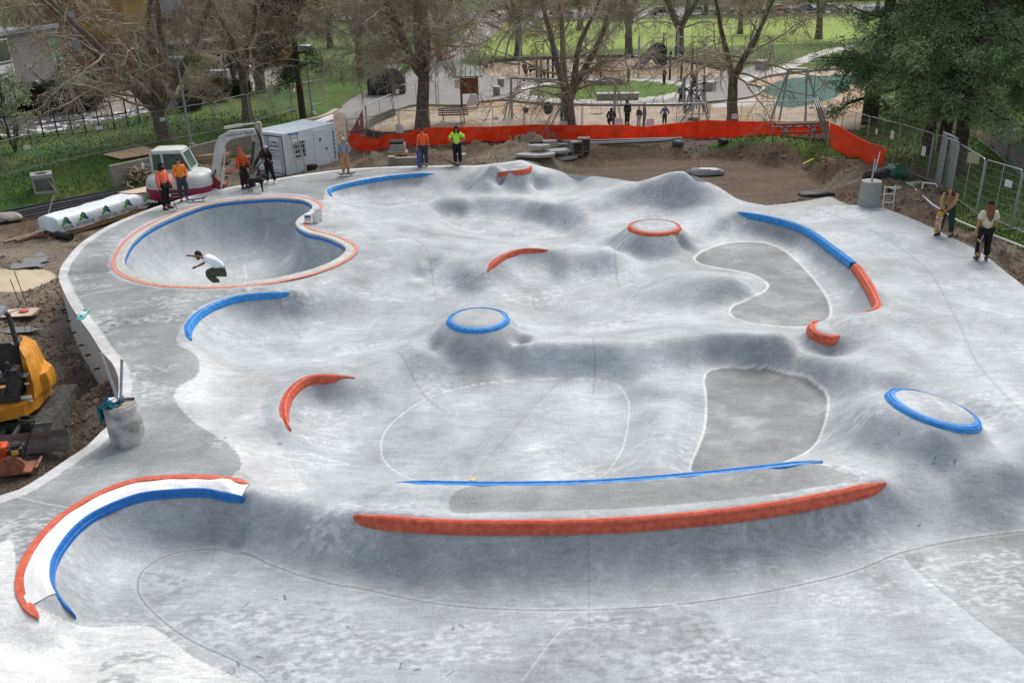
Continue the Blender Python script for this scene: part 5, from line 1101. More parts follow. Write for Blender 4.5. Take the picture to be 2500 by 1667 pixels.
person(onp(975, 381), R(5), 'man in an orange t shirt, black cap and jeans holding a striped skateboard', dict(haR=(-.3, -.08, .88)), .98, top=cloth('bright_orange_tee', '#ff6a2e'), legs=C_jean, hat='cap', hatm=C_blk, hair=mat('grey_hair', (.25, .24, .23), .7), sleeve=.5, loose=1.6)
stripe = mat('red_white_stripes', (.65, .08, .07), .45, c2=(.8, .8, .8), scale=4, var=0)
nt_ = stripe.node_tree; wv = nt_.nodes.new('ShaderNodeTexWave'); wv.bands_direction = 'Y'; wv.inputs['Scale'].default_value = 5.5; tcx = nt_.nodes.new('ShaderNodeTexCoord'); nt_.links.new(tcx.outputs['Object'], wv.inputs['Vector']); rp_ = [n for n in nt_.nodes if n.type == 'VALTORGB'][0]; rp_.color_ramp.elements[0].position = .48; rp_.color_ramp.elements[1].position = .52; nt_.links.new(wv.outputs['Fac'], rp_.inputs[0])
skateboard(onp(964, 384)+Vector((.03, -.28, .44)), (0, R(86), R(-90)), 'skateboard with red and white stripes held upright by the man in the orange t shirt', mat('blue_edge_deck', (.05, .08, .25), .4), W_w, stripe)
person(onp(1052, 379), R(0), 'long haired man in a lime green t shirt with hands on hips', dict(elL=(.40, .05, 1.18), haL=(.17, -.04, 1.05), elR=(-.40, .05, 1.18), haR=(-.17, -.04, 1.05)), 1.0, top=cloth('lime_tee', '#b4f04e'), legs=C_blk, hair=BKH, hlen=.26, hat='beanie', hatm=C_blk, sleeve=.5, loose=1.7)
skateboard(onp(1036, 381)+Vector((0, -.1, .07)), (0, R(24), R(-12)), 'dark skateboard tipped under the foot of the man in lime green', D_dark, W_w)
p8 = onp(2168, 541)
person(p8, R(-28), 'man in a tan sweater bending over the yellow skateboard he holds', dict(pelvis=(0, .10, .92), spine=(0, .03, 1.10), chest=(0, -.1, 1.28), neck=(-.01, -.22, 1.40), head=(-.03, -.32, 1.49), shL=(.17, -.10, 1.33), shR=(-.18, -.12, 1.33), elL=(.12, -.33, 1.12), haL=(-.04, -.42, .92), elR=(-.22, -.30, 1.09), haR=(-.10, -.44, .90), hiL=(.095, .08, .88), hiR=(-.095, .08, .88), knL=(.15, -.02, .48), knR=(-.13, -.02, .48), anL=(.19, .03, .09), anR=(-.17, .02, .09), toL=(.15, -.16, .035), toR=(-.26, -.13, .035)), 1.05, top=cloth('tan_knit', '#a48a62'), legs=cloth('dark_teal_denim', '#2c3b3e'), hair=BRH, hlen=.08, shoes=C_blk, loose=1.3, face=(-.1, -1, -.25))
ybr = mat('yellow_red_graphic', (.60, .09, .05), .4, 0, .1, 9, c2=(.8, .75, .6))
skateboard(onp(2147, 543)+Vector((.02, -.06, .44)), (0, R(80), R(65)), 'yellow skateboard with red graphic held by the bending man', mat('yellow_deck', (.62, .36, .06), .4), W_w, ybr)
person(onp(2252, 596), R(170), 'person seen from behind, long auburn hair, cream t shirt and black trousers', dict(haL=(.30, .06, .90), elL=(.26, .05, 1.15), anR=(-.12, .10, .12), knR=(-.11, .0, .5), toR=(-.14, .0, .02)), 1.03, top=cloth('cream_tee', '#d8cfb6', .1), legs=C_blk, hair=AUB, hlen=.46, hat='beanie', hatm=C_blk, sleeve=.5, loose=1.7, shoes=mat('grey_shoe', (.08, .085, .09), .8))
skateboard(onp(2234, 599)+Vector((.04, -.02, .43)), (R(0), R(87), R(-15)), 'mauve skateboard held upright by the person in the cream t shirt', mat('mauve_deck', (.28, .17, .17), .5), W_y)
# skater in the bowl
sk = atd(500, 640, 1) ; sp_ = at(486, 645, -.72)
person(Vector((sp_.x, sp_.y+.25, -1.08)), R(-72), 'skater in a white t shirt and olive trousers crouching in the kidney pool', dict(pelvis=(0, .26, .54), spine=(0, .17, .70), chest=(0, -.02, .88), neck=(0, -.17, .98), head=(0, -.30, 1.02), shL=(.18, -.02, .92), shR=(-.18, -.06, .90), elL=(.28, -.24, 1.04), haL=(.24, -.48, 1.10), elR=(-.24, -.20, .70), haR=(-.30, -.42, .60), hiL=(.1, .22, .50), hiR=(-.1, .22, .50), knL=(.16, -.16, .50), knR=(-.18, -.18, .46), anL=(.16, .12, .16), anR=(-.24, .06, .16), toL=(.26, .06, .12), toR=(-.12, -.04, .12)), 1.2, skin=SKD, top=cloth('white_tee', '#e8ecf4', .04), legs=cloth('olive_cargo', '#474a36'), sleeve=.5, loose=1.5, hair=BKH, beard=BKH, group='people riding or standing', face=(0, -1, -.45))
skateboard(Vector((sp_.x-.02, sp_.y+.27, -1.17)), (R(0), 0, R(-80)), 'skateboard under the crouching skater in the pool', D_dark, W_w)
# playground people
KG = 'children and carers in the playground'
def kid_(px, py, yaw, label, s, top, legs, **k):
    person(gp(px, py), yaw, label, k.pop('pose', None), s, top=cloth('kid_'+top[1:], top), legs=cloth('kid_'+legs[1:], legs), fine=False, group=KG, **k)
kid_(1290, 287, R(-80), 'small child in teal overalls beside the forked playground tree', .62, '#2f7f86', '#2f7f86', hair=BKH)
kid_(1404, 291, R(180), 'person in a dark navy coat crouching at the swing post', .85, '#10141f', '#0d0f16', hood=True, pose=dict(pelvis=(0, 0, .55), spine=(0, -.03, .75), chest=(0, -.08, .95), neck=(0, -.1, 1.08), head=(0, -.13, 1.19), shL=(.19, -.08, 1.02), shR=(-.19, -.08, 1.02), elL=(.3, -.1, .75), haL=(.25, -.2, .55), elR=(-.3, -.1, .75), haR=(-.25, -.2, .55), hiL=(.12, 0, .5), hiR=(-.12, 0, .5), knL=(.22, -.2, .45), knR=(-.22, -.2, .45)), loose=2.5)
kid_(1440, 288, R(30), 'tall person all in black standing in the playground', .88, '#101012', '#0c0c0e', hair=BKH, hood=True, loose=1.5)
kid_(1467, 289, R(-40), 'child in a white and black jacket with white trousers and brown hat', .66, '#3c3d46', '#c9c6d2', hat='cap', hatm=BRH)
kid_(1479, 287, R(60), 'child in a navy coat next to the child with white trousers', .72, '#1b2a4e', '#141821', hat='beanie', hatm=cloth('navy_knit', '#1b2340'))
kid_(1526, 286, R(175), 'child in a bright blue jacket walking on the wood chips', .66, '#2b5cc4', '#15171d', hair=BKH, loose=1.8, pose=dict(elL=(.32, 0, 1.17), haL=(.4, -.02, .95), elR=(-.32, 0, 1.17), haR=(-.4, -.02, .95)))
kid_(1564, 238, R(0), 'child in a royal blue hooded coat on the asphalt by the climber', .75, '#22348c', '#20222a', hood=True, loose=2.)
kid_(1443, 190, R(40), 'child in green near the far wood chips', .68, '#3c8f55', '#17181c', hair=BKH)
kid_(1525, 194, R(-60), 'child in a mauve top and pink boots by the black post', .75, '#7c4a62', '#2b2730', hair=BKH, shoes=mat('pink_boot', (.5, .08, .22), .5))
kp_ = gp(1590, 245)
person(kp_+Vector((0, -.2, 1.35)), R(-60), 'child in a dark jacket leaning on top of the steel climber', dict(spine=(0, -.12, 1.08), chest=(0, -.28, 1.2), neck=(0, -.38, 1.27), head=(0, -.46, 1.33), shL=(.16, -.28, 1.22), shR=(-.16, -.28, 1.22), elL=(.2, -.45, 1.1), haL=(.1, -.62, 1.2), elR=(-.2, -.45, 1.1), haR=(-.1, -.62, 1.2)), .75, top=cloth('kid_slate', '#343a4c'), legs=C_blk, fine=False, group=KG, hood=True)
# dog
dgp = onp(590, 441); dr = empty('dog', dgp, R(-8), 'black and white dog on a leash standing in front of the flannel man', 'dog')
vs = [(-.30, 0, .50), (-.12, 0, .50), (.08, 0, .49), (.27, 0, .52), (.38, 0, .60), (.47, 0, .68), (.56, 0, .66), (.66, 0, .63)]; ed = [(i, i+1) for i in range(7)]; rr = [.085, .095, .115, .13, .075, .075, .045, .028]
for sy in (-.075, .075):
    i = len(vs); x = -.28+(.0 if sy < 0 else .05); vs += [(x-.02, sy, .42), (x+.06, sy, .27), (x-.07, sy, .15), (x-.03, sy, .03), (x+.03, sy, .02)]; ed += [(0, i)]+[(i+k, i+k+1) for k in range(4)]; rr += [.075, .042, .022, .02, .02]
    i = len(vs); x = .24+(.07 if sy < 0 else -.03); vs += [(x, sy, .40), (x-.01, sy, .24), (x+.01, sy, .12), (x, sy, .03), (x+.05, sy, .02)]; ed += [(3, i)]+[(i+k, i+k+1) for k in range(4)]; rr += [.055, .032, .022, .02, .02]
i = len(vs); vs += [(-.38, 0, .5), (-.47, 0, .42), (-.5, 0, .33)]; ed += [(0, i), (i, i+1), (i+1, i+2)]; rr += [.03, .022, .012]
V, F = skin_mesh(vs, ed, rr, 1); mb = MB(); mb.add(V, F)
for sy in (-1, 1): mb.prism([(.42, .72), (.47, .74), (.43, .83)], .02, 'y', (0, sy*.05, 0))
mb.build('body', mat('dog_coat', (.012, .011, .011), .75, 0, .3, 3, bump=1, bscale=50), dr, auto=R(60))
mb = MB(); mb.ball((.30, 0, .44), (.075, .1, .11), 10, 7); mb.ball((.69, 0, .625), (.025, .025, .02), 8, 5); mb.build('white_chest', mat('white_fur', (.6, .58, .55), .8), dr, smooth=True)
mb = MB(); mb.lathe([(.085, -.015), (.09, 0), (.085, .015)], (.36, 0, .58), 14); mb.build('collar', mat('yellow_green_webbing', (.45, .6, .1), .6), dr)
a = dgp+Vector((.25, -.03, .62)); b = onp(564, 432)+Vector((.22, -.2, .92)); mb = MB(); mb.tube([a+(b-a)*t-Vector((0, 0, .3*math.sin(math.pi*t))) for t in np.linspace(0, 1, 9)], .008, 5); tag(mb.build('leash', mat('yellow_green_webbing', (.45, .6, .1), .6)), 'thin yellow green leash running from the dog to the flannel man', 'leash')
skateboard(onp(192, 724, 0)+Vector((0, 0, .125)), (R(180), 0, R(100)), 'teal skateboard lying upside down on the left rim', mat('teal_deck', (.05, .45, .45), .4), mat('white_urethane', (.7, .75, .75), .5), mat('pale_blue_graphic', (.55, .75, .78), .45))
# ------------------------------------------------------------------ fences
def V3(p): return Vector(p)
def fence_panel(a, b, h, label, group, lean=0.0, sign=None, m=None, mesh_h=.0, feet=True, infill=True, dense=.11):
    """one temporary fence panel between two ground points; origin at a"""
    a = V3(a); b = V3(b); d = b-a; L = d.length; root = empty('fence_panel', a, 0, label, 'fence panel', group); m = m or M_steel
    dx = d.normalized(); nrm = Vector((-dx.y, dx.x, 0)).normalized(); up = (Vector((0, 0, 1))+nrm*lean).normalized()
    P = lambda t, z: dx*t+up*z
    mb = MB(); r = .021; mb.tube([P(.04, .05), P(.04, h-.1), P(.09, h-.02), P(.16, h), P(L-.16, h), P(L-.09, h-.02), P(L-.04, h-.1), P(L-.04, .05)], r, 6); mb.tube([P(.04, .12), P(L-.04, .12)], r*.9, 6); mb.tube([P(L/2, .12), P(L/2, h)], r*.8, 6); mb.build('frame', m, root)
    if infill:
        mb = MB(); z = .2
        while z < h-.05: mb.beam(P(.04, z), P(L-.04, z), .007); z += .26
        t = .1
        while t < L: mb.beam(P(t, .12), P(t, h), .0055); t += dense
        mb.build('wire_mesh', m, root)
    if feet:
        mb = MB(); mb.beam(P(.02, .03)-nrm*.35, P(.02, .03)+nrm*.35, .05, .04); mb.beam(P(.03, .04)+nrm*.33, P(.03, .9), .025); mb.build('foot', m, root)
    if sign is not None:
        for t, z, w_, hh in sign:
            mb = MB(); c = P(t*L, z)-nrm*.03*(1 if nrm.y > 0 else -1); mb.M = Matrix.Translation(c) @ Matrix.Rotation(math.atan2(dx.y, dx.x), 4, 'Z'); mb.box((0, 0, 0), (w_, .012, hh)); s = mb.build('sign', M_sign, root)
    return root
def run(pts, h, labels, group, **k):
    out_ = []
    for i in range(len(pts)-1):
        kk = dict(k); sg = kk.pop('signs', {}).get(i); out_.append(fence_panel(pts[i], pts[i+1], h, labels[i], group, sign=sg, **kk))
    return out_
LF = [gp(*p) for p in [(-70, 422), (15, 407), (95, 386), (173, 369), (252, 352), (325, 338), (393, 325), (496, 306), (578, 285), (673, 256), (745, 238)]]
run(LF, 1.8, ['temporary fence panel leaving the left edge of the picture on the lawn', 'fence panel on the lawn beside the pale plank', 'fence panel on the lawn behind the concrete catch basin', 'lawn fence panel left of the plywood sheets', 'lawn fence panel above the plywood sheets', 'fence panel in front of the leaning forked tree', 'lawn fence panel behind the street lamp', 'lawn fence panel behind the raised digger boom', 'lawn fence panel by the dark straight tree', 'fence panel ending near the fir and the path'], 'temporary fence panels across the left lawn', signs={1: [(.75, 1.2, .35, .2)], 3: [(.85, 1.4, .35, .2)], 6: [(-.1, 1.3, .35, .2)], 8: [(.4, 1.4, .2, .25)], 9: [(.1, 1.4, .2, .3)]})
BF = [gp(p, y) for p, y in [(920, 332), (1062, 326), (1205, 321), (1337, 320), (1477, 318), (1625, 316), (1773, 314), (1915, 312)]]
run(BF, 2.0, ['fence panel behind the red screen in front of the park bench', 'fence panel behind the screen between bench and swings', 'fence panel behind the screen under the green disc swing', 'fence panel behind the screen right of the forked tree', 'fence panel behind the screen in front of the dark clothed people', 'fence panel behind the screen before the steel climber', 'fence panel behind the screen over the picnic table'], 'fence panels carrying the red screen', signs={0: [(.0, .95, .45, .5), (.7, 1.2, .3, .2)], 1: [(.55, 1.3, .3, .2)], 3: [(-.3, .9, .4, .35), (.6, .9, .5, .6)], 4: [(.1, .95, .45, .4)], 5: [(.4, 1.2, .35, .3)], 6: [(.8, 1.3, .3, .3)]})
fence_panel(gp(801, 348), BF[0], 1.9, 'fence panel behind the left end of the red screen', 'fence panels carrying the red screen')
fence_panel(gp(801, 348), gp(845, 312), 1.9, 'fence panel turning back towards the path at the screen end', 'fence panels along the path', sign=[(.6, 1.2, .2, .3)])
fence_panel(gp(845, 312), gp(905, 282), 1.9, 'fence panel by the curved playground wall end', 'fence panels along the path')
fence_panel(gp(905, 262), gp(1010, 245), 1.9, 'fence panel on the asphalt left of the kiosk', 'fence panels along the path', sign=[(.1, 1.5, .3, .3)])
RFp = [gp(*p) for p in [(1926, 342), (1985, 366), (2055, 388), (2128, 417), (2166, 440)]]
run(RFp, 2.0, ['right lawn fence panel next to the leaning stack of panels', 'right lawn fence panel in front of the ivy clad evergreen', 'right lawn fence panel above the green tarp', 'right lawn fence panel in front of the twin trunks'], 'temporary fence panels along the right lawn', signs={1: [(.3, 1.4, .2, .25), (.8, 1.45, .35, .35)], 2: [(.8, 1.2, .3, .4)], 3: [(.7, 1.2, .25, .3)]}, feet=False)
RG = [gp(*p) for p in [(2180, 462), (2240, 497), (2322, 530), (2400, 566)]]
run(RG, 2.0, ['near fence panel with a yellow plate, behind the bending man', 'near fence panel behind the long haired person', 'near fence panel at the right edge of the picture'], 'near fence panels beside the right dirt bank', signs={1: [(.72, 1.45, .35, .22)]})
for i, (t, n) in enumerate([(0, 'leftmost'), (1, 'second'), (2, 'third')]):
    a = gp(1900+i*6, 338-i*2); b = gp(1936+i*4, 312); fence_panel(a, a+Vector((.62, 2.6, .15)), 2.1, f'spare fence panel leaning at the screen bend, {n} of the stack', 'spare panels leaning at the bend', lean=.35+.02*i, feet=False)
for i in range(4):
    a = gp(2168+i*3.4, 452+i*4); mb = MB(); mb.tube([(0, 0, 0), (0, 0, 2.1)], .03, 8); mb.tube([(.02, .9, .0), (.02, .9, 2.1)], .03, 8); mb.tube([(0, 0, 2.08), (.02, .9, 2.08)], .025, 6); o = mb.build('folded_panel', M_steel); o.location = a; tag(o, ['folded grey panel at the gate corner, farthest from us', 'folded grey panel at the gate corner, second', 'folded grey panel at the gate corner, third', 'folded grey panel at the gate corner, nearest to us'][i], 'fence panel', 'folded panels at the gate corner')
o = MB(); o.box((0, 0, 0), (.42, .03, .36)); o = o.build('plate', mat('pale_yellow_plate', (.5, .48, .28), .6)); a = gp(2190, 470); o.location = a+Vector((.35, -.12, 1.65)); o.rotation_euler = (0, 0, R(-55)); tag(o, 'pale yellow square plate hung on the near fence by the gate corner', 'plate')
# permanent black fence of the court
bf = [gp(*p) for p in [(-40, 326), (3, 323), (44, 321), (70, 320), (102, 317), (134, 314), (168, 311), (199, 308), (231, 303), (265, 298), (296, 292), (323, 286), (352, 277), (384, 263), (405, 251), (432, 240), (460, 230), (488, 221), (516, 213), (544, 207), (575, 200)]]
r_ = empty('court_fence', bf[0], 0, 'black chain link fence along the basketball court', 'fence'); o0 = bf[0]
for p in bf: mb = MB(); mb.tube([p-o0-Vector((0, 0, .2)), p-o0+Vector((0, 0, 1.75))], .045, 6); mb.build('post', M_bpaint, r_)
mb = MB()
for a, b in zip(bf[:-1], bf[1:]):
    for z in (.08, .9, 1.72): mb.tube([a-o0+Vector((0, 0, z)), b-o0+Vector((0, 0, z))], .028, 5)
mb.build('rails', M_bpaint, r_); mb = MB()
for a, b in zip(bf[:-1], bf[1:]):
    n = int((b-a).length/.12)
    for i in range(n):
        p = a.lerp(b, i/n)-o0; q = a.lerp(b, min(1, (i+6)/n))-o0; mb.beam(p+Vector((0, 0, .1)), q+Vector((0, 0, 1.7)), .006); mb.beam(q+Vector((0, 0, .1)), p+Vector((0, 0, 1.7)), .006)
mb.build('chain_link', M_bpaint, r_)
fn2 = [gp(*p) for p in [(2200, 298), (2238, 318), (2273, 342), (2305, 372), (2352, 412), (2400, 450)]]
r_ = empty('chain_link_fence', fn2[0], 0, 'grey chain link fence beyond the leaf litter on the right', 'fence')
for p in fn2: mb = MB(); mb.tube([p-fn2[0]-Vector((0, 0, .2)), p-fn2[0]+Vector((0, 0, 1.8))], .04, 6); mb.build('post', M_steel, r_)
mb = MB()
for a, b in zip(fn2[:-1], fn2[1:]):
    for z in (.05, 1.78): mb.tube([a-fn2[0]+Vector((0, 0, z)), b-fn2[0]+Vector((0, 0, z))], .02, 5)
    n = int((b-a).length/.12)
    for i in range(n):
        p = a.lerp(b, i/n)-fn2[0]; q = a.lerp(b, min(1, (i+8)/n))-fn2[0]; mb.beam(p+Vector((0, 0, .1)), q+Vector((0, 0, 1.75)), .005); mb.beam(q+Vector((0, 0, .1)), p+Vector((0, 0, 1.75)), .005)
mb.build('chain_link', M_steel, r_)
ff_ = [gp(*p) for p in [(1500, 124), (1560, 122), (1620, 121), (1680, 120), (1740, 121), (1800, 120)]]
r_ = empty('field_fence', ff_[0], 0, 'low grey fence along the near edge of the bright field', 'fence')
for a, b in zip(ff_[:-1], ff_[1:]):
    for t in (0, .5): p = a.lerp(b, t)-ff_[0]; mb = MB(); mb.tube([p, p+Vector((0, 0, 1.6))], .05, 5); mb.build('post', M_steel, r_)
mb = MB()
for a, b in zip(ff_[:-1], ff_[1:]): mb.tube([a-ff_[0]+Vector((0, 0, 1.6)), b-ff_[0]+Vector((0, 0, 1.6))], .03, 5)
mb.build('rails', M_steel, r_)
# ------------------------------------------------------------------ red screens
def screen(name, label, top, bot, basep, seed, n=150, rows=16, lean=0.0, amp=.06):
    """top/bottom given in pixels, standing in the vertical surface through the ground points basep"""
    def ip(arr, x): return np.interp(x, [a[0] for a in arr], [a[1] for a in arr])
    x0, x1 = top[0][0], top[-1][0]; V = []; rs = np.random.default_rng(seed); xs = np.linspace(x0, x1, n)
    bw = [gp(*b) for b in basep]; bx = [b[0] for b in basep]; by = [b.y for b in bw]
    W1 = [(rs.uniform(.02, .12), rs.uniform(-3, 3), rs.uniform(0, 6)) for _ in range(7)]
    for j in range(rows):
        t = j/(rows-1)
        for i, x in enumerate(xs):
            py = ip(bot, x)*(1-t)+ip(top, x)*t; Y = np.interp(x, bx, by)
            w_ = sum(math.sin(x*f*2.2+t*s*2+ph) for f, s, ph in W1)/7*amp*1.8+ (vnoise(np.array([x*.05]), np.array([t*3]), 1.0, seed)[0]-.5)*amp*3
            p = atd(x, py, Y-.12+w_-lean*(1-t)); V.append(tuple(p))
    F = [(j*n+i, j*n+i+1, (j+1)*n+i+1, (j+1)*n+i) for j in range(rows-1) for i in range(n-1)]
    V = np.array(V); o0 = Vector(V[0]); o = np_mesh(name, V-np.array(o0), F, M_screen, None, True); o.location = o0
    s = o.modifiers.new('thick', 'SOLIDIFY'); s.thickness = .006; tag(o, label, 'screen'); return o
M_screen = mat('red_tarp', (.98, .155, .06), .42, var=.07, scale=1.5, bump=.9, bscale=7); _n = M_screen.node_tree; _b = _n.nodes['Principled BSDF']
_t = _n.nodes.new('ShaderNodeBsdfTranslucent'); _t.inputs[0].default_value = (1.0, .20, .08, 1); _mx = _n.nodes.new('ShaderNodeMixShader'); _mx.inputs[0].default_value = .55; _o = [q for q in _n.nodes if q.type == 'OUTPUT_MATERIAL'][0]
_n.links.new(_b.outputs[0], _mx.inputs[1]); _n.links.new(_t.outputs[0], _mx.inputs[2]); _n.links.new(_mx.outputs[0], _o.inputs['Surface'])
TOPL = [(801, 310), (818, 306), (835, 315), (865, 319), (889, 308), (923, 308), (971, 294), (1025, 292), (1130, 291), (1229, 286), (1331, 288), (1433, 287), (1477, 292), (1552, 283), (1620, 276), (1705, 279), (1790, 279), (1850, 280), (1892, 276), (1904, 279)]
BOTL = [(801, 336), (831, 350), (882, 347), (971, 338), (1035, 328), (1144, 329), (1263, 329), (1399, 321), (1552, 318), (1736, 320), (1790, 312), (1892, 307), (1904, 310)]
screen('red_screen', 'long wrinkled red plastic screen hung along the back fence', TOPL, BOTL, [(801, 350), (920, 334), (1062, 328), (1205, 323), (1337, 322), (1477, 320), (1625, 318), (1773, 316), (1915, 316)], 3, n=260, rows=22, amp=.11)
screen('red_screen', 'red plastic screen flapping down the right fence beside the leaning panels', [(1906, 282), (1928, 289), (1960, 309), (1994, 326), (2036, 340)], [(1906, 335), (1930, 352), (1960, 366), (2000, 378), (2025, 382), (2036, 352)], [(1904, 340), (1960, 362), (1994, 376), (2040, 392)], 5, 50, 14, .5, .07)
M_dred = mat('dark_red_mesh', (.30, .03, .03), .7)
mb = MB(); a, b = gp(806, 345), gp(838, 318); n = (b-a)
mb.add([a+Vector((0, 0, .7)), a+n+Vector((0, 0, .3)), a+n+Vector((0, 0, 1.75)), a+Vector((0, 0, 1.0)), a+Vector((.02, .03, .7)), a+n+Vector((.02, .03, .3)), a+n+Vector((.02, .03, 1.75)), a+Vector((.02, .03, 1.0))], [(0, 1, 2, 3), (7, 6, 5, 4), (0, 4, 5, 1), (1, 5, 6, 2), (2, 6, 7, 3), (3, 7, 4, 0)]); tag(mb.build('dark_red_mesh', M_dred), 'dark red mesh sheet on the fence panel at the left end of the screen', 'mesh sheet')
# ------------------------------------------------------------------ walls
def wall_strip(name, label, pts, h, th, m, cat='wall', drop=.4, cap=None):
    P = smooth_poly([tuple(p) for p in pts], .5) if len(pts) > 2 else np.array([tuple(p) for p in pts]); T = np.gradient(P, axis=0); T[:, 2] = 0; T /= np.linalg.norm(T, axis=1)[:, None]; N_ = np.c_[-T[:, 1], T[:, 0], 0*T[:, 0]]
    hh = h if hasattr(h, '__len__') else [h, h]; H_ = np.interp(np.linspace(0, 1, len(P)), np.linspace(0, 1, len(hh)), hh); V = []; F = []
    for i in range(len(P)):
        for s_, z in ((-1, -drop), (-1, H_[i]), (1, H_[i]), (1, -drop)): q = P[i]+N_[i]*th/2*s_; V.append((q[0]-P[0][0], q[1]-P[0][1], q[2]+z-P[0][2]))
    for i in range(len(P)-1):
        for k in range(4): F.append((i*4+k, i*4+(k+1) % 4, (i+1)*4+(k+1) % 4, (i+1)*4+k))
    e = len(P)-1; F += [(3, 2, 1, 0), (e*4, e*4+1, e*4+2, e*4+3)]
    o = np_mesh(name, V, F, m, None, False); o.location = P[0]; tag(o, label, cat); return o
a = at(262, 432, -1.35); ends = [at(262, 432, -1.35), at(360, 408, -1.35), at(480, 372, -1.33), at(600, 338, -1.3)]
wall_strip('retaining_wall', 'stained old concrete retaining wall behind the excavator and wood pile', ends, [1.15, 1.1, 1.0], .25, M_oldc)
wall_strip('retaining_wall', 'tan concrete wall curving up to the path beyond the container', [at(600, 330, -1.25), at(690, 302, -1.2), at(745, 283, -1.2), at(775, 256, -1.1)], [.75, .7, .5, .2], .4, mat('tan_concrete', (.42, .36, .28), .85, 0, .25, 3, bump=.6))
wall_strip('playground_wall', 'dark concrete wall curving round the left end of the playground', [gp(905, 266), gp(868, 281), gp(846, 296), gp(852, 316), gp(900, 322), gp(1000, 317), gp(1200, 311), gp(1480, 304), gp(1760, 300), gp(1900, 302)], [.5, .5, .5, .55, .4, .3, .25, .22, .2], .25, mat('dark_concrete', (.15, .135, .11), .9, 0, .35, 2, bump=.6), drop=.8)
wall_strip('kerb', 'pale kerb between the asphalt and the front wood chips', [gp(905, 257), gp(957, 244), gp(1059, 245), gp(1110, 236), gp(1161, 232), gp(1212, 238), gp(1331, 243), gp(1553, 243), gp(1637, 236), gp(1719, 226), gp(1749, 212), gp(1750, 203), gp(1715, 194)], .16, .18, M_oldc, 'kerb', .3)
wall_strip('kerb', 'dark kerb behind the green rubber mat', [gp(1715, 194), gp(1770, 177), gp(1885, 163), gp(1990, 159)], .2, .2, M_oldc, 'kerb', .3)
wall_strip('kerb', 'dark kerb along the far edge of the back wood chips', [gp(1118, 156), gp(1128, 145), gp(1250, 137), gp(1450, 133), gp(1560, 141), gp(1665, 162)], .3, .2, mat('dark_concrete', (.15, .135, .11), .9), 'kerb', .3)
# form ties of the edge wall
for i, (px, py) in enumerate([(136, 700), (143, 735), (157, 766), (166, 786), (176, 808), (196, 830), (212, 856), (231, 884), (248, 910)]):
    d = ray(px-4, py); best = None
    for t in np.arange(8, 40, .05):
        p = CAM+d*t
        dd_ = np.hypot(outline[:, 0]-p.x, outline[:, 1]-p.y).min()
        if (best is None or dd_ < best[0]) and p.z < -.2 and p.z > -2: best = (dd_, p)
    p = best[1]; j = int(np.hypot(outline[:, 0]-p.x, outline[:, 1]-p.y).argmin()); q = outline[j]; T_ = outline[min(j+1, len(outline)-1)]-outline[j-1]; nn = Vector((-T_[1], T_[0], 0)).normalized(); nn = nn if nn.dot(Vector((-1, 0, 0))) > 0 else -nn
    mb = MB(); mb.tube([(0, 0, 0), nn*.14], .03, 8); o = mb.build('form_tie', M_dsteel); o.location = (q[0], q[1], -.95); tag(o, 'small dark form tie in the left edge wall, '+['farthest, below the pool side', 'second from the far end', 'third from the far end', 'fourth, just beyond the teal board', 'fifth, the middle one of the row', 'fourth counted from the pier', 'third counted from the pier', 'second counted from the pier', 'nearest to the pier'][i], 'form tie', 'form ties in a row along the edge wall')
# ------------------------------------------------------------------ container office
c0 = at(663, 410, -1.35); c1 = at(593, 399, -1.35); c2 = at(726, 389, -1.35)
ux = (c1-c0); wl = 2.3; ux = ux.normalized(); uy = (c2-c0); Ld = uy.length; uy = Vector((-ux.y, ux.x, 0)); uy = uy if uy.y > 0 else -uy
Ld = 3.6; wl = (c1-c0).length
ct = empty('container', c0, 0, 'small white shipping container office with doors, window and ladder in front', 'container'); Mx = Matrix((ux, uy, Vector((0, 0, 1)))).transposed().to_4x4()
M_cont = mat('container_paint', (.76, .82, .85), .5, var=.06, scale=3, bump=.1); M_contd = mat('container_dark_gasket', (.02, .025, .04), .6)
hC = 2.25
mb = MB(); mb.M = Mx; mb.box((wl/2, Ld/2, hC/2+.08), (wl, Ld, hC-.1)); 
for i in range(18): mb.box((wl/2, .15+i*(Ld-.3)/17, hC+.045), (wl-.16, .07, .03))
for x in (0.03, wl-.03):
    for y in (.03, Ld-.03): mb.box((x, y, hC/2+.03), (.14, .14, hC+.06))
mb.box((wl/2, 0, hC+.0), (wl, .12, .14)); mb.box((wl/2, 0, .08), (wl, .12, .16)); mb.build('shell', M_cont, ct)
for i, (x0, x1) in enumerate(((.12, wl/2-.02), (wl/2+.02, wl-.12))):
    mb = MB(); mb.M = Mx; cx = (x0+x1)/2; mb.box((cx, -.035, hC/2+.05), (x1-x0, .05, hC-.35))
    for z in (.45, .85, 1.45, 1.85): mb.box((cx, -.07, z), (x1-x0-.15, .03, .14), bev=.01)
    d_ = mb.build('door', M_cont, ct); mb = MB(); mb.M = Mx
    for x in (x0+.12, x1-.12): mb.tube([(x, -.1, .2), (x, -.1, hC-.1)], .018, 6)
    mb.build('lock_rod', M_steel, d_)
mb = MB(); mb.M = Mx
for x in (.1, wl/2, wl-.1): mb.box((x, -.05, hC/2+.05), (.03, .05, hC-.32))
for z in (.22, hC-.12): mb.box((wl/2, -.05, z), (wl-.2, .05, .035))
mb.build('door_gasket', M_contd, ct)
fw = MB(); fw.M = Mx; xs = -.02; fw.box((xs, .95, 1.35), (.06, .95, .95)); wf_ = fw.build('window_frame', M_cont, ct)
mb = MB(); mb.M = Mx; mb.box((xs-.02, .95, 1.35), (.05, .8, .8)); mb.build('window_pane', M_glass, wf_)
mb = MB(); mb.M = Mx
for i in range(5): mb.box((xs-.05, .62+i*.165, 1.35), (.02, .02, .8))
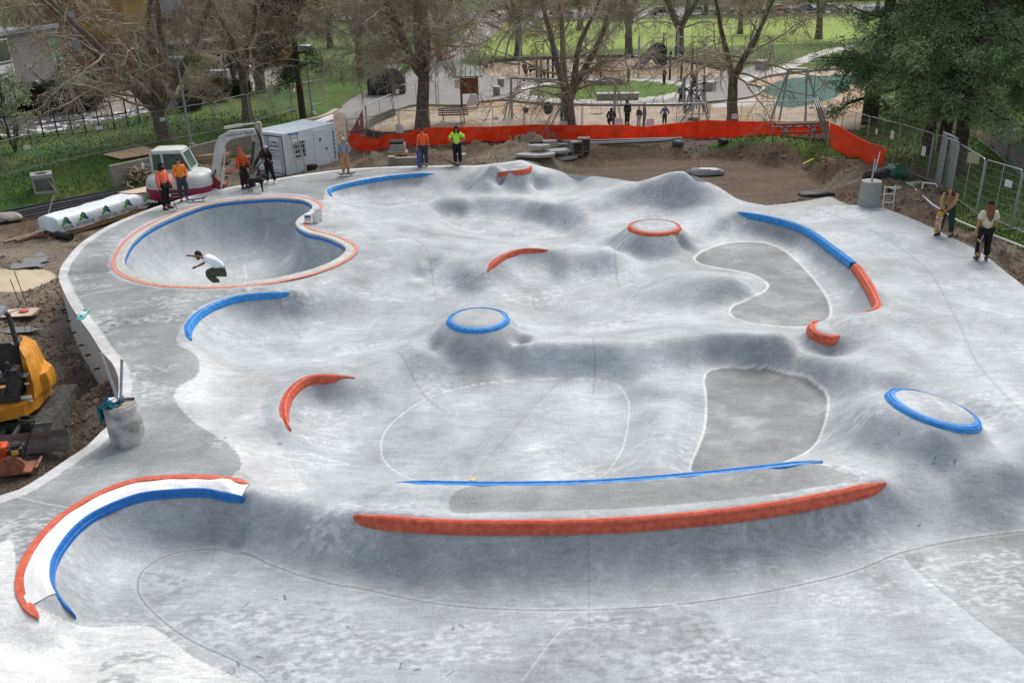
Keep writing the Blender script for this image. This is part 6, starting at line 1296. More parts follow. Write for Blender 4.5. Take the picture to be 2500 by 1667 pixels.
for z in (1.1, 1.35, 1.6): mb.box((xs-.05, .95, z), (.02, .8, .02))
mb.build('window_bars', M_cont, wf_)
mb = MB(); mb.M = Mx; mb.box((xs, 2.5, 1.12), (.05, .95, 2.0)); d_ = mb.build('side_door', M_cont, ct); mb = MB(); mb.M = Mx; mb.box((xs-.05, 2.85, 1.05), (.05, .06, .12)); mb.box((xs-.04, 2.45, 1.6), (.04, .08, .16)); mb.build('door_lock', M_bpaint, d_)
mb = MB(); mb.M = Mx
for i in range(7): mb.box((-.04, Ld-.12, .5+i*.22), (.02, .05, .15))
mb.build('side_marking', M_contd, ct)
def text(s, loc, rot, size, m, parent=None, name='lettering', ext=.004, align='CENTER', label=None, cat=None):
    cu = bpy.data.curves.new(name, 'FONT'); cu.body = s; cu.size = size; cu.extrude = ext; cu.align_x = align; cu.align_y = 'CENTER'; o = bpy.data.objects.new(name, cu); COL.objects.link(o)
    dg = bpy.context.evaluated_depsgraph_get(); me = bpy.data.meshes.new_from_object(o.evaluated_get(dg)); bpy.data.objects.remove(o); me.materials.clear(); o = link(name, me, m, parent); o.location = loc
    o.rotation_euler = rot if not isinstance(rot, Matrix) else rot.to_euler(); return o
M_ink = mat('black_ink', (.02, .02, .03), .6)
# text basis on the door end: right = -ux, up = z
Rt = Matrix((-ux, Vector((0, 0, 1)), (-ux).cross(Vector((0, 0, 1))))).transposed()
for s, z, sz in (('CMPU', 1.82, .17), ('991878 9', 1.62, .17), ('MAX GR  10.0', 1.42, .11), ('TARE    1.5', 1.27, .11), ('PAYLOAD  8.5', 1.12, .11), ('17.2    2.30', .97, .11)):
    text(s, ux*(wl*.27)-uy*.115+Vector((0, 0, z)), Rt, sz, M_ink, ct, 'lettering')
# ladder
ld = empty('step_ladder', c0+Mx @ Vector((-.25, .15, 0)), 0, 'aluminium step ladder with blue top standing against the container', 'ladder')
for sx in (-.22, .22):
    mb = MB(); mb.M = Mx; mb.beam((-.45, .25+sx*1.3, 0), (-.08, .25+sx, 2.25), .07, .035); mb.build('rail', mat('aluminium', (.6, .62, .62), .4, .5), ld)
for i in range(8):
    t = (i+.8)/8.6; mb = MB(); mb.M = Mx; x = -.45+.37*t; hw = .286*(1-t)+.22*t; mb.box((x, .25, 2.25*t), (.09, 2*hw, .025)); mb.build('step', mat('aluminium', (.6, .62, .62), .4, .5), ld)
mb = MB(); mb.M = Mx; mb.box((-.08, .25, 2.28), (.28, .5, .1), bev=.02); mb.build('top_cap', mat('blue_plastic', (.09, .22, .42), .5), ld)
mb = MB(); mb.M = Mx; mb.box((-.4, 1.35, .25), (.45, .4, .5), bev=.03); mb.box((-.62, 1.35, .35), (.02, .3, .2)); o = mb.build('black_crate', M_black); o.location = c0; tag(o, 'small black crate on the ground beside the ladder foot', 'crate')
# ------------------------------------------------------------------ white and magenta excavator
EW = mat('white_machine_paint', (.56, .585, .57), .38, var=.2, scale=2, bump=.1); EM = mat('magenta_machine_paint', srgb('#8e1f45'), .38, var=.25, scale=2, bump=.15); ER = mat('dull_red_paint', (.22, .03, .03), .6, 0, .5, 6)
ex_ = empty('excavator', Vector((-14.2, 37.7, -1.0)), R(3), 'white and magenta excavator with closed cab and raised boom behind the pool', 'excavator'); ex_.scale = (.95, .95, .95)
# tracks
for sy in (-.85, .85):
    mb = MB(); prof = [(-1.45, .2), (-1.3, .05), (1.3, .05), (1.45, .2), (1.45, .5), (1.3, .62), (-1.3, .62), (-1.45, .5)]; mb.prism(prof, .4, 'y', (0, sy, 0))
    for i in range(20): mb.box((-1.4+i*.147, sy, .64), (.07, .42, .04))
    mb.build('track', M_black, ex_)
mb = MB(); mb.box((0, 0, .5), (1.4, 1.3, .3)); mb.lathe([(.5, .6), (.5, .85)], n=20); mb.build('undercarriage', M_dsteel, ex_)
# house: rounded body built from a stack of superellipse rings
def superring(a, b, z, n=40, p=3.2, cx=0, cy=0): return [(cx+a*math.copysign(abs(math.cos(t))**(2/p), math.cos(t)), cy+b*math.copysign(abs(math.sin(t))**(2/p), math.sin(t)), z) for t in [2*math.pi*k/n for k in range(n)]]
def loft(mb, rings, cap=True):
    n = len(rings[0]); vs = [v for r in rings for v in r]; fs = [(i*n+k, i*n+(k+1) % n, (i+1)*n+(k+1) % n, (i+1)*n+k) for i in range(len(rings)-1) for k in range(n)]
    if cap: fs += [tuple(range(n-1, -1, -1)), tuple(range((len(rings)-1)*n, len(rings)*n))]
    mb.add(vs, fs)
mb = MB(); loft(mb, [superring(1.35, 1.0, .78), superring(1.45, 1.08, .85), superring(1.5, 1.12, 1.0), superring(1.5, 1.12, 1.25), superring(1.48, 1.1, 1.31)]); mb.build('lower_body', EM, ex_, auto=R(35))
mb = MB(); loft(mb, [superring(1.48, 1.1, 1.312), superring(1.47, 1.1, 1.5), superring(1.42, 1.06, 1.68), superring(1.3, .96, 1.82), superring(1.1, .8, 1.9), superring(.8, .6, 1.93)]); mb.build('engine_cover', EW, ex_, auto=R(35))
for i in range(4): mb = MB(); mb.box((-.15+.1*i, -1.115, 1.2-i*.07), (1.1-.1*i, .02, .03)); mb.build('louvre', M_dsteel if i % 2 == 0 else EW, ex_)
mb = MB(); mb.prism([(-.55, 1.36), (-.1, 1.36), (-.1, 1.56), (-.3, 1.54), (-.48, 1.45)], .03, 'y', (0, -1.095, 0)); mb.build('grille', M_dsteel, ex_)
text('TB260', (.45, -1.115, 1.52), (R(86), 0, 0), .15, M_ink, ex_)
text('TAKEUCHI', (-1.3, -.72, 1.5), (R(86), 0, R(-52)), .13, ER, ex_)
# cab
def cabring(z, x0, x1, y0, y1, r=.12):
    pts = []
    for cx, cy, a0 in ((x1-r, y1-r, 0), (x0+r, y1-r, 90), (x0+r, y0+r, 180), (x1-r, y0+r, 270)):
        for k in range(4): t = R(a0+30*k); pts.append((cx+r*math.cos(t), cy+r*math.sin(t), z))
    return pts
mb = MB(); loft(mb, [cabring(1.3, -1.15, .62, -.15, .95), cabring(1.95, -1.15, .60, -.15, .95), cabring(2.0, -1.15, .60, -.15, .95)]); mb.build('cab_base', EW, ex_, auto=R(40))
mb = MB(); loft(mb, [cabring(2.0, -1.11, .55, -.12, .92), cabring(2.72, -1.08, .26, -.10, .90)]); mb.build('cab_glass', mat('greenish_glass', (.06, .11, .09), .08, 0, .2, 2, spec=.8), ex_, auto=R(40))
mb = MB(); loft(mb, [cabring(2.72, -1.14, .32, -.16, .96), cabring(2.86, -1.12, .28, -.14, .94), cabring(2.92, -1.0, .16, -.04, .84)]); mb.build('cab_roof', EW, ex_, auto=R(40))
for (x, y, x2) in ((-1.13, -.14, -1.1), (.58, -.14, .28), (-1.13, .94, -1.1), (.58, .94, .28), (-.62, -.15, -.62)): mb = MB(); mb.beam((x, y, 1.95), (x2, y, 2.76), .09 if x > -1 or 1 else .2, .07); mb.build('cab_pillar', EW, ex_)
mb = MB(); mb.tube([(-1.1, -.15, 2.2), (-1.35, -.3, 2.35), (-1.42, -.35, 2.3)], .02, 6); mb.ball((-1.45, -.36, 2.25), (.05, .13, .17), 10, 6); mb.build('mirror', EW, ex_)
# boom
def arm(mb, pts, w_, hs):
    """box girder following 2D points (x,z) in the arm plane y=0"""
    n = len(pts); L_ = []; 
    for i, (x, z) in enumerate(pts):
        a = Vector(pts[max(i-1, 0)]); b = Vector(pts[min(i+1, n-1)]); d = (b-a).normalized(); nn = Vector((-d.y, d.x)); h = hs[i]/2; L_.append([(x+nn.x*h, -w_/2, z+nn.y*h), (x+nn.x*h, w_/2, z+nn.y*h), (x-nn.x*h, w_/2, z-nn.y*h), (x-nn.x*h, -w_/2, z-nn.y*h)])
    loft(mb, L_)
bx = 1.35
am = Matrix.Translation(Vector((bx, .1, 0)))
A0, A1, A3 = (.0, 1.15), (.62, 2.95), (2.35, 3.55)
mb = MB(); mb.M = am; arm(mb, [A0, (.34, 2.1), A1, (.8, 3.22), (1.15, 3.42), A3], .24, [.26, .34, .4, .42, .36, .24]); mb.build('boom', EW, ex_)
text('TAKEUCHI', Vector((bx+1.3, .1-.125, 3.42)), (R(90), R(-6), 0), .17, ER, ex_); text('TB260', Vector((bx+2.0, .1-.125, 3.49)), (R(90), R(-6), 0), .17, M_ink, ex_)
mb = MB(); mb.M = am; mb.tube([(.95, 0, 3.74), (1.75, 0, 3.84)], .07, 10); mb.tube([(1.75, 0, 3.84), (2.45, 0, 3.9)], .035, 8); mb.build('arm_cylinder', EW, ex_)
mb = MB(); mb.M = am; mb.tube([(.4, -.2, .95), (.68, -.2, 1.95)], .07, 10); mb.tube([(.68, -.2, 1.95), (.88, -.16, 2.85)], .035, 8); mb.build('boom_cylinder', EW, ex_)
mb = MB(); mb.M = am; arm(mb, [(2.5, 3.95), (2.42, 3.5), (2.12, 2.3), (1.85, 1.3)], .2, [.18, .36, .28, .18]); mb.build('stick', mat('dirty_white_paint', (.36, .35, .31), .6, 0, .35, 5), ex_)
mb = MB(); mb.M = am; mb.tube([(2.2, -.2, 3.1), (1.98, -.2, 2.2)], .055, 8); mb.tube([(1.98, -.2, 2.2), (1.7, -.2, 1.4)], .03, 8); mb.box((1.82, 0, 1.15), (.26, .25, .32)); mb.box((1.78, 0, .9), (.18, .3, .26), .4); mb.build('bucket_linkage', M_dsteel, ex_)
for k in range(6):
    rs = random.Random(k); z0 = 3.7-.1*k; mb = MB(); mb.M = am; mb.tube([(2.35+.04*k, -.16, z0), (2.5+.1*rs.random(), -.3, z0-.45), (2.35+.2*rs.random(), -.35, z0-.95), (2.15-.05*k, -.2, z0-1.4-.2*rs.random())], .024, 6); mb.build('hose', M_black, ex_)
mb = MB(); mb.M = am; mb.prism([(-.35, .75), (.5, .75), (.62, 1.2), (.25, 1.55), (-.1, 1.5), (-.4, 1.2)], .5, 'y'); mb.build('swing_bracket', ER, ex_)
for k in range(4): mb = MB(); mb.M = am; mb.tube([(-.3, -.1+.06*k, 1.45), (-.15, -.15+.06*k, 1.75), (.15, -.2+.06*k, 1.6), (.3, -.15+.05*k, 1.9)], .035, 6); mb.build('hose', M_black, ex_)
mb = MB(); mb.tube([(1.35, -.5, 1.05), (1.7, -.55, 1.12)], .04, 8); mb.build('handrail', EW, ex_)
# ------------------------------------------------------------------ yellow excavator at the left edge
YP = mat('yellow_machine_paint', srgb('#c98828'), .45, var=.35, scale=4, bump=.2, detail=9); BP = mat('black_machine_paint', (.032, .034, .038), .32, 0, .5, 4, bump=.2, c2=(.085, .085, .085)); GP_ = mat('grey_worn_steel', (.25, .25, .24), .5, .4, .3, 4)
ye = empty('excavator', Vector((-11.95, 18.3, -1.4)), R(9), 'yellow and black open canopy excavator at the left edge', 'excavator')
YY = ye.location.copy(); ye.scale = (1.1, 1.1, 1.1)
def YL(px, py, dy): # pixel -> local coords at given world Y offset from the machine origin
    p = atd(px, py, YY.y+dy); q = Matrix.Rotation(-R(9), 3, 'Z') @ (p-YY); return q
# tracks run left-back to right-front; modelled as extruded loops along local y
for sx in (.72, -.80):
    mb = MB(); prof = [(-.9, .12), (-.75, .02), (1.05, .02), (1.2, .14), (1.22, .36), (1.08, .5), (-.75, .5), (-.9, .36)]; mb.prism(prof, .42, 'x', (sx, .5, 0))
    for i in range(19): mb.box((sx, -.28+i*.10, .515), (.43, .045, .035))
    for i in range(4): mb.box((sx, 1.5-.1*i+.0, .42-.11*i), (.43, .03, .04))
    mb.build('track', mat('worn_track', (.13, .125, .115), .85, 0, .4, 8, bump=.6), ye)
mb = MB(); mb.box((-.04, .55, .35), (1.1, 1.3, .25)); mb.tube([(.15, -.45, .35), (.2, .25, .45)], .06, 8); mb.tube([(-.15, -.5, .3), (-.1, .25, .4)], .07, 8); mb.build('undercarriage', M_dsteel, ye)
mb = MB(); arm_v = [(-.62, .05), (-.55, .02), (-.50, .2), (-.55, .45), (-.62, .5), (-.58, .3)]; mb.prism(arm_v, 2.5, 'x', (.05, 0, 0)); mb.build('dozer_blade', GP_, ye)
mb = MB(); mb.box((.05, -.64, .06), (2.5, .02, .12)); mb.build('blade_edge', M_steel, ye)
HZ = .72
mb = MB(); prof = [(.42, -.25), (.58, .1), (.62, .9), (.45, 1.35), (-1.6, 1.35), (-1.6, -.35), (-.1, -.42)]
mb.prism([(a, b) for a, b in prof], .28, 'z', (0, .25, HZ)); mb.build('lower_body', YP, ye)
mb = MB(); loft(mb, [[(.60, .25, HZ+.14), (.66, .75, HZ+.14), (.5, 1.55, HZ+.14), (.1, 1.7, HZ+.14), (.25, 1.15, HZ+.14), (.42, .3, HZ+.14)], [(.62, .3, HZ+.5), (.66, .8, HZ+.5), (.48, 1.6, HZ+.5), (.1, 1.72, HZ+.5), (.28, 1.15, HZ+.5), (.44, .4, HZ+.5)], [(.55, .42, HZ+1.05), (.58, .85, HZ+1.05), (.42, 1.5, HZ+1.0), (.12, 1.6, HZ+1.0), (.28, 1.2, HZ+1.05), (.42, .55, HZ+1.05)], [(.42, .6, HZ+1.2), (.46, .9, HZ+1.2), (.3, 1.35, HZ+1.2), (.15, 1.4, HZ+1.2), (.28, 1.25, HZ+1.2), (.38, .7, HZ+1.2)]]); mb.build('engine_cover', YP, ye, auto=R(30))
mb = MB(); loft(mb, [[(.55, .55, HZ+.1+z), (.80-abs(z-.2)*.25, .75, HZ+.1+z), (.82-abs(z-.2)*.25, 1.15, HZ+.1+z), (.5, 1.5, HZ+.1+z)] for z in (0, .12, .32, .42)]); mb.build('counterweight', YP, ye, auto=R(40))
mb = MB(); mb.prism([(-.42, HZ+.15), (.3, HZ+.15), (.42, HZ+.5), (.42, HZ+.9), (.28, HZ+.9), (.1, HZ+.42), (-.42, HZ+.3)], .3, 'y', (0, .28, 0)); mb.build('side_panel', BP, ye)
mb = MB(); mb.box((-.75, .2, HZ+.16), (1.2, .85, .04)); mb.build('floor_plate', GP_, ye)
# seat
st_ = MB(); st_.box((.0, .72, HZ+.48), (.5, .5, .14), bev=.05); st_.build('seat', BP, ye); st_ = MB(); loft(st_, [[(.0+x*w_, .98+y, HZ+z) for x, y in ((-.5, -.05), (.5, -.05), (.5, .07), (-.5, .07))] for z, w_ in ((.5, .38), (.65, .5), (.95, .52), (1.15, .4), (1.22, .25))]); st_.build('backrest', BP, ye, auto=R(30))
mb = MB(); mb.box((.3, .55, HZ+.45), (.12, .5, .5), bev=.03); mb.box((-.32, .55, HZ+.45), (.12, .5, .5), bev=.03); mb.tube([(.28, .35, HZ+.6), (.24, .25, HZ+1.0)], .03, 6); mb.ball((.24, .25, HZ+1.02), .05, 8, 5); mb.tube([(-.1, .2, HZ+.25), (-.12, .15, HZ+.8), (-.05, .3, HZ+.85)], .018, 6); mb.build('control_lever', BP, ye)
# canopy
for (x, y) in ((.25, .95), (-1.25, 1.0)): mb = MB(); mb.tube([(x, y, HZ+.8), (x, y-.02, HZ+1.85), (x-.02, y-.12, HZ+1.98), (x-.05, y-.35, HZ+2.02)], .055, 8); mb.build('canopy_post', BP, ye)
mb = MB(); mb.prism([(-1.5, -.25), (.15, -.25), (.3, -.1), (.3, .85), (.1, 1.0), (-1.5, 1.0)], .08, 'z', (0, 0, HZ+2.05))
for i in range(5): mb.box((-1.2+i*.32, .35, HZ+2.1), (.06, 1.1, .03))
mb.build('canopy_roof', mat('grey_canopy', (.20, .21, .23), .5, 0, .2, 3), ye)
mb = MB(); mb.tube([(.3, .3, HZ+.95), (-.05, .1, HZ+.6), (-.12, .05, HZ+.35)], .022, 6); mb.tube([(.35, .35, HZ+.95), (.05, .05, HZ+.35)], .018, 6); mb.build('guard_rail', BP, ye)
text('CAT', (.52, .235, HZ+.72), (R(90), 0, R(-10)), .10, mat('white_decal', (.8, .8, .78), .4), ye, 'logo', .006)
mb = MB(); mb.prism([(.42, HZ+.66), (.62, HZ+.66), (.60, HZ+.78), (.44, HZ+.78)], .012, 'y', (0, .25, 0)); mb.build('logo_plate', BP, ye)
mb = MB(); mb.prism([(.49, HZ+.67), (.55, HZ+.67), (.52, HZ+.71)], .014, 'y', (0, .243, 0)); mb.build('logo_triangle', mat('decal_yellow', (.7, .45, .02), .4), ye)
text('304', (.52, .225, HZ+.52), (R(90), 0, R(-10)), .07, mat('white_decal', (.8, .8, .78), .4), ye, 'number', .004)
mb = MB(); mb.box((.45, .2, HZ+.22), (.22, .02, .07)); mb.box((.45, .2, HZ+.12), (.22, .02, .05)); mb.build('decal', mat('white_decal', (.8, .8, .78), .4), ye)
for c_ in ye.children:
    if not c_.name.startswith(('track', 'undercarriage', 'dozer', 'blade')): c_.location.x -= .1
# push broom leaning on it
br_ = empty('push_broom', at(160, 975, -1.4), R(35), 'push broom with wooden handle leaning on the yellow excavator', 'broom')
mb = MB(); mb.box((0, 0, .06), (.62, .09, .05), bev=.01); mb.build('head', M_wood, br_); mb = MB(); mb.box((0, -.02, .0), (.6, .11, .1)); mb.build('bristles', M_black, br_)
tip = Matrix.Rotation(-R(35), 3, 'Z') @ (atd(100, 880, br_.location.y+.75)-br_.location); mb = MB(); mb.tube([(0, 0, .08), tip], .017, 6); mb.tube([(-.15, 0, .08), tip*.18], .01, 5); mb.tube([(.15, 0, .08), tip*.18], .01, 5); mb.build('handle', mat('orange_brown_wood', (.32, .17, .07), .6), br_)
# plate compactor
pcx = empty('plate_compactor', at(40, 1078, -1.4), R(12), 'orange plate compactor with bent handle in front of the yellow excavator', 'plate compactor'); OR_ = mat('orange_machine_paint', srgb('#c94f2a'), .55, var=.4, scale=9)
mb = MB(); mb.prism([(-.45, .06), (-.38, 0), (.38, 0), (.5, .12), (.47, .15), (.36, .05), (-.36, .05), (-.43, .1)], .5, 'y'); mb.build('base_plate', mat('rusty_brown_paint', (.28, .12, .07), .7, 0, .4, 8), pcx)
mb = MB(); mb.prism([(.27*math.cos(a*.314), .22*math.sin(a*.314)+.24) for a in range(20)], .12, 'y', (0, -.2, 0)); mb.build('belt_guard', mat('faded_red_paint', (.35, .14, .09), .7, 0, .4, 8), pcx)
mb = MB(); mb.box((-.22, 0, .5), (.32, .34, .38), bev=.05); mb.lathe([(.09, .7), (.09, .75), (.05, .76)], (-.24, -.05, 0), 14); mb.build('fuel_tank', OR_, pcx)
mb = MB(); mb.box((.1, 0, .45), (.3, .3, .28), bev=.03); mb.lathe([(.1, 0), (.1, .08)], (.12, 0, .6), 14); mb.tube([(-.05, -.15, .66), (.3, -.15, .68), (.34, -.12, .5)], .02, 6); mb.build('engine', M_dsteel, pcx)
mb = MB(); mb.box((.12, -.17, .52), (.14, .02, .1)); mb.build('engine_label', mat('yellow_label', (.65, .45, .03), .5), pcx)
mb = MB(); mb.tube([(.15, -.2, .1), (.42, -.1, .75), (.62, 0, 1.15), (.60, -.12, 1.22), (.36, -.15, 1.3), (.32, .1, 1.28), (.58, .15, 1.2), (.62, 0, 1.15)], .018, 6); mb.build('handle', M_bpaint, pcx)
# ------------------------------------------------------------------ concrete cylinders
cl_ = empty('concrete_pier', on(296, 1012)+Vector((0, 0, -.03)), 0, 'large round concrete light pole base standing on the left deck', 'concrete pier')
rad = 42/2000*(FPX/ FPX)*16.0; rad = .34
mb = MB(); mb.lathe([(rad, -.2), (rad, .84), (rad-.02, .875)], n=40); mb.build('pier', mat('stained_cast_concrete', (.30, .30, .295), .75, 0, .45, 3.5, c2=(.60, .60, .585), bump=.3), cl_, auto=R(40))
mb = MB(); mb.lathe([(rad*.86, .876), (rad*.86, .892), (rad*.82, .895)], n=36); mb.build('top_plate', M_oldc, cl_)
M_cond = mat('grey_conduit', (.33, .37, .42), .5)
for i, (px, py) in enumerate([(231, 811), (280, 825)]):
    b = cl_.location+Vector((-.03 if i == 0 else .0, .02, .88)); t = atd(px, py, b.y+.05); mb = MB(); mb.tube([(0, 0, 0), t-b], .028, 8); mb.tube([(t-b)*.97, (t-b)*1.0], .036, 8); o = mb.build('conduit', M_cond); o.location = b; tag(o, ['grey conduit leaning out to the left from the left concrete pier', 'grey conduit standing upright in the left concrete pier'][i], 'conduit pipe', 'grey conduits in the left pier')
# teal cloth draped on it
rs = np.random.default_rng(5); V = []; na, nb = 22, 16
for i in range(na):
    for j in range(nb):
        u = i/(na-1); v = j/(nb-1); x = -.46+u*.5; y = -.25+v*.38
        r_c = math.hypot(x, y); z = .93+.05*math.sin(u*11+v*4)+.04*math.sin(v*15+u*5) + rs.normal(0, .006)
        if x < -.33: z -= (-.33-x)*2.9; x = -.355+.02*math.sin(v*12)
        V.append((x, y, z))
F = [(i*nb+j, (i+1)*nb+j, (i+1)*nb+j+1, i*nb+j+1) for i in range(na-1) for j in range(nb-1)]
o = np_mesh('teal_jacket', V, F, cloth('teal_fabric', '#146a7d', .25), None, True); o.location = cl_.location; s_ = o.modifiers.new('t', 'SOLIDIFY'); s_.thickness = .012; tag(o, 'crumpled teal jacket draped over the left concrete pier', 'jacket')
mb = MB(); mb.box((-.12, .0, 1.0), (.16, .1, .02), .3); mb.box((-.05, -.1, 1.0), (.09, .08, .02), 1.0); o = mb.build('papers', M_sign); o.location = cl_.location; tag(o, 'small white papers lying on the teal jacket', 'papers')
mb = MB(); mb.beam((.0, .1, .93), (.24, .16, .92), .05, .02); mb.tube([(-.02, 0, .93), (.1, -.05, .95)], .02, 6); o = mb.build('tool', M_black); o.location = cl_.location; tag(o, 'small black tool lying on top of the left concrete pier', 'tool')
# right pier
q = at(2003, 476, 0); cr_ = empty('concrete_pier', Vector((q.x, q.y+.35, -.45)), 0, 'pale round concrete pier behind the right rim, white ladder against it', 'concrete pier')
mb = MB(); mb.lathe([(.42, 0), (.36, 1.35), (.34, 1.37)], n=36); mb.build('pier', M_cast, cr_, auto=R(40))
mb = MB(); mb.tube([(.0, 0, 1.35), (.02, 0, 2.15)], .04, 8); mb.build('conduit', M_steel, cr_); mb = MB(); mb.tube([(.12, .1, 1.7), (.2, .12, 2.4)], .018, 6); mb.build('stake', M_sign, cr_)
ldw = empty('short_ladder', cr_.location+Vector((.35, -.5, 0)), 0, 'short white ladder leaning on the right concrete pier', 'ladder')
for x in (0, .38): mb = MB(); mb.tube([(x, 0, 0), (x, .1, 1.28)], .02, 6); mb.build('rail', M_sign, ldw)
for z in (.32, .64, .96, 1.2): mb = MB(); mb.tube([(0, .08*z, z), (.38, .08*z, z)], .016, 6); mb.build('rung', M_sign, ldw)
def bucket(loc, label, m, h=.37, r=.15, group=None):
    mb = MB(); mb.lathe([(r*.8, 0), (r, h), (r*1.06, h), (r*1.06, h-.03), (r*.94, h-.02), (r*.78, .03), (0, .03)], n=24, cap=False); o = mb.build('bucket', m, auto=R(35)); o.location = loc; tag(o, label, 'bucket', group); return o
bucket(at(2054, 488, -.35), 'white plastic bucket below the right pier', mat('dirty_white_plastic', (.5, .5, .48), .5, 0, .3, 5), .5, .2)
mb = MB(); mb.box((0, 0, .2), (.5, .45, .4), bev=.03); o = mb.build('black_box', M_black); p = at(2056, 457, -.2); o.location = p; o.rotation_euler[2] = .1; tag(o, 'open black utility box with green lid right of the right pier', 'utility box'); gl = MB(); gl.box((0, 0, .43), (.56, .5, .05), bev=.015); g2 = gl.build('lid', mat('green_plastic_lid', (.16, .25, .16), .6), o)
mb = MB(); mb.box((0, 0, 0), (.75, .55, .05), bev=.015); o = mb.build('box_lid', mat('green_plastic_lid', (.16, .25, .16), .6)); p = gp(2104, 448); o.location = p+Vector((0, 0, .12)); o.rotation_euler = (R(10), 0, .25); tag(o, 'green rectangular lid lying on the right dirt bank', 'box lid')
# pvc pipes on the right bank
pv = [gp(2098, 462), gp(2140, 486), gp(2200, 516), gp(2290, 556), gp(2370, 585), gp(2450, 618)]
mb = MB(); mb.tube([p-pv[0]+Vector((0, 0, .12)) for p in pv], .03, 8); o = mb.build('pvc_pipe', M_sign); o.location = pv[0]; tag(o, 'long white pvc pipe lying on the right dirt bank', 'pipe')
a = gp(2112, 470); mb = MB(); mb.tube([(0, 0, .1), (.05, .1, .3), (.5, .05, .25), (.55, 0, .15)], .025, 6); o = mb.build('pvc_elbow', M_sign); o.location = a; tag(o, 'bent piece of white pvc pipe above the long pipe', 'pipe')
def crumple(name, loc, size, m, label, cat, seed, amp=.35):
    rs = np.random.default_rng(seed); mb = MB(); mb.ball((0, 0, 0), (size[0], size[1], size[2]), 20, 12); V = np.array(mb.v); n = (fbm(V[:, 0]/size[0]+seed, V[:, 1]/size[1]+V[:, 2], 1.6, 3, seed)-.5)*2*amp; V *= (1+n)[:, None]; V[:, 2] = np.maximum(V[:, 2], -size[2]*.25); mb.v = [tuple(v) for v in V]; o = mb.build(name, m, auto=R(20)); o.location = loc; return tag(o, label, cat)
crumple('green_tarp', gp(2052, 410)+Vector((0, 0, .15)), (.55, .45, .45), mat('green_tarp_plastic', (.03, .12, .07), .4), 'crumpled dark green tarp at the foot of the right fence', 'tarp', 4)
crumple('black_plastic', gp(2022, 412)+Vector((0, 0, .1)), (.7, .4, .4), M_black, 'black plastic sheet heaped left of the green tarp', 'tarp', 6)
crumple('black_plastic', at(1880, 452, -.2)+Vector((0, .4, .0)), (.7, .35, .16), M_black, 'black fabric at the tip of the small grey slab', 'tarp', 8)
crumple('grey_plastic', at(1622, 402, BASZ)+Vector((0, 0, .1)), (.9, .4, .25), mat('grey_film', (.3, .31, .32), .35), 'crumpled grey plastic sheet on the excavated soil behind the far hump', 'plastic sheet', 9)
mb = MB(); mb.tube([(0, 0, 0), (0, 0, .8)], .015, 6); mb.box((0, 0, .8), (.12, .02, .08)); o = mb.build('marker_stake', mat('orange_marker', (.75, .12, .05), .6)); o.location = at(1602, 402, BASZ); tag(o, 'thin orange marker stake next to the grey plastic sheet', 'stake')
# slab piece behind
sl = np.array([tuple(at(a, b, -.12)) for a, b in [(1745, 474), (1800, 468), (1850, 462), (1900, 452), (1912, 453), (1930, 463), (1962, 476), (1900, 482), (1800, 484)]]); mb = MB(); n = len(sl); o0 = sl[0]; mb.add([tuple(p-o0) for p in sl]+[tuple(p-o0-np.array([0, 0, .3])) for p in sl], [tuple(range(n)), tuple(range(2*n-1, n-1, -1))]+[(i, (i+1) % n, (i+1) % n+n, i+n) for i in range(n)]); o = mb.build('small_slab', M_cast); o.location = o0; tag(o, kind='structure')
# ------------------------------------------------------------------ school
M_gw = mat('grey_render_wall', (.20, .195, .185), .85, 0, .12, .6, bump=.3); M_roof = mat('bluish_flat_roof', (.24, .25, .29), .7, 0, .15, .5); M_brick = mat('brown_brick', (.22, .125, .085), .85, 0, .3, 3, bump=.4)
M_or = mat('orange_panel', (.30, .18, .06), .7, 0, .2, 1.2); M_ye = mat('yellow_panel', (.42, .31, .06), .7, 0, .2, 1.2); M_lav = mat('lavender_metal', (.33, .34, .42), .45, .2, .1, 1); M_wh = mat('white_trim', (.62, .64, .64), .6)
def block(root, a, b, h, depth, m, name='wall', roof=None, z0=-1.5):
    """box whose front face runs a->b (world ground points); depth goes away from the camera"""
    a = V3(a); b = V3(b); d = (b-a); d.z = 0; L = d.length; d.normalize(); n = Vector((-d.y, d.x, 0)); n = n if n.y > 0 else -n; o0 = root.location
    M = Matrix((d, n, Vector((0, 0, 1)))).transposed().to_4x4(); M.translation = Vector((a.x, a.y, 0))-Vector((o0.x, o0.y, o0.z))
    mb = MB(); mb.M = M; mb.box((L/2, depth/2, (h+z0)/2), (L, depth, h-z0)); mb.build(name, m, root)
    if roof: mb = MB(); mb.M = M; mb.box((L/2, depth/2, h+.06), (L+.3, depth+.3, .12)); mb.box((L/2, -.1, h+.15), (L+.3, .2, .3)); mb.build('roof', roof, root)
    return M, L
a, b = at(-330, 380, -1), at(165, 224, -1)
sb = empty('grey_school_block', a, 0, 'long low grey school building with flat bluish roof, top left', 'building'); Mg, Lg = block(sb, a, b, 4.6, 30, M_gw, roof=M_roof)
def facade_rect(M, root, x0, x1, z0, z1, m, name, frame=None, proud=.03):
    if frame: mb = MB(); mb.M = M; mb.box(((x0+x1)/2, -proud, (z0+z1)/2), (x1-x0+.24, .08, z1-z0+.24)); f = mb.build('window', frame, root); mb = MB(); mb.M = M; mb.box(((x0+x1)/2, -proud-.03, (z0+z1)/2), (x1-x0, .08, z1-z0)); mb.build('pane', m, f); return f
    mb = MB(); mb.M = M; mb.box(((x0+x1)/2, -proud, (z0+z1)/2), (x1-x0, .08, z1-z0)); return mb.build(name, m, root)
def fx(M, px, py, L):   # distance along the facade where a pixel column meets it (approximately)
    q = at(px, py, -1); return (M.inverted() @ (q-sb.location)).x
x0 = fx(Mg, 60, 258, Lg)
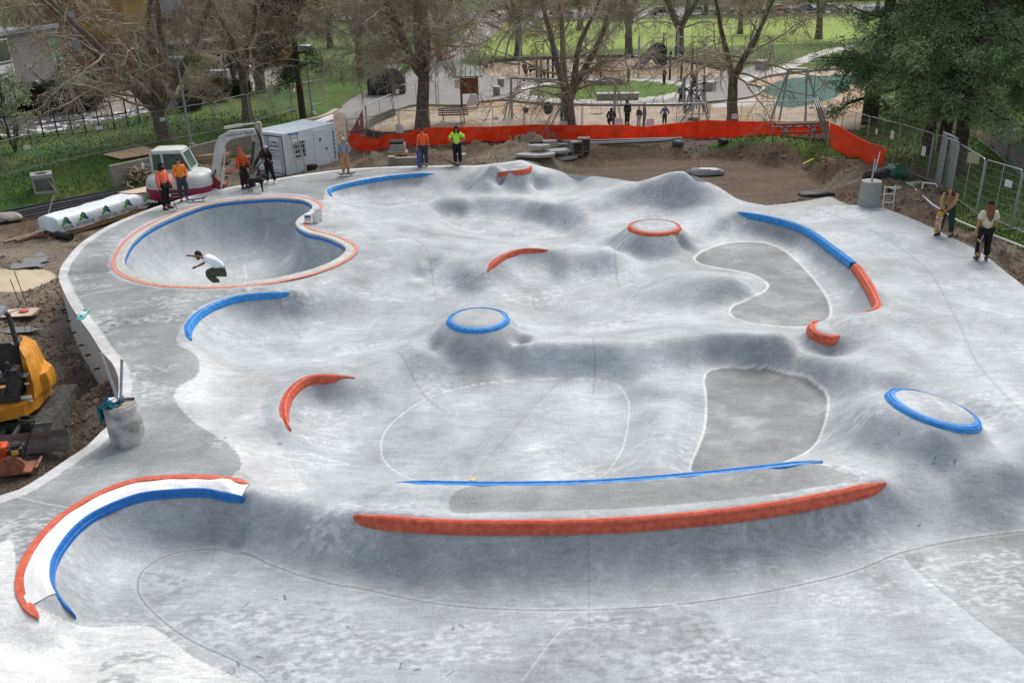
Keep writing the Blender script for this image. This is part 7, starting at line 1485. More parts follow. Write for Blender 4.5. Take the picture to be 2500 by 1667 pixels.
for z0 in (-.9, .6, 2.9): facade_rect(Mg, sb, x0-1.7, x0-.2, z0, z0+1.15 if z0 < 2 else z0+1.4, M_glass, 'window', M_wh)
facade_rect(Mg, sb, x0-4.4, x0-2.3, -.9, 1.75, M_glass, 'window', M_wh); facade_rect(Mg, sb, x0-4.6, x0-.1, 2.05, 2.6, M_wh, 'white_band'); facade_rect(Mg, sb, Lg-1.7, Lg-.3, 2.3, 4.2, mat('teal_glass', (.12, .25, .22), .15), 'window', M_wh); facade_rect(Mg, sb, Lg-1.5, Lg-.4, -.6, 1.7, M_glass, 'window', M_gw)
mb = MB(); mb.M = Mg; mb.box((x0+2.2, -.3, .9), (.35, .3, .28)); mb.build('wall_lamp', M_wh, sb)
a, b = at(150, 200, -1), at(690, 146, -1)
bw_ = empty('brick_school_wing', a, 0, 'brown brick school wing with orange and yellow panels behind the bare trees', 'building'); Mb, Lb = block(bw_, a, b, 13, 18, M_brick)
for (u0, u1, z0, z1, m, nm) in [(.10, .27, 2.8, 6.4, M_or, 'orange_panel'), (.27, .37, 3.4, 7.0, M_ye, 'yellow_panel'), (.13, .17, 6.6, 8.5, M_ye, 'yellow_panel'), (.30, .34, 7.1, 9.2, M_ye, 'yellow_panel'), (.40, .53, 4.4, 7.2, M_lav, 'metal_panel'), (.17, .26, 7.0, 8.6, M_lav, 'metal_panel'), (.60, .72, 5.5, 8.0, M_lav, 'metal_panel'), (.37, .78, -.9, 2.0, M_glass, 'recess_shade_panel'), (.06, .09, 2, 5.5, M_lav, 'metal_panel')]: facade_rect(Mb, bw_, u0*Lb, u1*Lb, z0, z1, m, nm)  # wide flat dark panel paints the shade of the void under the canopy
for u in (.08, .2, .44, .56, .66, .78, .9): facade_rect(Mb, bw_, u*Lb, u*Lb+1.1, 8.9, 10.3, M_glass, 'window', M_wh)
for u in (.14, .3, .84): facade_rect(Mb, bw_, u*Lb, u*Lb+1.3, .1, 1.7, M_glass, 'window', M_gw)
facade_rect(Mb, bw_, 0, Lb, 8.45, 8.6, M_wh, 'white_trim_line', None, .05)
mb = MB(); mb.M = Mb; mb.box((Lb*.56, -2.2, 2.35), (Lb*.42, 4.2, .22)); mb.build('canopy', M_wh, bw_)
for (px, py, qx, qy) in [(487, 177, 474, 97), (492, 150, 494, 68), (497, 182, 522, 107)]:
    base = gp(px, py); t = atd(qx, qy, base.y+.3); mb = MB(); mb.tube([(0, 0, 0), t-base], .2, 10); o = mb.build('column', M_lav); o.location = base; tag(o, {487: 'grey column, left one of the three by the school canopy', 492: 'tall thin grey column in the middle of the canopy group', 497: 'strongly leaning grey column of the canopy group'}[px], 'column', 'leaning columns at the school canopy')
mb = MB(); mb.box((0, 0, .5), (2.0, 1.4, 1.4), bev=.05); o = mb.build('plinth', M_cast); o.location = gp(502, 192); tag(o, 'grey concrete plinth at the foot of the leaning columns', 'plinth')
# small yard equipment
py_ = empty('activity_panel', gp(290, 206), R(-10), 'yellow activity panel between black posts in the school yard', 'play panel')
for x in (0, .9): mb = MB(); mb.tube([(x, 0, 0), (x, 0, 1.6)], .07, 8); mb.build('post', M_bpaint, py_)
mb = MB(); mb.box((.45, 0, .85), (.72, .06, 1.3)); mb.build('panel', M_ye, py_)
py_ = empty('activity_panel', gp(263, 202), R(-10), 'black framed play unit with red seat left of the yellow panel', 'play panel')
for x in (0, .8, 1.2): mb = MB(); mb.tube([(x, 0, 0), (x, 0, 1.7)], .07, 8); mb.build('post', M_bpaint, py_)
mb = MB(); mb.box((.6, .1, .9), (.9, .5, .3), bev=.08); mb.build('seat', M_red, py_)
ag = empty('arched_climber', gp(556, 205), 0, 'black playground frame with a silver arch by the school fence', 'climbing frame')
for x, y in ((-1.2, 0), (0, .5), (1.2, 0), (-.4, -.9), (.8, -.9)): mb = MB(); mb.tube([(x, y, 0), (x, y, 3.2 if y >= 0 else 2.4)], .07, 8); mb.build('post', M_bpaint, ag)
mb = MB(); mb.tube([(1.4*math.cos(a*.314), -.4, 1.3+1.0*math.sin(a*.314)) for a in range(11)], .06, 8); mb.build('arch', M_steel, ag)
# ------------------------------------------------------------------ lamps and poles
def lamp(base, h, label, group='street lamps'):
    r_ = empty('street_lamp', base, 0, label, 'street lamp', group); mb = MB(); mb.tube([(0, 0, 0), (0, 0, h*.5), (0, 0, h-.5)], [.085, .075, .06], 10); mb.build('pole', M_gal2, r_)
    mb = MB(); mb.lathe([(.19, 0), (.19, .12), (.11, .2)], n=16); mb.box((0, 0, -.1), (.5, .5, .25)); mb.build('base', M_cast, r_)
    mb = MB(); mb.lathe([(.06, h-.55), (.10, h-.45), (.16, h-.3), (.42, h-.08), (.44, h), (.40, h+.03)], n=24); mb.build('lamp_head', M_gal2, r_); return r_
M_gal2 = mat('pale_grey_metal', (.38, .42, .47), .45, .3, .12, 5)
lamp(gp(440, 335), 4.9, 'tall grey lamp post with bowl shaped head on the left lawn')
lamp(gp(718, 262), 4.6, 'thin grey lamp post beside the fir near the path end')
for i, (px, py, h, lb) in enumerate([(335, 210, 5, 'thin pale pole in the school yard behind the leaning tree'), (1005, 175, 6.5, 'slim grey pole on the lawn left of the kiosk'), (1045, 95, 6, 'distant slim pole by the long path'), (1500, 40, 7, 'distant pole at the road above the field'), (1850, 33, 7, 'distant pole at the road, right side')]):
    mb = MB(); mb.tube([(0, 0, 0), (0, 0, h)], .06, 8); mb.box((0, 0, h), (.4, .15, .1)); o = mb.build('pole', M_gal2); o.location = gp(px, py); tag(o, lb, 'pole', 'slim poles in the background')
# ------------------------------------------------------------------ playground
def post(root, a, b, r=.06, name='post', m=None): mb = MB(); mb.tube([a, b], r, 8); return mb.build(name, m or M_gal2, root)
s0 = gp(1176, 272); s1 = gp(1411, 284); sw = empty('swing_set', s0, 0, 'long grey swing frame with four bays across the front wood chips', 'swing'); D = s1-s0; hB = 2.55
for t in (0, .5, 1): post(sw, D*t, D*t+Vector((0, 0, hB)), .075)
for t, dx in ((0, -.55), (0, -.2), (1, .55)): post(sw, D*t+Vector((dx, -.8 if dx < -.3 else .8, 0)), D*t+Vector((0, 0, hB*.75)), .045, 'brace')
post(sw, Vector((0, 0, hB)), D+Vector((0, 0, hB)), .075, 'crossbar')
for t in (.13, .25, .36, .62, .72, .85): mb = MB(); mb.ball(D*t+Vector((0, 0, hB-.1)), .09, 8, 5); mb.build('hanger', M_bpaint, sw)
for t, kind, lb in ((.14, 'bucket', 'small black bucket seat hanging on the left bay of the swing frame'), (.36, 'disc', 'dark green moulded disc swing seat left of the forked tree'), (.83, 'belt', 'black belt seat hanging on the right bay of the swing frame')):
    p = s0+D*t; zz = .55 if kind != 'disc' else .75; r_ = empty('swing', p+Vector((0, 0, zz)), 0, lb, 'swing seat', 'swing seats'); mb = MB()
    if kind == 'disc': mb.ball((0, 0, 0), (.32, .1, .42), 16, 10); mb.ball((0, .05, .1), (.2, .12, .25), 10, 6)
    elif kind == 'bucket': mb.lathe([(.12, -.15), (.2, 0), (.2, .15), (.16, .15), (.1, 0)], n=14)
    else: mb.prism([(-.4, .08), (-.25, -.02), (.25, -.02), (.4, .08), (.25, .02), (-.25, .02)], .25, 'y')
    mb.build('seat', mat('dark_green_plastic', (.02, .07, .035), .5) if kind == 'disc' else M_bpaint, r_)
    for dx in (-.3, .3): mb = MB(); mb.tube([(dx, 0, .1), (dx, 0, hB-zz)], .012, 4); mb.build('chain', M_steel, r_)
q = gp(1238, 226); o = MB(); o.tube([(0, 0, 0), (0, 0, 2.3)], .1, 8); o.tube([(-.9, 0, 2.15), (.9, 0, 2.3)], .05, 6); o = o.build('post', M_gal2); o.location = q; tag(o, 'single grey post standing at the left edge of the round lawn', 'post')
# right A frame swing
q0 = gp(1779, 279); q1 = gp(1870, 279); af = empty('swing_set', q0, 0, 'tall A shaped swing frame over the green rubber mat', 'swing'); D2 = q1-q0; hA = 3.0; tl = Vector((.85, .9, hA)); tr = D2+Vector((-.5, .9, hA))
for a, b in ((Vector((-.3, -.1, 0)), tl), (Vector((.35, .2, 0)), tl), (D2+Vector((-.5, .1, 0)), tr), (D2+Vector((.45, -.1, 0)), tr)): post(af, a, b, .065, 'leg')
post(af, tl, tr, .07, 'crossbar')
zs = empty('rope_swing', gp(1863, 262)+Vector((0, 0, .4)), 0, 'black button seat on a rope right of the A shaped frame', 'rope swing'); mb = MB(); mb.lathe([(.18, -.04), (.2, 0), (.1, .06)], n=14); mb.build('seat', M_bpaint, zs); mb = MB(); mb.tube([(0, 0, .05), (.1, .2, 2.7)], .02, 5); mb.build('rope', M_bpaint, zs)
# steel climber
cb = gp(1597, 280); cs = empty('rope_climber', cb, 0, 'silver climbing structure with poles, rope net and black joints', 'climbing frame')
def L2(px, py, dy): return atd(px, py, cb.y+dy)-cb
for (a, b, r) in [((1571, 254, 2.2), (1571, 178, 2.2), .11), ((1587, 256, 2.0), (1589, 185, 2.0), .1), ((1600, 250, 2.5), (1601, 112, 2.5), .07), ((1617, 250, 3.0), (1619, 100, 3.0), .07), ((1616, 258, 2.2), (1618, 172, 2.2), .08), ((1560, 284, -.3), (1605, 226, .6), .06), ((1626, 282, -.2), (1610, 205, .7), .06), ((1604, 288, -.5), (1607, 228, .6), .06), ((1571, 262, 1.6), (1588, 195, 1.8), .06), ((1585, 283, .2), (1603, 205, 1.2), .05)]: post(cs, L2(*a), L2(*b), r)
mb = MB()
pts = [L2(1605, 226, .6), L2(1590, 210, 1.2), L2(1615, 208, 1.2), L2(1575, 205, 1.8), L2(1618, 190, 1.8), L2(1590, 195, 1.8), L2(1572, 262, 1.6), L2(1626, 262, .8)]
for i in range(len(pts)):
    for j in range(i+1, len(pts)):
        if (pts[i]-pts[j]).length < 2.3: mb.tube([pts[i], pts[j]], .022, 5)
mb.build('rope_net', M_bpaint, cs); mb = MB()
for p in pts[:6]: mb.ball(p, .1, 8, 5)
mb.build('joints', M_bpaint, cs)
mb = MB(); mb.tube([(.35*math.cos(a*.419), .35*math.sin(a*.419), 0) for a in range(16)], .05, 6); mb.build('ring_seat', M_bpaint, cs).location = L2(1594, 274, .1)
# arched dome
ap = gp(1205, 168); ar = empty('arch_dome', ap, 0, 'tall silver four legged arch above the far wood chips', 'climbing frame'); top = Vector((.2, 0, 4.4))
for q in ((1192, 172), (1130, 152), (1278, 162), (1292, 150), (1160, 140)):
    f = gp(*q)-ap; mid = f*.72+Vector((0, 0, 3.4)); pts_ = [f*(1-t)**2+mid*2*t*(1-t)*1.02+top*t*t for t in np.linspace(0, 1, 12)]; mb = MB(); mb.tube(pts_, .09, 8); mb.build('arch_leg', M_gal2, ar)
mb = MB(); mb.tube([gp(1130, 152)-ap+Vector((0, 0, .9)), gp(1160, 160)-ap+Vector((0, 0, .6)), gp(1192, 172)-ap+Vector((0, 0, .9))], .06, 6); mb.build('net_edge', M_bpaint, ar)
for i, (px, py, h) in enumerate([(1233, 186, 1.9), (1243, 191, 1.8), (1259, 187, 2.0), (1270, 189, 2.0), (1538, 184, 2.3), (1564, 186, 2.3), (1588, 178, 2.3), (1380, 180, 1.7)]):
    mb = MB(); mb.tube([(0, 0, 0), (0, 0, h)], .09, 8); mb.box((0, 0, h), (.2, .2, .03)); o = mb.build('play_post', M_bpaint); o.location = gp(px, py); tag(o, ['black play post, leftmost by the far end of the round lawn', 'black play post, second from left, nearest', 'black play post, third from left', 'black play post, fourth from left, next to the forked tree', 'black play post right of the child in mauve', 'black play post in front of the stout far tree', 'black play post behind the steel climber', 'lone thin black post behind the round lawn'][i], 'post', 'black play posts')
for i, (px, py) in enumerate([(1205, 168), (1208, 176), (1219, 172), (1227, 169), (1239, 173), (1251, 180)]):
    mb = MB(); mb.lathe([(.12, .25), (.22, .55), (.22, .75), (.18, .75), (.1, .35)], n=12); mb.tube([(0, 0, 0), (0, 0, .3)], .04, 6); o = mb.build('spinning_cup', M_bpaint); o.location = gp(px, py); tag(o, ['black spinning cup seat, leftmost far one', 'black spinning cup seat, nearest left one', 'black spinning cup seat, third from left', 'black spinning cup seat, fourth from left', 'black spinning cup seat, fifth from left', 'black spinning cup seat, rightmost by the posts'][i], 'play seat', 'spinning cups')
sl_ = empty('slide', gp(1490, 156), R(20), 'dark blue playground slide on the far wood chips', 'slide'); mb = MB(); mb.prism([(-1.6, .1), (-1.2, .25), (.6, 2.0), (1.1, 2.1), (1.5, 1.6), (1.6, .2), (1.0, .2), (.4, 1.2), (-1.0, .05)], 1.2, 'y'); mb.build('chute', mat('dark_blue_plastic', (.03, .035, .07), .4), sl_); mb = MB(); mb.ball((1.0, 0, 1.3), (.8, .75, .95), 14, 9); mb.build('tunnel', M_bpaint, sl_)
for i, (px, py, h) in enumerate([(1466, 176, 3.4), (1522, 152, 3.0), (1556, 150, 2.8), (1345, 150, 3.0)]):
    mb = MB(); mb.tube([(0, 0, 0), (0, 0, h)], .09, 8); 
    for z in (.9, 1.7, 2.5): mb.lathe([(.3, 0), (.3, .05)], (.15 if z != 1.7 else -.15, 0, z), 12)
    o = mb.build('step_pole', M_gal2); o.location = gp(px, py); tag(o, ['grey pole with step discs left of the blue slide', 'grey pole with step discs right of the blue slide', 'grey pole with step discs farther right of the slide', 'grey pole with step discs behind the forked tree'][i], 'climbing pole', 'climbing poles with discs')
# kiosk
kb = gp(1061, 246); ke = gp(1098, 244); kk = empty('kiosk', kb, 0, 'small roofed wooden notice board left of the swings', 'kiosk'); Dk = ke-kb
for t in (0, 1): mb = MB(); mb.box(Dk*t+Vector((0, 0, 1.1)), (.16, .16, 2.2)); mb.build('post', mat('brown_stained_wood', (.16, .08, .045), .7, 0, .3, 6), kk)
mb = MB(); mb.box(Dk*.5+Vector((0, 0, 1.45)), (Dk.length-.1, .08, 1.1)); mb.build('board', mat('reddish_board', (.20, .085, .05), .7, 0, .3, 4), kk)
mb = MB(); mb.prism([(-1.05, 0), (0, .55), (1.05, 0), (1.05, .08), (0, .65), (-1.05, .08)], 2.1, 'x', Dk*.5+Vector((0, 0, 2.15))); mb.build('roof', mat('slate_roof', (.20, .23, .22), .5, .2, .2, 4), kk)
for i in range(6): mb = MB(); mb.beam(Dk*.5+Vector((-.9+i*.36, -1.06, 2.24)), Dk*.5+Vector((-.9+i*.36, 0, 2.82)), .05, .04); mb.build('roof_rib', M_bpaint, kk)
mb = MB(); mb.box((-.25, -.1, 1.6), (.4, .05, .55)); mb.build('notice', M_sign, kk)
mb = MB(); mb.prism([(0, 0), (.95, .1), (.9, .75), (.35, .8)], .04, 'y'); o = mb.build('white_board', M_sign); o.location = gp(1070, 246)+Vector((0, -.25, .1)); o.rotation_euler = (R(-12), 0, 0); tag(o, 'white angular board leaning below the kiosk', 'board')
for px, py, lb in ((1141, 219, 'squat round concrete seat right of the kiosk, nearer one'), (1151, 199, 'squat round concrete seat right of the kiosk, farther one')):
    r_ = empty('round_stool', gp(px, py), 0, lb, 'concrete seat', 'round concrete seats'); mb = MB(); mb.lathe([(.27, 0), (.29, .55)], n=20); mb.build('base', M_oldc, r_); mb = MB(); mb.lathe([(.33, .55), (.34, .66), (.3, .68)], n=20); mb.build('top', M_cast, r_)
def blockw(px0, py0, px1, py1, d, h, label, m=None, name='low_wall'):
    a, b = gp(px0, py0), gp(px1, py1); L = (b-a).length; mb = MB(); mb.box((L/2, d/2, h/2-.1), (L, d, h+.2), bev=.04); o = mb.build(name, m or M_oldc); o.location = a; o.rotation_euler[2] = math.atan2(b.y-a.y, b.x-a.x); t_ = MB(); t_.box((L/2, d/2, h+.02), (L+.06, d+.06, .07)); t_.build('cap', M_cast, o); tag(o, label, 'low wall'); return o
blockw(1371, 231, 1467, 230, .7, .42, 'low dark concrete bench block in front of the round lawn')
blockw(1365, 196, 1436, 194, .7, .35, 'low concrete block behind the round lawn', None)
blockw(1617, 209, 1636, 210, 1.0, .6, 'pale granite block right of the round lawn', M_cast, 'granite_block')
blockw(1745, 161, 1768, 160, 1.2, .7, 'pale concrete block where the far path starts', M_cast, 'granite_block')
# dark covered equipment box
cbx = empty('covered_shed', gp(888, 218), R(3), 'dark box shaped shed with rounded roof and mesh front beside the asphalt', 'shed'); mb = MB(); mb.prism([(-1.5, 0), (1.5, 0), (1.5, 1.2), (1.2, 1.8), (.6, 2.05), (-.6, 2.05), (-1.2, 1.8), (-1.5, 1.2)], 2.2, 'y', (0, 1.1, 0)); mb.build('shell', mat('dark_slate_paint', (.045, .055, .075), .6, 0, .3, 2), cbx)
for i in range(7): mb = MB(); mb.box((-1.35+i*.45, -.03, .95), (.05, .05, 1.8)); mb.build('slat', M_dsteel, cbx)
mb = MB(); mb.box((0, -.04, .35), (2.5, .03, .6)); mb.build('black_front_sheet', M_black, cbx)  # flat black sheet on the closed front, no hole cut
for i, (px, py) in enumerate([(1026, 130), (1014, 131), (1034, 136)]):
    mb = MB(); mb.lathe([(.16, .02), (.03, .7)], n=12); mb.box((0, 0, .02), (.4, .4, .04)); o = mb.build('traffic_cone', mat('cone_orange', (.8, .12, .03), .5)); o.location = gp(px, py); tag(o, ['orange traffic cone on the far lawn, middle one', 'orange traffic cone on the far lawn, left one', 'orange traffic cone on the far lawn, right one'][i], 'traffic cone', 'orange cones on the lawn')
# park bench
pbn = gp(1008, 283); pbe = gp(1077, 281); bn = empty('park_bench', pbn, math.atan2(pbe.y-pbn.y, pbe.x-pbn.x), 'slatted park bench seen from behind the fence on the wood chips', 'bench'); Lb_ = 1.95
for z in (.5, .64, .78, .92): mb = MB(); mb.box((Lb_/2, -.05, z), (Lb_, .04, .09)); mb.build('back_slat', M_wood, bn)
mb = MB(); 
for y in (.1, .22, .34): mb.box((Lb_/2, y, .44), (Lb_, .1, .04))
mb.build('seat', M_wood, bn)
for x in (.3, Lb_-.3): mb = MB(); mb.box((x, .0, .45), (.06, .08, .95)); mb.box((x, .38, .2), (.06, .06, .45)); mb.build('leg', M_dsteel, bn)
# picnic table
pt = gp(1787, 322); pe = gp(1862, 322); tb = empty('picnic_table', pt, 0, 'dark wooden picnic table in front of the red screen', 'picnic table'); Lt = 2.2
M_tw = mat('dark_red_brown_wood', (.11, .06, .04), .7, 0, .3, 7)
mb = MB()
for y in (-.28, -.09, .1, .29): mb.box((Lt/2, y, .84), (Lt+.5, .17, .05))
mb.build('tabletop', M_tw, tb)
for y in (-.75, .75): mb = MB(); mb.box((Lt/2, y, .5), (Lt+.4, .26, .05)); mb.build('bench', M_tw, tb)
for x in (.35, Lt-.35):
    for sy in (-1, 1): mb = MB(); mb.beam((x, sy*.25, .8), (x, sy*.45, 0), .08); mb.beam((x, 0, .46), (x, sy*.8, .46), .07); mb.build('leg', M_gal2, tb)
for x, x2 in ((.4, 1.0), (Lt-.4, Lt-1.0)): mb = MB(); mb.beam((x, 0, .45), (x2, 0, .8), .05); mb.build('brace', M_wood, tb)
# stakes
for i, (px, py, h, lb) in enumerate([(1857, 347, 1.0, 'wooden stake in front of the picnic table'), (1822, 348, .45, 'short leaning stake left of the picnic table foot'), (1900, 346, 1.05, 'thin wooden stake right of the picnic table'), (1173, 354, .9, 'wooden stake beside the big soil heap'), (839, 381, .6, 'wooden stake at the left end of the soil strip'), (1121, 368, .35, 'short white stake left of the soil heap, nearer'), (1183, 362, .35, 'short white stake right of the tall stake'), (928, 372, .8, 'wooden stake beside the paver pallet'), (1826, 382, .5, 'small stake on the excavation bank')]):
    mb = MB(); mb.beam((0, 0, -.1), (random.uniform(-.06, .06), 0, h), .05, .03); o = mb.build('wooden_stake', M_fresh if i not in (5, 6) else M_sign); o.location = gp(px, py); tag(o, lb, 'stake', 'survey stakes round the excavation')
# rubble slabs, digger buckets, pallet
def jag(pts, t, loc, label, m, tilt=(0, 0, 0), group='broken concrete slabs'):
    mb = MB(); mb.prism(pts, t, 'z'); o = mb.build('broken_slab', m); o.location = loc; o.rotation_euler = tilt; tag(o, label, 'concrete slab', group)
rs = random.Random(3)
for i, (px, py, L, w_, z, lb) in enumerate([(1235, 362, 2.1, .7, .12, 'large broken grey slab, nearest left one behind the hump'), (1285, 357, 1.9, .6, .25, 'long broken slab lying on the nearest one, right'), (1240, 350, 1.2, .6, .3, 'smaller broken slab on top, left'), (1262, 344, .9, .4, .4, 'topmost thin broken slab of the heap'), (1300, 364, 1.3, .5, .06, 'broken slab at the right foot of the heap')]):
    pts_ = [(L*.5*math.cos(a)*rs.uniform(.8, 1.1), w_*.7*math.sin(a)*rs.uniform(.75, 1.15)) for a in [2*math.pi*k/11 for k in range(11)]]; p = gp(px, py); jag(pts_, .13, p+Vector((0, 0, z)), lb, M_cast, (rs.uniform(-.12, .05), rs.uniform(-.08, .08), rs.uniform(0, .3)))
M_bk = mat('dusty_bucket_steel', (.22, .20, .165), .7, .2, .3, 5)
for px, py, rz, lb in ((1322, 358, .5, 'dusty steel digger bucket standing on edge, left one'), (1341, 350, -.1, 'dusty steel digger bucket facing us, right one')):
    r_ = empty('digger_bucket', gp(px, py), rz, lb, 'digger bucket', 'digger buckets'); mb = MB(); prof = [(-.3, 0), (.25, 0), (.32, .25), (.28, .6), (.1, .75), (-.2, .7), (-.22, .64), (.06, .66), (.2, .52), (.24, .25), (.2, .06), (-.3, .05)]; mb.prism(prof, .6, 'x'); mb.prism([(-.3, 0), (.25, 0), (.32, .25), (.28, .6), (.1, .75), (-.2, .7)], .03, 'x', (.31, 0, 0)); mb.prism([(-.3, 0), (.25, 0), (.32, .25), (.28, .6), (.1, .75), (-.2, .7)], .03, 'x', (-.31, 0, 0)); mb.build('shell', M_bk, r_); 
    for k in range(5): mb = MB(); mb.box((-.24+k*.12, -.33, .02), (.05, .12, .04)); mb.build('tooth', M_bk, r_)
p = gp(916, 366); plt = empty('paver_pallet', p, .05, 'pallet stacked with wrapped grey pavers behind the deck', 'pallet'); mb = MB(); mb.box((0, 0, .08), (1.0, .8, .12)); mb.build('pallet', M_fresh, plt)
for k in range(4): mb = MB(); mb.box((random.uniform(-.03, .03), 0, .2+k*.15), (.85-.04*k, .7, .14), bev=.03); mb.build('paver_layer', mat('grey_paver', (.40, .40, .38), .7, 0, .2, 6) if k < 3 else M_dsteel, plt)
p = at(935, 388, -.55); mb = MB(); mb.box((0, 0, .2), (1.75, .3, .5)); mb.box((-.8, .02, .25), (.35, .4, .55)); o = mb.build('formwork_block', M_oldc); o.location = p+Vector((0, .6, 0)); tag(o, 'low weathered concrete formwork box just behind the deck edge', 'concrete block')
mb = MB(); mb.box((0, 0, .2), (.5, .4, .75), bev=.02); o = mb.build('concrete_cube', M_cast); o.location = at(1058, 385, -.5)+Vector((0, .5, 0)); tag(o, 'pale concrete cube behind the legs of the man in lime green', 'concrete block')
mb = MB(); mb.tube([gp(1040, 345)-gp(1040, 345), gp(1140, 342)-gp(1040, 345), gp(1245, 340)-gp(1040, 345)], .16, 10); o = mb.build('black_drain_roll', M_black); o.location = gp(1040, 345)+Vector((0, 0, .15)); tag(o, 'long black drain pipe lying at the foot of the red screen', 'pipe')
for i in range(5):
    a, b = gp(1275+i*6, 342-i*2.2), gp(1530+i*12, 330-i*2); mb = MB(); mb.tube([(0, 0, 0), b-a], .045, 8); o = mb.build('grey_pipe', M_cond if i % 2 else M_dsteel); o.location = a+Vector((0, 0, .1+.06*(i % 2))); tag(o, ['grey', 'dark', 'thin grey', 'dark rear', 'rearmost grey'][i]+' pipe of the long bundle below the red screen', 'pipe', 'pipes in the long bundle')
crumple('blue_bag', gp(1558, 336)+Vector((0, 0, .1)), (.35, .25, .2), mat('dark_blue_grey_bag', (.06, .09, .11), .6), 'small dark blue grey bag lying on the soil strip', 'bag', 14)
crumple('black_bag', gp(1660, 331)+Vector((0, 0, .1)), (.3, .25, .22), M_black, 'small black bag at the foot of the red screen', 'bag', 15)
for i, (a, b, lb) in enumerate([((1880, 371), (1925, 381), 'loose timber plank on the excavation bank, nearer'), ((1886, 367), (1930, 377), 'loose timber plank on the excavation bank, farther'), ((1845, 374), (1868, 372), 'short yellow level lying on the bank')]):
    p, q = gp(*a), gp(*b); mb = MB(); mb.beam((0, 0, 0), q-p+Vector((0, 0, .02)), .1, .05); o = mb.build('plank', M_fresh if i < 2 else W_y); o.location = p+Vector((0, 0, .12)); tag(o, lb, 'plank', 'loose boards on the bank')
# concrete planters by the container, shovel
r_ = empty('concrete_barrel', gp(760, 357), 0, 'round ribbed concrete barrel with dark lid right of the container', 'concrete barrel'); mb = MB(); mb.lathe([(.34, 0), (.36, .5), (.36, .54)], n=24)
for k in range(20): mb.box((.36*math.cos(k*.314), .36*math.sin(k*.314), .26), (.03, .03, .5), k*.314)
mb.build('body', M_oldc, r_); mb = MB(); mb.lathe([(.37, .54), (.37, .64), (.3, .66)], n=24); mb.build('lid', mat('dark_concrete', (.15, .135, .11), .9), r_)
r_ = empty('shovel', gp(778, 400), 0, 'long handled shovel leaning against the concrete barrel', 'shovel'); t = atd(755, 352, r_.location.y+1.0)-r_.location; mb = MB(); mb.tube([(0, 0, .0), t], .02, 6); mb.build('handle', M_wood, r_)
# white and green pipes behind the container
for i, (a, b, m, r, lb) in enumerate([((628, 318), (763, 268), M_sign, .13, 'upper white plastic pipe lying on the lawn edge behind the container'), ((640, 322), (763, 274), M_sign, .13, 'lower white plastic pipe lying on the lawn edge behind the container'), ((606, 316), (698, 283), mat('sea_green_plastic', (.05, .42, .26), .5), .16, 'sea green plastic pipe behind the container roof')]):
    p, q = at(a[0], a[1], .1), at(b[0], b[1], -.1); mb = MB(); mb.tube([(0, 0, 0), q-p], r, 12); o = mb.build('plastic_pipe', m); o.location = p; tag(o, lb, 'pipe', 'big plastic pipes')
# ------------------------------------------------------------------ left yard
A_, B_ = at(138, 548, -1.4), at(372, 476, -1.4); dU = (B_-A_); LL = dU.length; dU.normalize(); dN = Vector((-dU.y, dU.x, 0)); dN = dN if dN.y > 0 else -dN
lm = empty('lumber_bundle', A_, math.atan2(dU.y, dU.x), 'long lumber bundle wrapped in white printed tarp beside the kidney pool', 'lumber bundle'); Wd, Hh = 1.15, .78
for lay in range(4):
    for k in range(6):
        mb = MB(); mb.box((LL/2+random.uniform(-.1, .15), .1+k*.19, .05+lay*.06), (LL-.5+random.uniform(-.2, .2), .17, .045)); mb.build('board', M_fresh, lm)
V = []; nx, nt_2 = 60, 30; rs = np.random.default_rng(2)
per = [(-.06, .24), (-.08, .45), (-.03, .7), (.1, .84), (.5, .88), (1.0, .84), (1.2, .7), (1.25, .3)]
P_ = smooth_poly([(a, b, 0) for a, b in per], .09); nt_2 = len(P_)
for i in range(nx):
    u = i/(nx-1); x = .0+u*(LL-.1)
    for j in range(nt_2):
        w_ = (fbm(np.array([x*1.2]), np.array([j*.35]), 1.4, 3, 19)[0]-.5)*.12; y, z = P_[j][0], P_[j][1]; sag = .04*math.sin(u*19)
        V.append((x, y+w_*.8, max(.1, z+w_+sag*(1 if j in (0, 1) else .3) - (.10 if u > .9 else 0))))
F = [(i*nt_2+j, (i+1)*nt_2+j, (i+1)*nt_2+j+1, i*nt_2+j+1) for i in range(nx-1) for j in range(nt_2-1)]; e0 = tuple(range(nt_2))
M_tarp = mat('white_printed_tarp', srgb('#dfe6ea'), .45, var=.05, scale=4, bump=.8, bscale=9)
me = bpy.data.meshes.new('tarp'); me.from_pydata([tuple(v) for v in V], [], F+[e0]); me.update(); o = link('tarp', me, M_tarp, lm, True)
M_lg = mat('logo_green', (.13, .40, .07), .6); M_lb = mat('logo_blue', (.01, .12, .22), .6)
for k, (x, sz, s) in enumerate([(.12, 1.0, 'RFOR'), (.95, .95, 'INTERFOR'), (2.1, .95, 'INTERFOR'), (3.25, .95, 'INTERFOR'), (4.35, .9, 'INTERFOR')]):
    if x > LL-.6: continue
    yy = -.145; Rm = Matrix.Rotation(R(84), 3, 'X')
    for sgn, m in ((-1, M_lg), (1, M_lb)):
        for q in range(2):
            mb = MB(); mb.prism([(0, .10+q*.15), (0, .23+q*.15), (sgn*.22*(1-q*.35), .09+q*.15), (sgn*.22*(1-q*.35), -.03+q*.15)], .004, 'y', (x+.25, yy+.02-.01*q, .5)); mb.build('logo', m, lm)
    text(s, (x+.27, yy-.02, .38), (R(80), 0, 0), .2, M_ink, lm, 'lettering', .002)
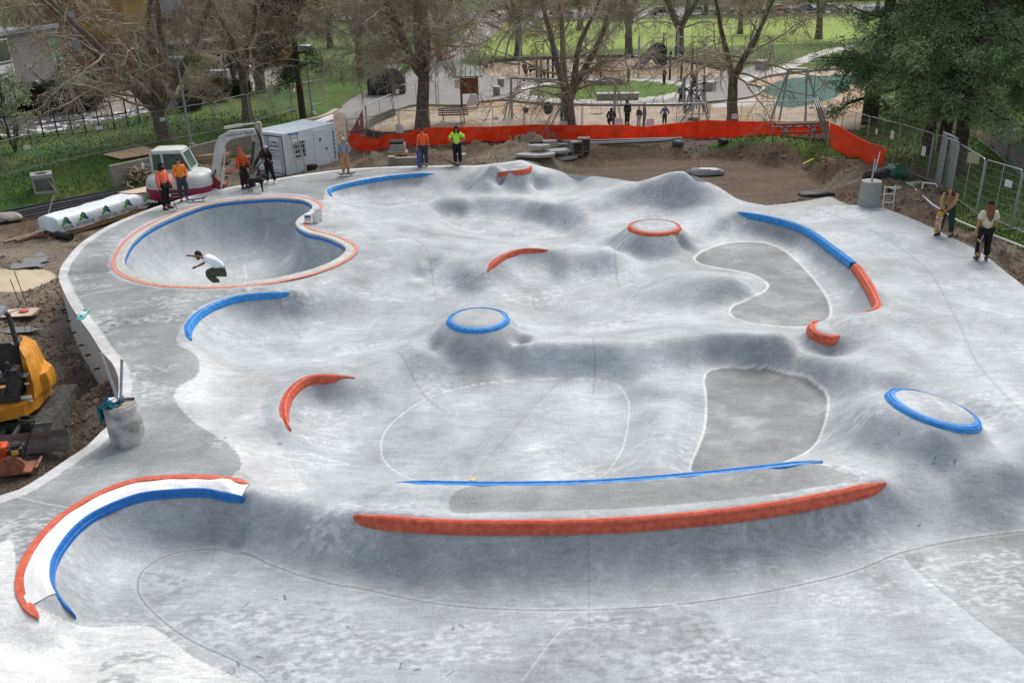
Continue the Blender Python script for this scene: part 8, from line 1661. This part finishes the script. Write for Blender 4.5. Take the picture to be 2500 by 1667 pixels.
mb = MB(); c = [at(272, 443, -.5), at(346, 428, -.5), at(352, 440, -.5), at(306, 446, -.5)]; mb.add([p-c[0] for p in c]+[p-c[0]+Vector((0, 0, .03)) for p in c], [(3, 2, 1, 0), (4, 5, 6, 7), (0, 1, 5, 4), (1, 2, 6, 5), (2, 3, 7, 6), (3, 0, 4, 7)]); o = mb.build('plywood_sheet', mat('pale_plywood', (.60, .47, .36), .75, 0, .15, 10)); o.location = c[0]; tag(o, 'pale plywood sheet lying over the right end of the wrapped lumber', 'plywood sheet')
mb = MB(); mb.tube([(0, 0, .16), (.75, -.3, .16)], .16, 14); o = mb.build('black_pipe_piece', M_black); o.location = at(132, 548, -1.4); tag(o, 'short piece of black corrugated pipe at the left end of the lumber', 'pipe')
for i in range(7):
    a, b = at(-60, 528-i*3.5, -1.35), at(300, 448-i*1.6, -1.35); mb = MB(); mb.tube([(0, 0, 0), (b-a)*.5+Vector((0, 0, .02)), b-a], .055, 6); o = mb.build('black_conduit', M_dsteel if i % 2 else mat('dark_grey_pipe', (.06, .065, .075), .5)); o.location = a+Vector((0, 0, .08+.07*(i % 3))); tag(o, ['nearest', 'second', 'third', 'fourth, the middle one', 'fifth', 'sixth', 'farthest'][i]+' of the long dark pipes behind the wrapped lumber', 'pipe', 'long dark pipes behind the lumber')
mb = MB(); a, b = at(10, 562, -1.38), at(150, 522, -1.38); mb.beam((0, 0, .08), b-a+Vector((0, 0, .08)), .2, .12); mb.beam((.4, .25, .07), b-a+Vector((.1, .2, .07)), .12, .1); o = mb.build('dark_timber', M_wood); o.location = a; tag(o, 'pair of dark timbers on the ground left of the lumber bundle', 'timber')
# catch basin
cbn = empty('catch_basin', gp(108, 456), R(28), 'open sided square concrete catch basin with round top hole on the grass', 'catch basin'); S_ = .95; T_ = .09
mb = MB(); mb.box((0, 0, .05), (S_, S_, .12)); mb.box((-S_/2+T_/2, 0, S_/2), (T_, S_, S_-.02)); mb.box((S_/2-T_/2, 0, S_/2), (T_, S_, S_-.02)); mb.box((0, S_/2-T_/2, S_/2), (S_-.02, T_, S_-.04)); mb.box((0, -S_/2+.04, S_-.07), (S_-.02, .09, .16)); mb.box((0, -S_/2+.04, .1), (S_-.02, .09, .14)); mb.build('walls', M_cast, cbn)
rg = MB(); n = 32; vs = []; fs = []
for k in range(n):
    t = 2*math.pi*k/n; c_, s_ = math.cos(t), math.sin(t); q = S_/2/max(abs(c_), abs(s_)); vs += [(.30*c_, .30*s_, S_+.04), (q*c_, q*s_, S_+.04), (q*c_, q*s_, S_-.06), (.30*c_, .30*s_, S_-.06)]
for k in range(n):
    a_ = k*4; b_ = ((k+1) % n)*4
    for j in range(4): fs.append((a_+j, b_+j, b_+(j+1) % 4, a_+(j+1) % 4))
rg.add(vs, fs); rg.build('top_slab', M_cast, cbn)
rk = empty('rake', at(140, 455, -1.2), 0, 'long handled concrete rake leaning on the catch basin', 'rake'); t = atd(113, 418, rk.location.y+.1)-rk.location; mb = MB(); mb.tube([(0, 0, .05), t, t*1.15], .018, 6); mb.build('handle', M_fresh, rk); mb = MB(); mb.lathe([(.14, 0), (.15, .03)], n=14); mb.build('head', M_steel, rk)
pb = empty('push_broom', at(98, 545, -1.4), R(10), 'push broom standing in front of the wrapped lumber', 'broom'); mb = MB(); mb.box((0, 0, .07), (.6, .1, .12)); mb.build('head', mat('dull_red_brush', (.28, .09, .07), .7), pb); t = atd(130, 450, pb.location.y+.9)-pb.location; mb = MB(); mb.tube([(0, 0, .1), t], .02, 6); mb.build('handle', M_steel, pb)
# plywood on the lawn
for k, (pp, lb) in enumerate([([(238, 360), (289, 350), (326, 363), (279, 371)], 'left plywood sheet lying on the lawn above the retaining wall'), ([(290, 349.5), (331, 341), (372, 354), (327, 362.5)], 'right plywood sheet lying on the lawn above the retaining wall')]):
    c = [gp(*q)+Vector((0, 0, .14)) for q in pp]; mb = MB(); mb.add([p-c[0] for p in c]+[p-c[0]-Vector((0, 0, .04)) for p in c], [(0, 1, 2, 3), (7, 6, 5, 4), (0, 4, 5, 1), (1, 5, 6, 2), (2, 6, 7, 3), (3, 7, 4, 0)]); o = mb.build('plywood_sheet', M_ply); o.location = c[0]; tag(o, lb, 'plywood sheet', 'plywood sheets on the lawn')
# heap of wood offcuts: every piece an object
wp = [MB() for _ in range(3)]; wp[0].box((0, 0, 0), (.42, .09, .09)); wp[1].box((0, 0, 0), (.28, .14, .05)); wp[2].box((0, 0, 0), (.34, .09, .045))
protos = [wp[i].build('wood_offcut', [M_wood, M_fresh, mat('greyish_wood', (.33, .27, .21), .8, 0, .25, 8)][i]) for i in range(3)]; cc_ = at(318, 424, -1.35); rs = random.Random(8)
for i in range(96):
    o = protos[i] if i < 3 else protos[rs.choice((0, 1, 2, 2, 0))].copy()
    if i >= 3: COL.objects.link(o)
    r = abs(rs.gauss(0, .62)); a = rs.uniform(0, 6.28); x = r*math.cos(a)*1.35; y = r*math.sin(a)*.7; o.location = cc_+Vector((x+.1, y+.1, max(.04, .85*math.exp(-(x*x/1.2+y*y/.6))*rs.uniform(.55, 1)))); o.rotation_euler = (rs.uniform(-.6, .6), rs.uniform(-.6, .6), rs.uniform(0, 6.28)); tag(o, ('pale fresh ' if o.data.materials[0] == M_fresh else ('weathered brown ' if o.data.materials[0] == M_wood else 'greyish '))+'wood offcut in the loose heap left of the white excavator', 'wood offcut', 'wood offcuts in the heap')
def timber_stack(loc, rz, n, per, L, label, m, w_=.12, t=.06):
    r_ = empty('timber_stack', loc, rz, label, 'timber stack')
    for k in range(n):
        for j in range(per): mb = MB(); mb.box((random.uniform(-.08, .08), j*(w_+.02), .05+k*(t+.012)), (L*random.uniform(.85, 1.05), w_, t)); mb.build('plank', m if (k+j) % 3 else M_wood, r_)
timber_stack(at(478, 384, -1.3)+Vector((0, .6, 0)), .25, 7, 5, 2.0, 'stack of orange brown timber against the wall behind the excavator cab', M_fresh)
timber_stack(at(575, 392, -1.3)+Vector((0, 1.5, 0)), .1, 6, 5, 1.9, 'untidy stack of boards between the boom and the container', M_wood)
mb = MB(); mb.box((0, 0, .1), (1.6, .9, .08)); mb.box((.1, -.5, .0), (1.2, .5, .1), .1); o = mb.build('dull_red_board', ER); o.location = at(545, 408, -1.2)+Vector((0, 1.0, 0)); tag(o, 'dull red board lying on the ground between the boom and the container', 'board')
# rebar, board with tools, puddles
for i, (a, h, lb) in enumerate([((62, 700), 1.2, 'taller rusty rebar stake in the yard, right one'), ((48, 702), .95, 'shorter rusty rebar stake in the yard, left one'), ((744, 398), .5, 'thin rebar stake right of the container')]):
    mb = MB(); mb.tube([(0, 0, -.1), (-.12, 0, h)], .014, 6); o = mb.build('rebar_stake', mat('rusty_steel', (.10, .05, .035), .8)); o.location = at(a[0], a[1], -1.4 if i < 2 else -1.2); tag(o, lb, 'stake', 'rebar stakes')
bd = empty('work_board', at(20, 728, -1.38), R(4), 'plywood offcut with tools on it behind the yellow excavator', 'plywood sheet'); mb = MB(); mb.box((0, .3, .02), (1.5, .7, .03)); mb.build('sheet', mat('pale_plywood', (.60, .47, .36), .75), bd); mb = MB(); mb.lathe([(.1, .05), (.16, .08), (.1, .11)], (.35, .35, 0), 14); mb.build('tape_reel', M_red, bd); mb = MB(); mb.beam((-.2, .1, .05), (.1, .55, .05), .06, .02); mb.build('square', M_steel, bd)
M_water = mat('puddle_water', (.10, .085, .07), .03, 0, .1, 3, spec=1.0)
for i, (px, py, rx, ry) in enumerate([(75, 598, .75, .45), (45, 612, 1.1, .35), (95, 585, .35, .5), (10, 560, .9, .25), (110, 612, .4, .2), (40, 760, .8, .3)]):
    p = gp(px, py); rs = np.random.default_rng(i); pts_ = [(rx*math.cos(a)*rs.uniform(.65, 1.15), ry*math.sin(a)*rs.uniform(.65, 1.15), 0) for a in np.linspace(0, 2*math.pi, 22, endpoint=False)]; pts_ = smooth_poly(pts_, .08, True); V = [tuple(q) for q in pts_]; me = bpy.data.meshes.new('puddle'); me.from_pydata(V, [], [tuple(range(len(V)))]); o = link('puddle', me, M_water); zz = max(gzt(p.x+dx*rx, p.y+dy*ry) for dx in (-.7, 0, .7) for dy in (-.7, 0, .7)); o.location = (p.x, p.y, zz-.02); tag(o, kind='structure')
# boxes and sacks on the pool neck
p = onp(708, 512)
mb = MB(); mb.box((0, 0, .18), (.24, .2, .26), bev=.01); o = mb.build('paint_carton', mat('white_carton', (.62, .63, .66), .6)); o.location = p+Vector((0, 0, .03)); o.rotation_euler[2] = .2; m2 = MB(); m2.box((0, -.105, .22), (.2, .01, .06)); m2.build('blue_print', mat('blue_print', (.04, .08, .22), .6), o); tag(o, 'small white and blue carton on the neck of the kidney pool', 'carton')
M_wb = mat('white_bucket', (.72, .73, .74), .5, var=.05); bucket(p+Vector((.30, .02, 0)), 'white lidded bucket beside the carton on the pool neck', M_wb, .34, .14, 'white buckets on the pool neck'); bucket(p+Vector((.34, .36, 0)), 'second white bucket behind the first on the pool neck', M_wb, .38, .15, 'white buckets on the pool neck')
# concrete blocks at the left rim of the yard
crumple('rock', at(10, 505, -1.35)+Vector((0, 0, .1)), (.8, .5, .25), M_oldc, 'large buff boulder at the left edge below the lawn', 'rock', 31, .2)
# ------------------------------------------------------------------ far side: cars, houses, wood
def car(loc, rz, m, label):
    r_ = empty('parked_car', loc, rz, label, 'car', 'cars parked along the far road'); mb = MB(); loft(mb, [[(-2.1, y*.82, .35), (2.1, y*.82, .35)][::1] for y in (-1, 1)][:0] or [[(-2.15, -.85, .35), (2.15, -.85, .35), (2.15, .85, .35), (-2.15, .85, .35)], [(-2.2, -.9, .6), (2.2, -.9, .6), (2.2, .9, .6), (-2.2, .9, .6)], [(-2.1, -.85, .9), (2.05, -.85, .8), (2.05, .85, .8), (-2.1, .85, .9)]]); mb.build('body', m, r_, auto=R(30))
    mb = MB(); loft(mb, [[(-1.6, -.8, .88), (1.0, -.8, .85), (1.0, .8, .85), (-1.6, .8, .88)], [(-1.2, -.66, 1.38), (.4, -.66, 1.4), (.4, .66, 1.4), (-1.2, .66, 1.38)]]); mb.build('windows', M_glass, r_); mb = MB(); mb.box((-.4, 0, 1.42), (1.6, 1.3, .06), bev=.02); mb.build('roof', m, r_)
    for x in (-1.35, 1.35):
        for y in (-.82, .82): mb = MB(); mb.tube([(x, y-.1, .33), (x, y+.1, .33)], .33, 12); mb.build('wheel', M_black, r_)
    return r_
cc_m = [mat('car_white', (.7, .7, .7), .3), mat('car_silver', (.4, .42, .44), .3), mat('car_dark', (.03, .035, .045), .3), mat('car_blue', (.04, .07, .2), .3), mat('car_red', (.4, .03, .03), .3)]
for i, (px, ci) in enumerate([(1130, 0), (1190, 1), (1290, 2), (1380, 0), (1440, 1), (1520, 2), (1600, 0), (1660, 1), (1735, 2), (1790, 4), (1850, 3), (1905, 0)]):
    car(gp(px, 40-(px-1130)*.013), .03+random.uniform(-.05, .05), cc_m[ci], ['white', 'silver', 'dark', 'blue', 'red'][ci]+' car parked on the far road, '+['leftmost', 'second from left', 'third from left', 'fourth from left', 'fifth from left', 'sixth from left', 'sixth from right', 'fifth from right', 'fourth from right', 'third from right', 'second from right', 'rightmost'][i])
for i, (px, py, w_, m, lb) in enumerate([(900, 30, 14, M_wh, 'pale far house left of the long path end'), (1260, 15, 16, M_gw, 'grey far house above the arched climber'), (1620, 6, 15, M_wh, 'white far house above the middle of the field'), (1930, 0, 16, M_brick, 'brown far house above the right end of the field')]):
    r_ = empty('far_house', gp(px, py), .1*i, lb, 'house', 'houses beyond the road'); mb = MB(); mb.box((0, 0, 2.3), (w_, 9, 5)); mb.build('wall', m, r_); mb = MB(); mb.prism([(-5.2, 4.8), (0, 8), (5.2, 4.8)], w_+1, 'x'); mb.build('roof', M_roof, r_)
    for x in (-.3, 0, .3): mb = MB(); mb.box((x*w_, -4.52, 2.5), (1.6, .08, 1.4)); mb.build('window', M_glass, r_)
rs = np.random.default_rng(77); cen = []
for i in range(900):
    x = rs.uniform(-150, 190); y = rs.uniform(190, 235)-x*.12; cen.append((x, y, rs.uniform(0, 11)))
o = foliage_mesh('far_wood', cen, 2.4, 55, 1.7, .14, ((.10, .08, .06), (.24, .20, .15)), 5, M_leaf, None); tag(o, kind='stuff')
rs = np.random.default_rng(78); cen = [(x, 96-x*.05+rs.uniform(-3, 3), rs.uniform(-1, 1.0)) for x in rs.uniform(-28, -2, 120)]
# pebbles and clods on the soil
rs = np.random.default_rng(91); V = []; F = []; cnt = 0; fl2 = (cellz == 1) & ~hid; ii, jj = np.nonzero(fl2); pick = rs.choice(len(ii), 60000, replace=True); base = np.array([(1, 0, 0), (0, 1, 0), (-1, 0, 0), (0, -1, 0), (0, 0, .8)], float)
px_ = EX[ii[pick], jj[pick]]; py_2 = EY[ii[pick], jj[pick]]; pz_ = EZ[ii[pick], jj[pick]]; k = (py_2 < 60) & (np.abs(px_) < 40) & (fbm(px_, py_2, .7, 3, 3) > .47) & ~inside(zp(BAS, BASZ), px_, py_2); px_, py_2, pz_ = px_[k], py_2[k], pz_[k]
sz = rs.uniform(.012, .04, len(px_))*(1+py_2/40)*np.where(rs.random(len(px_)) < .05, 2.2, 1); V = (base[None]*(sz[:, None, None])*rs.uniform(.6, 1.3, (len(px_), 5, 1)))+np.stack([px_+rs.normal(0, .05, len(px_)), py_2+rs.normal(0, .05, len(px_)), pz_-.003], -1)[:, None, :]
F = (np.array([(0, 1, 4), (1, 2, 4), (2, 3, 4), (3, 0, 4)])[None]+np.arange(len(px_))[:, None, None]*5).reshape(-1, 3); cl3 = np.repeat(soilcol(px_, py_2)*rs.uniform(.6, 1.9, len(px_))[:, None], 5, 0)
o = np_mesh('soil_clods', V.reshape(-1, 3), F, M_leaf, None, False, col=cl3); tag(o, kind='stuff')

# grass blades on the lawns near enough to show
rs = np.random.default_rng(95); ii, jj = np.nonzero((cellz == 0) & ~hid & (EY[:-1, :-1] < 62) & (EY[:-1, :-1] > 15)); wgt = EY[ii, jj]**-.0; pick = rs.choice(len(ii), 90000)
gx_ = EX[ii[pick], jj[pick]]+rs.normal(0, .06, len(pick)); gy_ = EY[ii[pick], jj[pick]]+rs.normal(0, .06, len(pick)); g_z = EZ[ii[pick], jj[pick]]; hgt = rs.uniform(.05, .14, len(pick))*(.6+1.2*fbm(gx_, gy_, .5, 3, 7)); a = rs.uniform(0, 6.28, len(pick)); wv_ = .02+gy_*.0006
b0 = np.stack([gx_, gy_, g_z-.01], -1); sx_ = np.stack([np.cos(a)*wv_, np.sin(a)*wv_, 0*a], -1); tp = b0+np.stack([rs.normal(0, .03, len(a)), rs.normal(0, .03, len(a)), hgt], -1)
V = np.stack([b0-sx_, b0+sx_, tp], 1).reshape(-1, 3); F = np.arange(len(V)).reshape(-1, 3); cg = np.array([.07, .12, .02])+(np.array([.22, .33, .07])-np.array([.07, .12, .02]))*rs.random(len(a))[:, None]**1.5
o = np_mesh('grass', V, F, M_leaf, None, False, col=np.repeat(cg, 3, 0)); tag(o, kind='stuff')
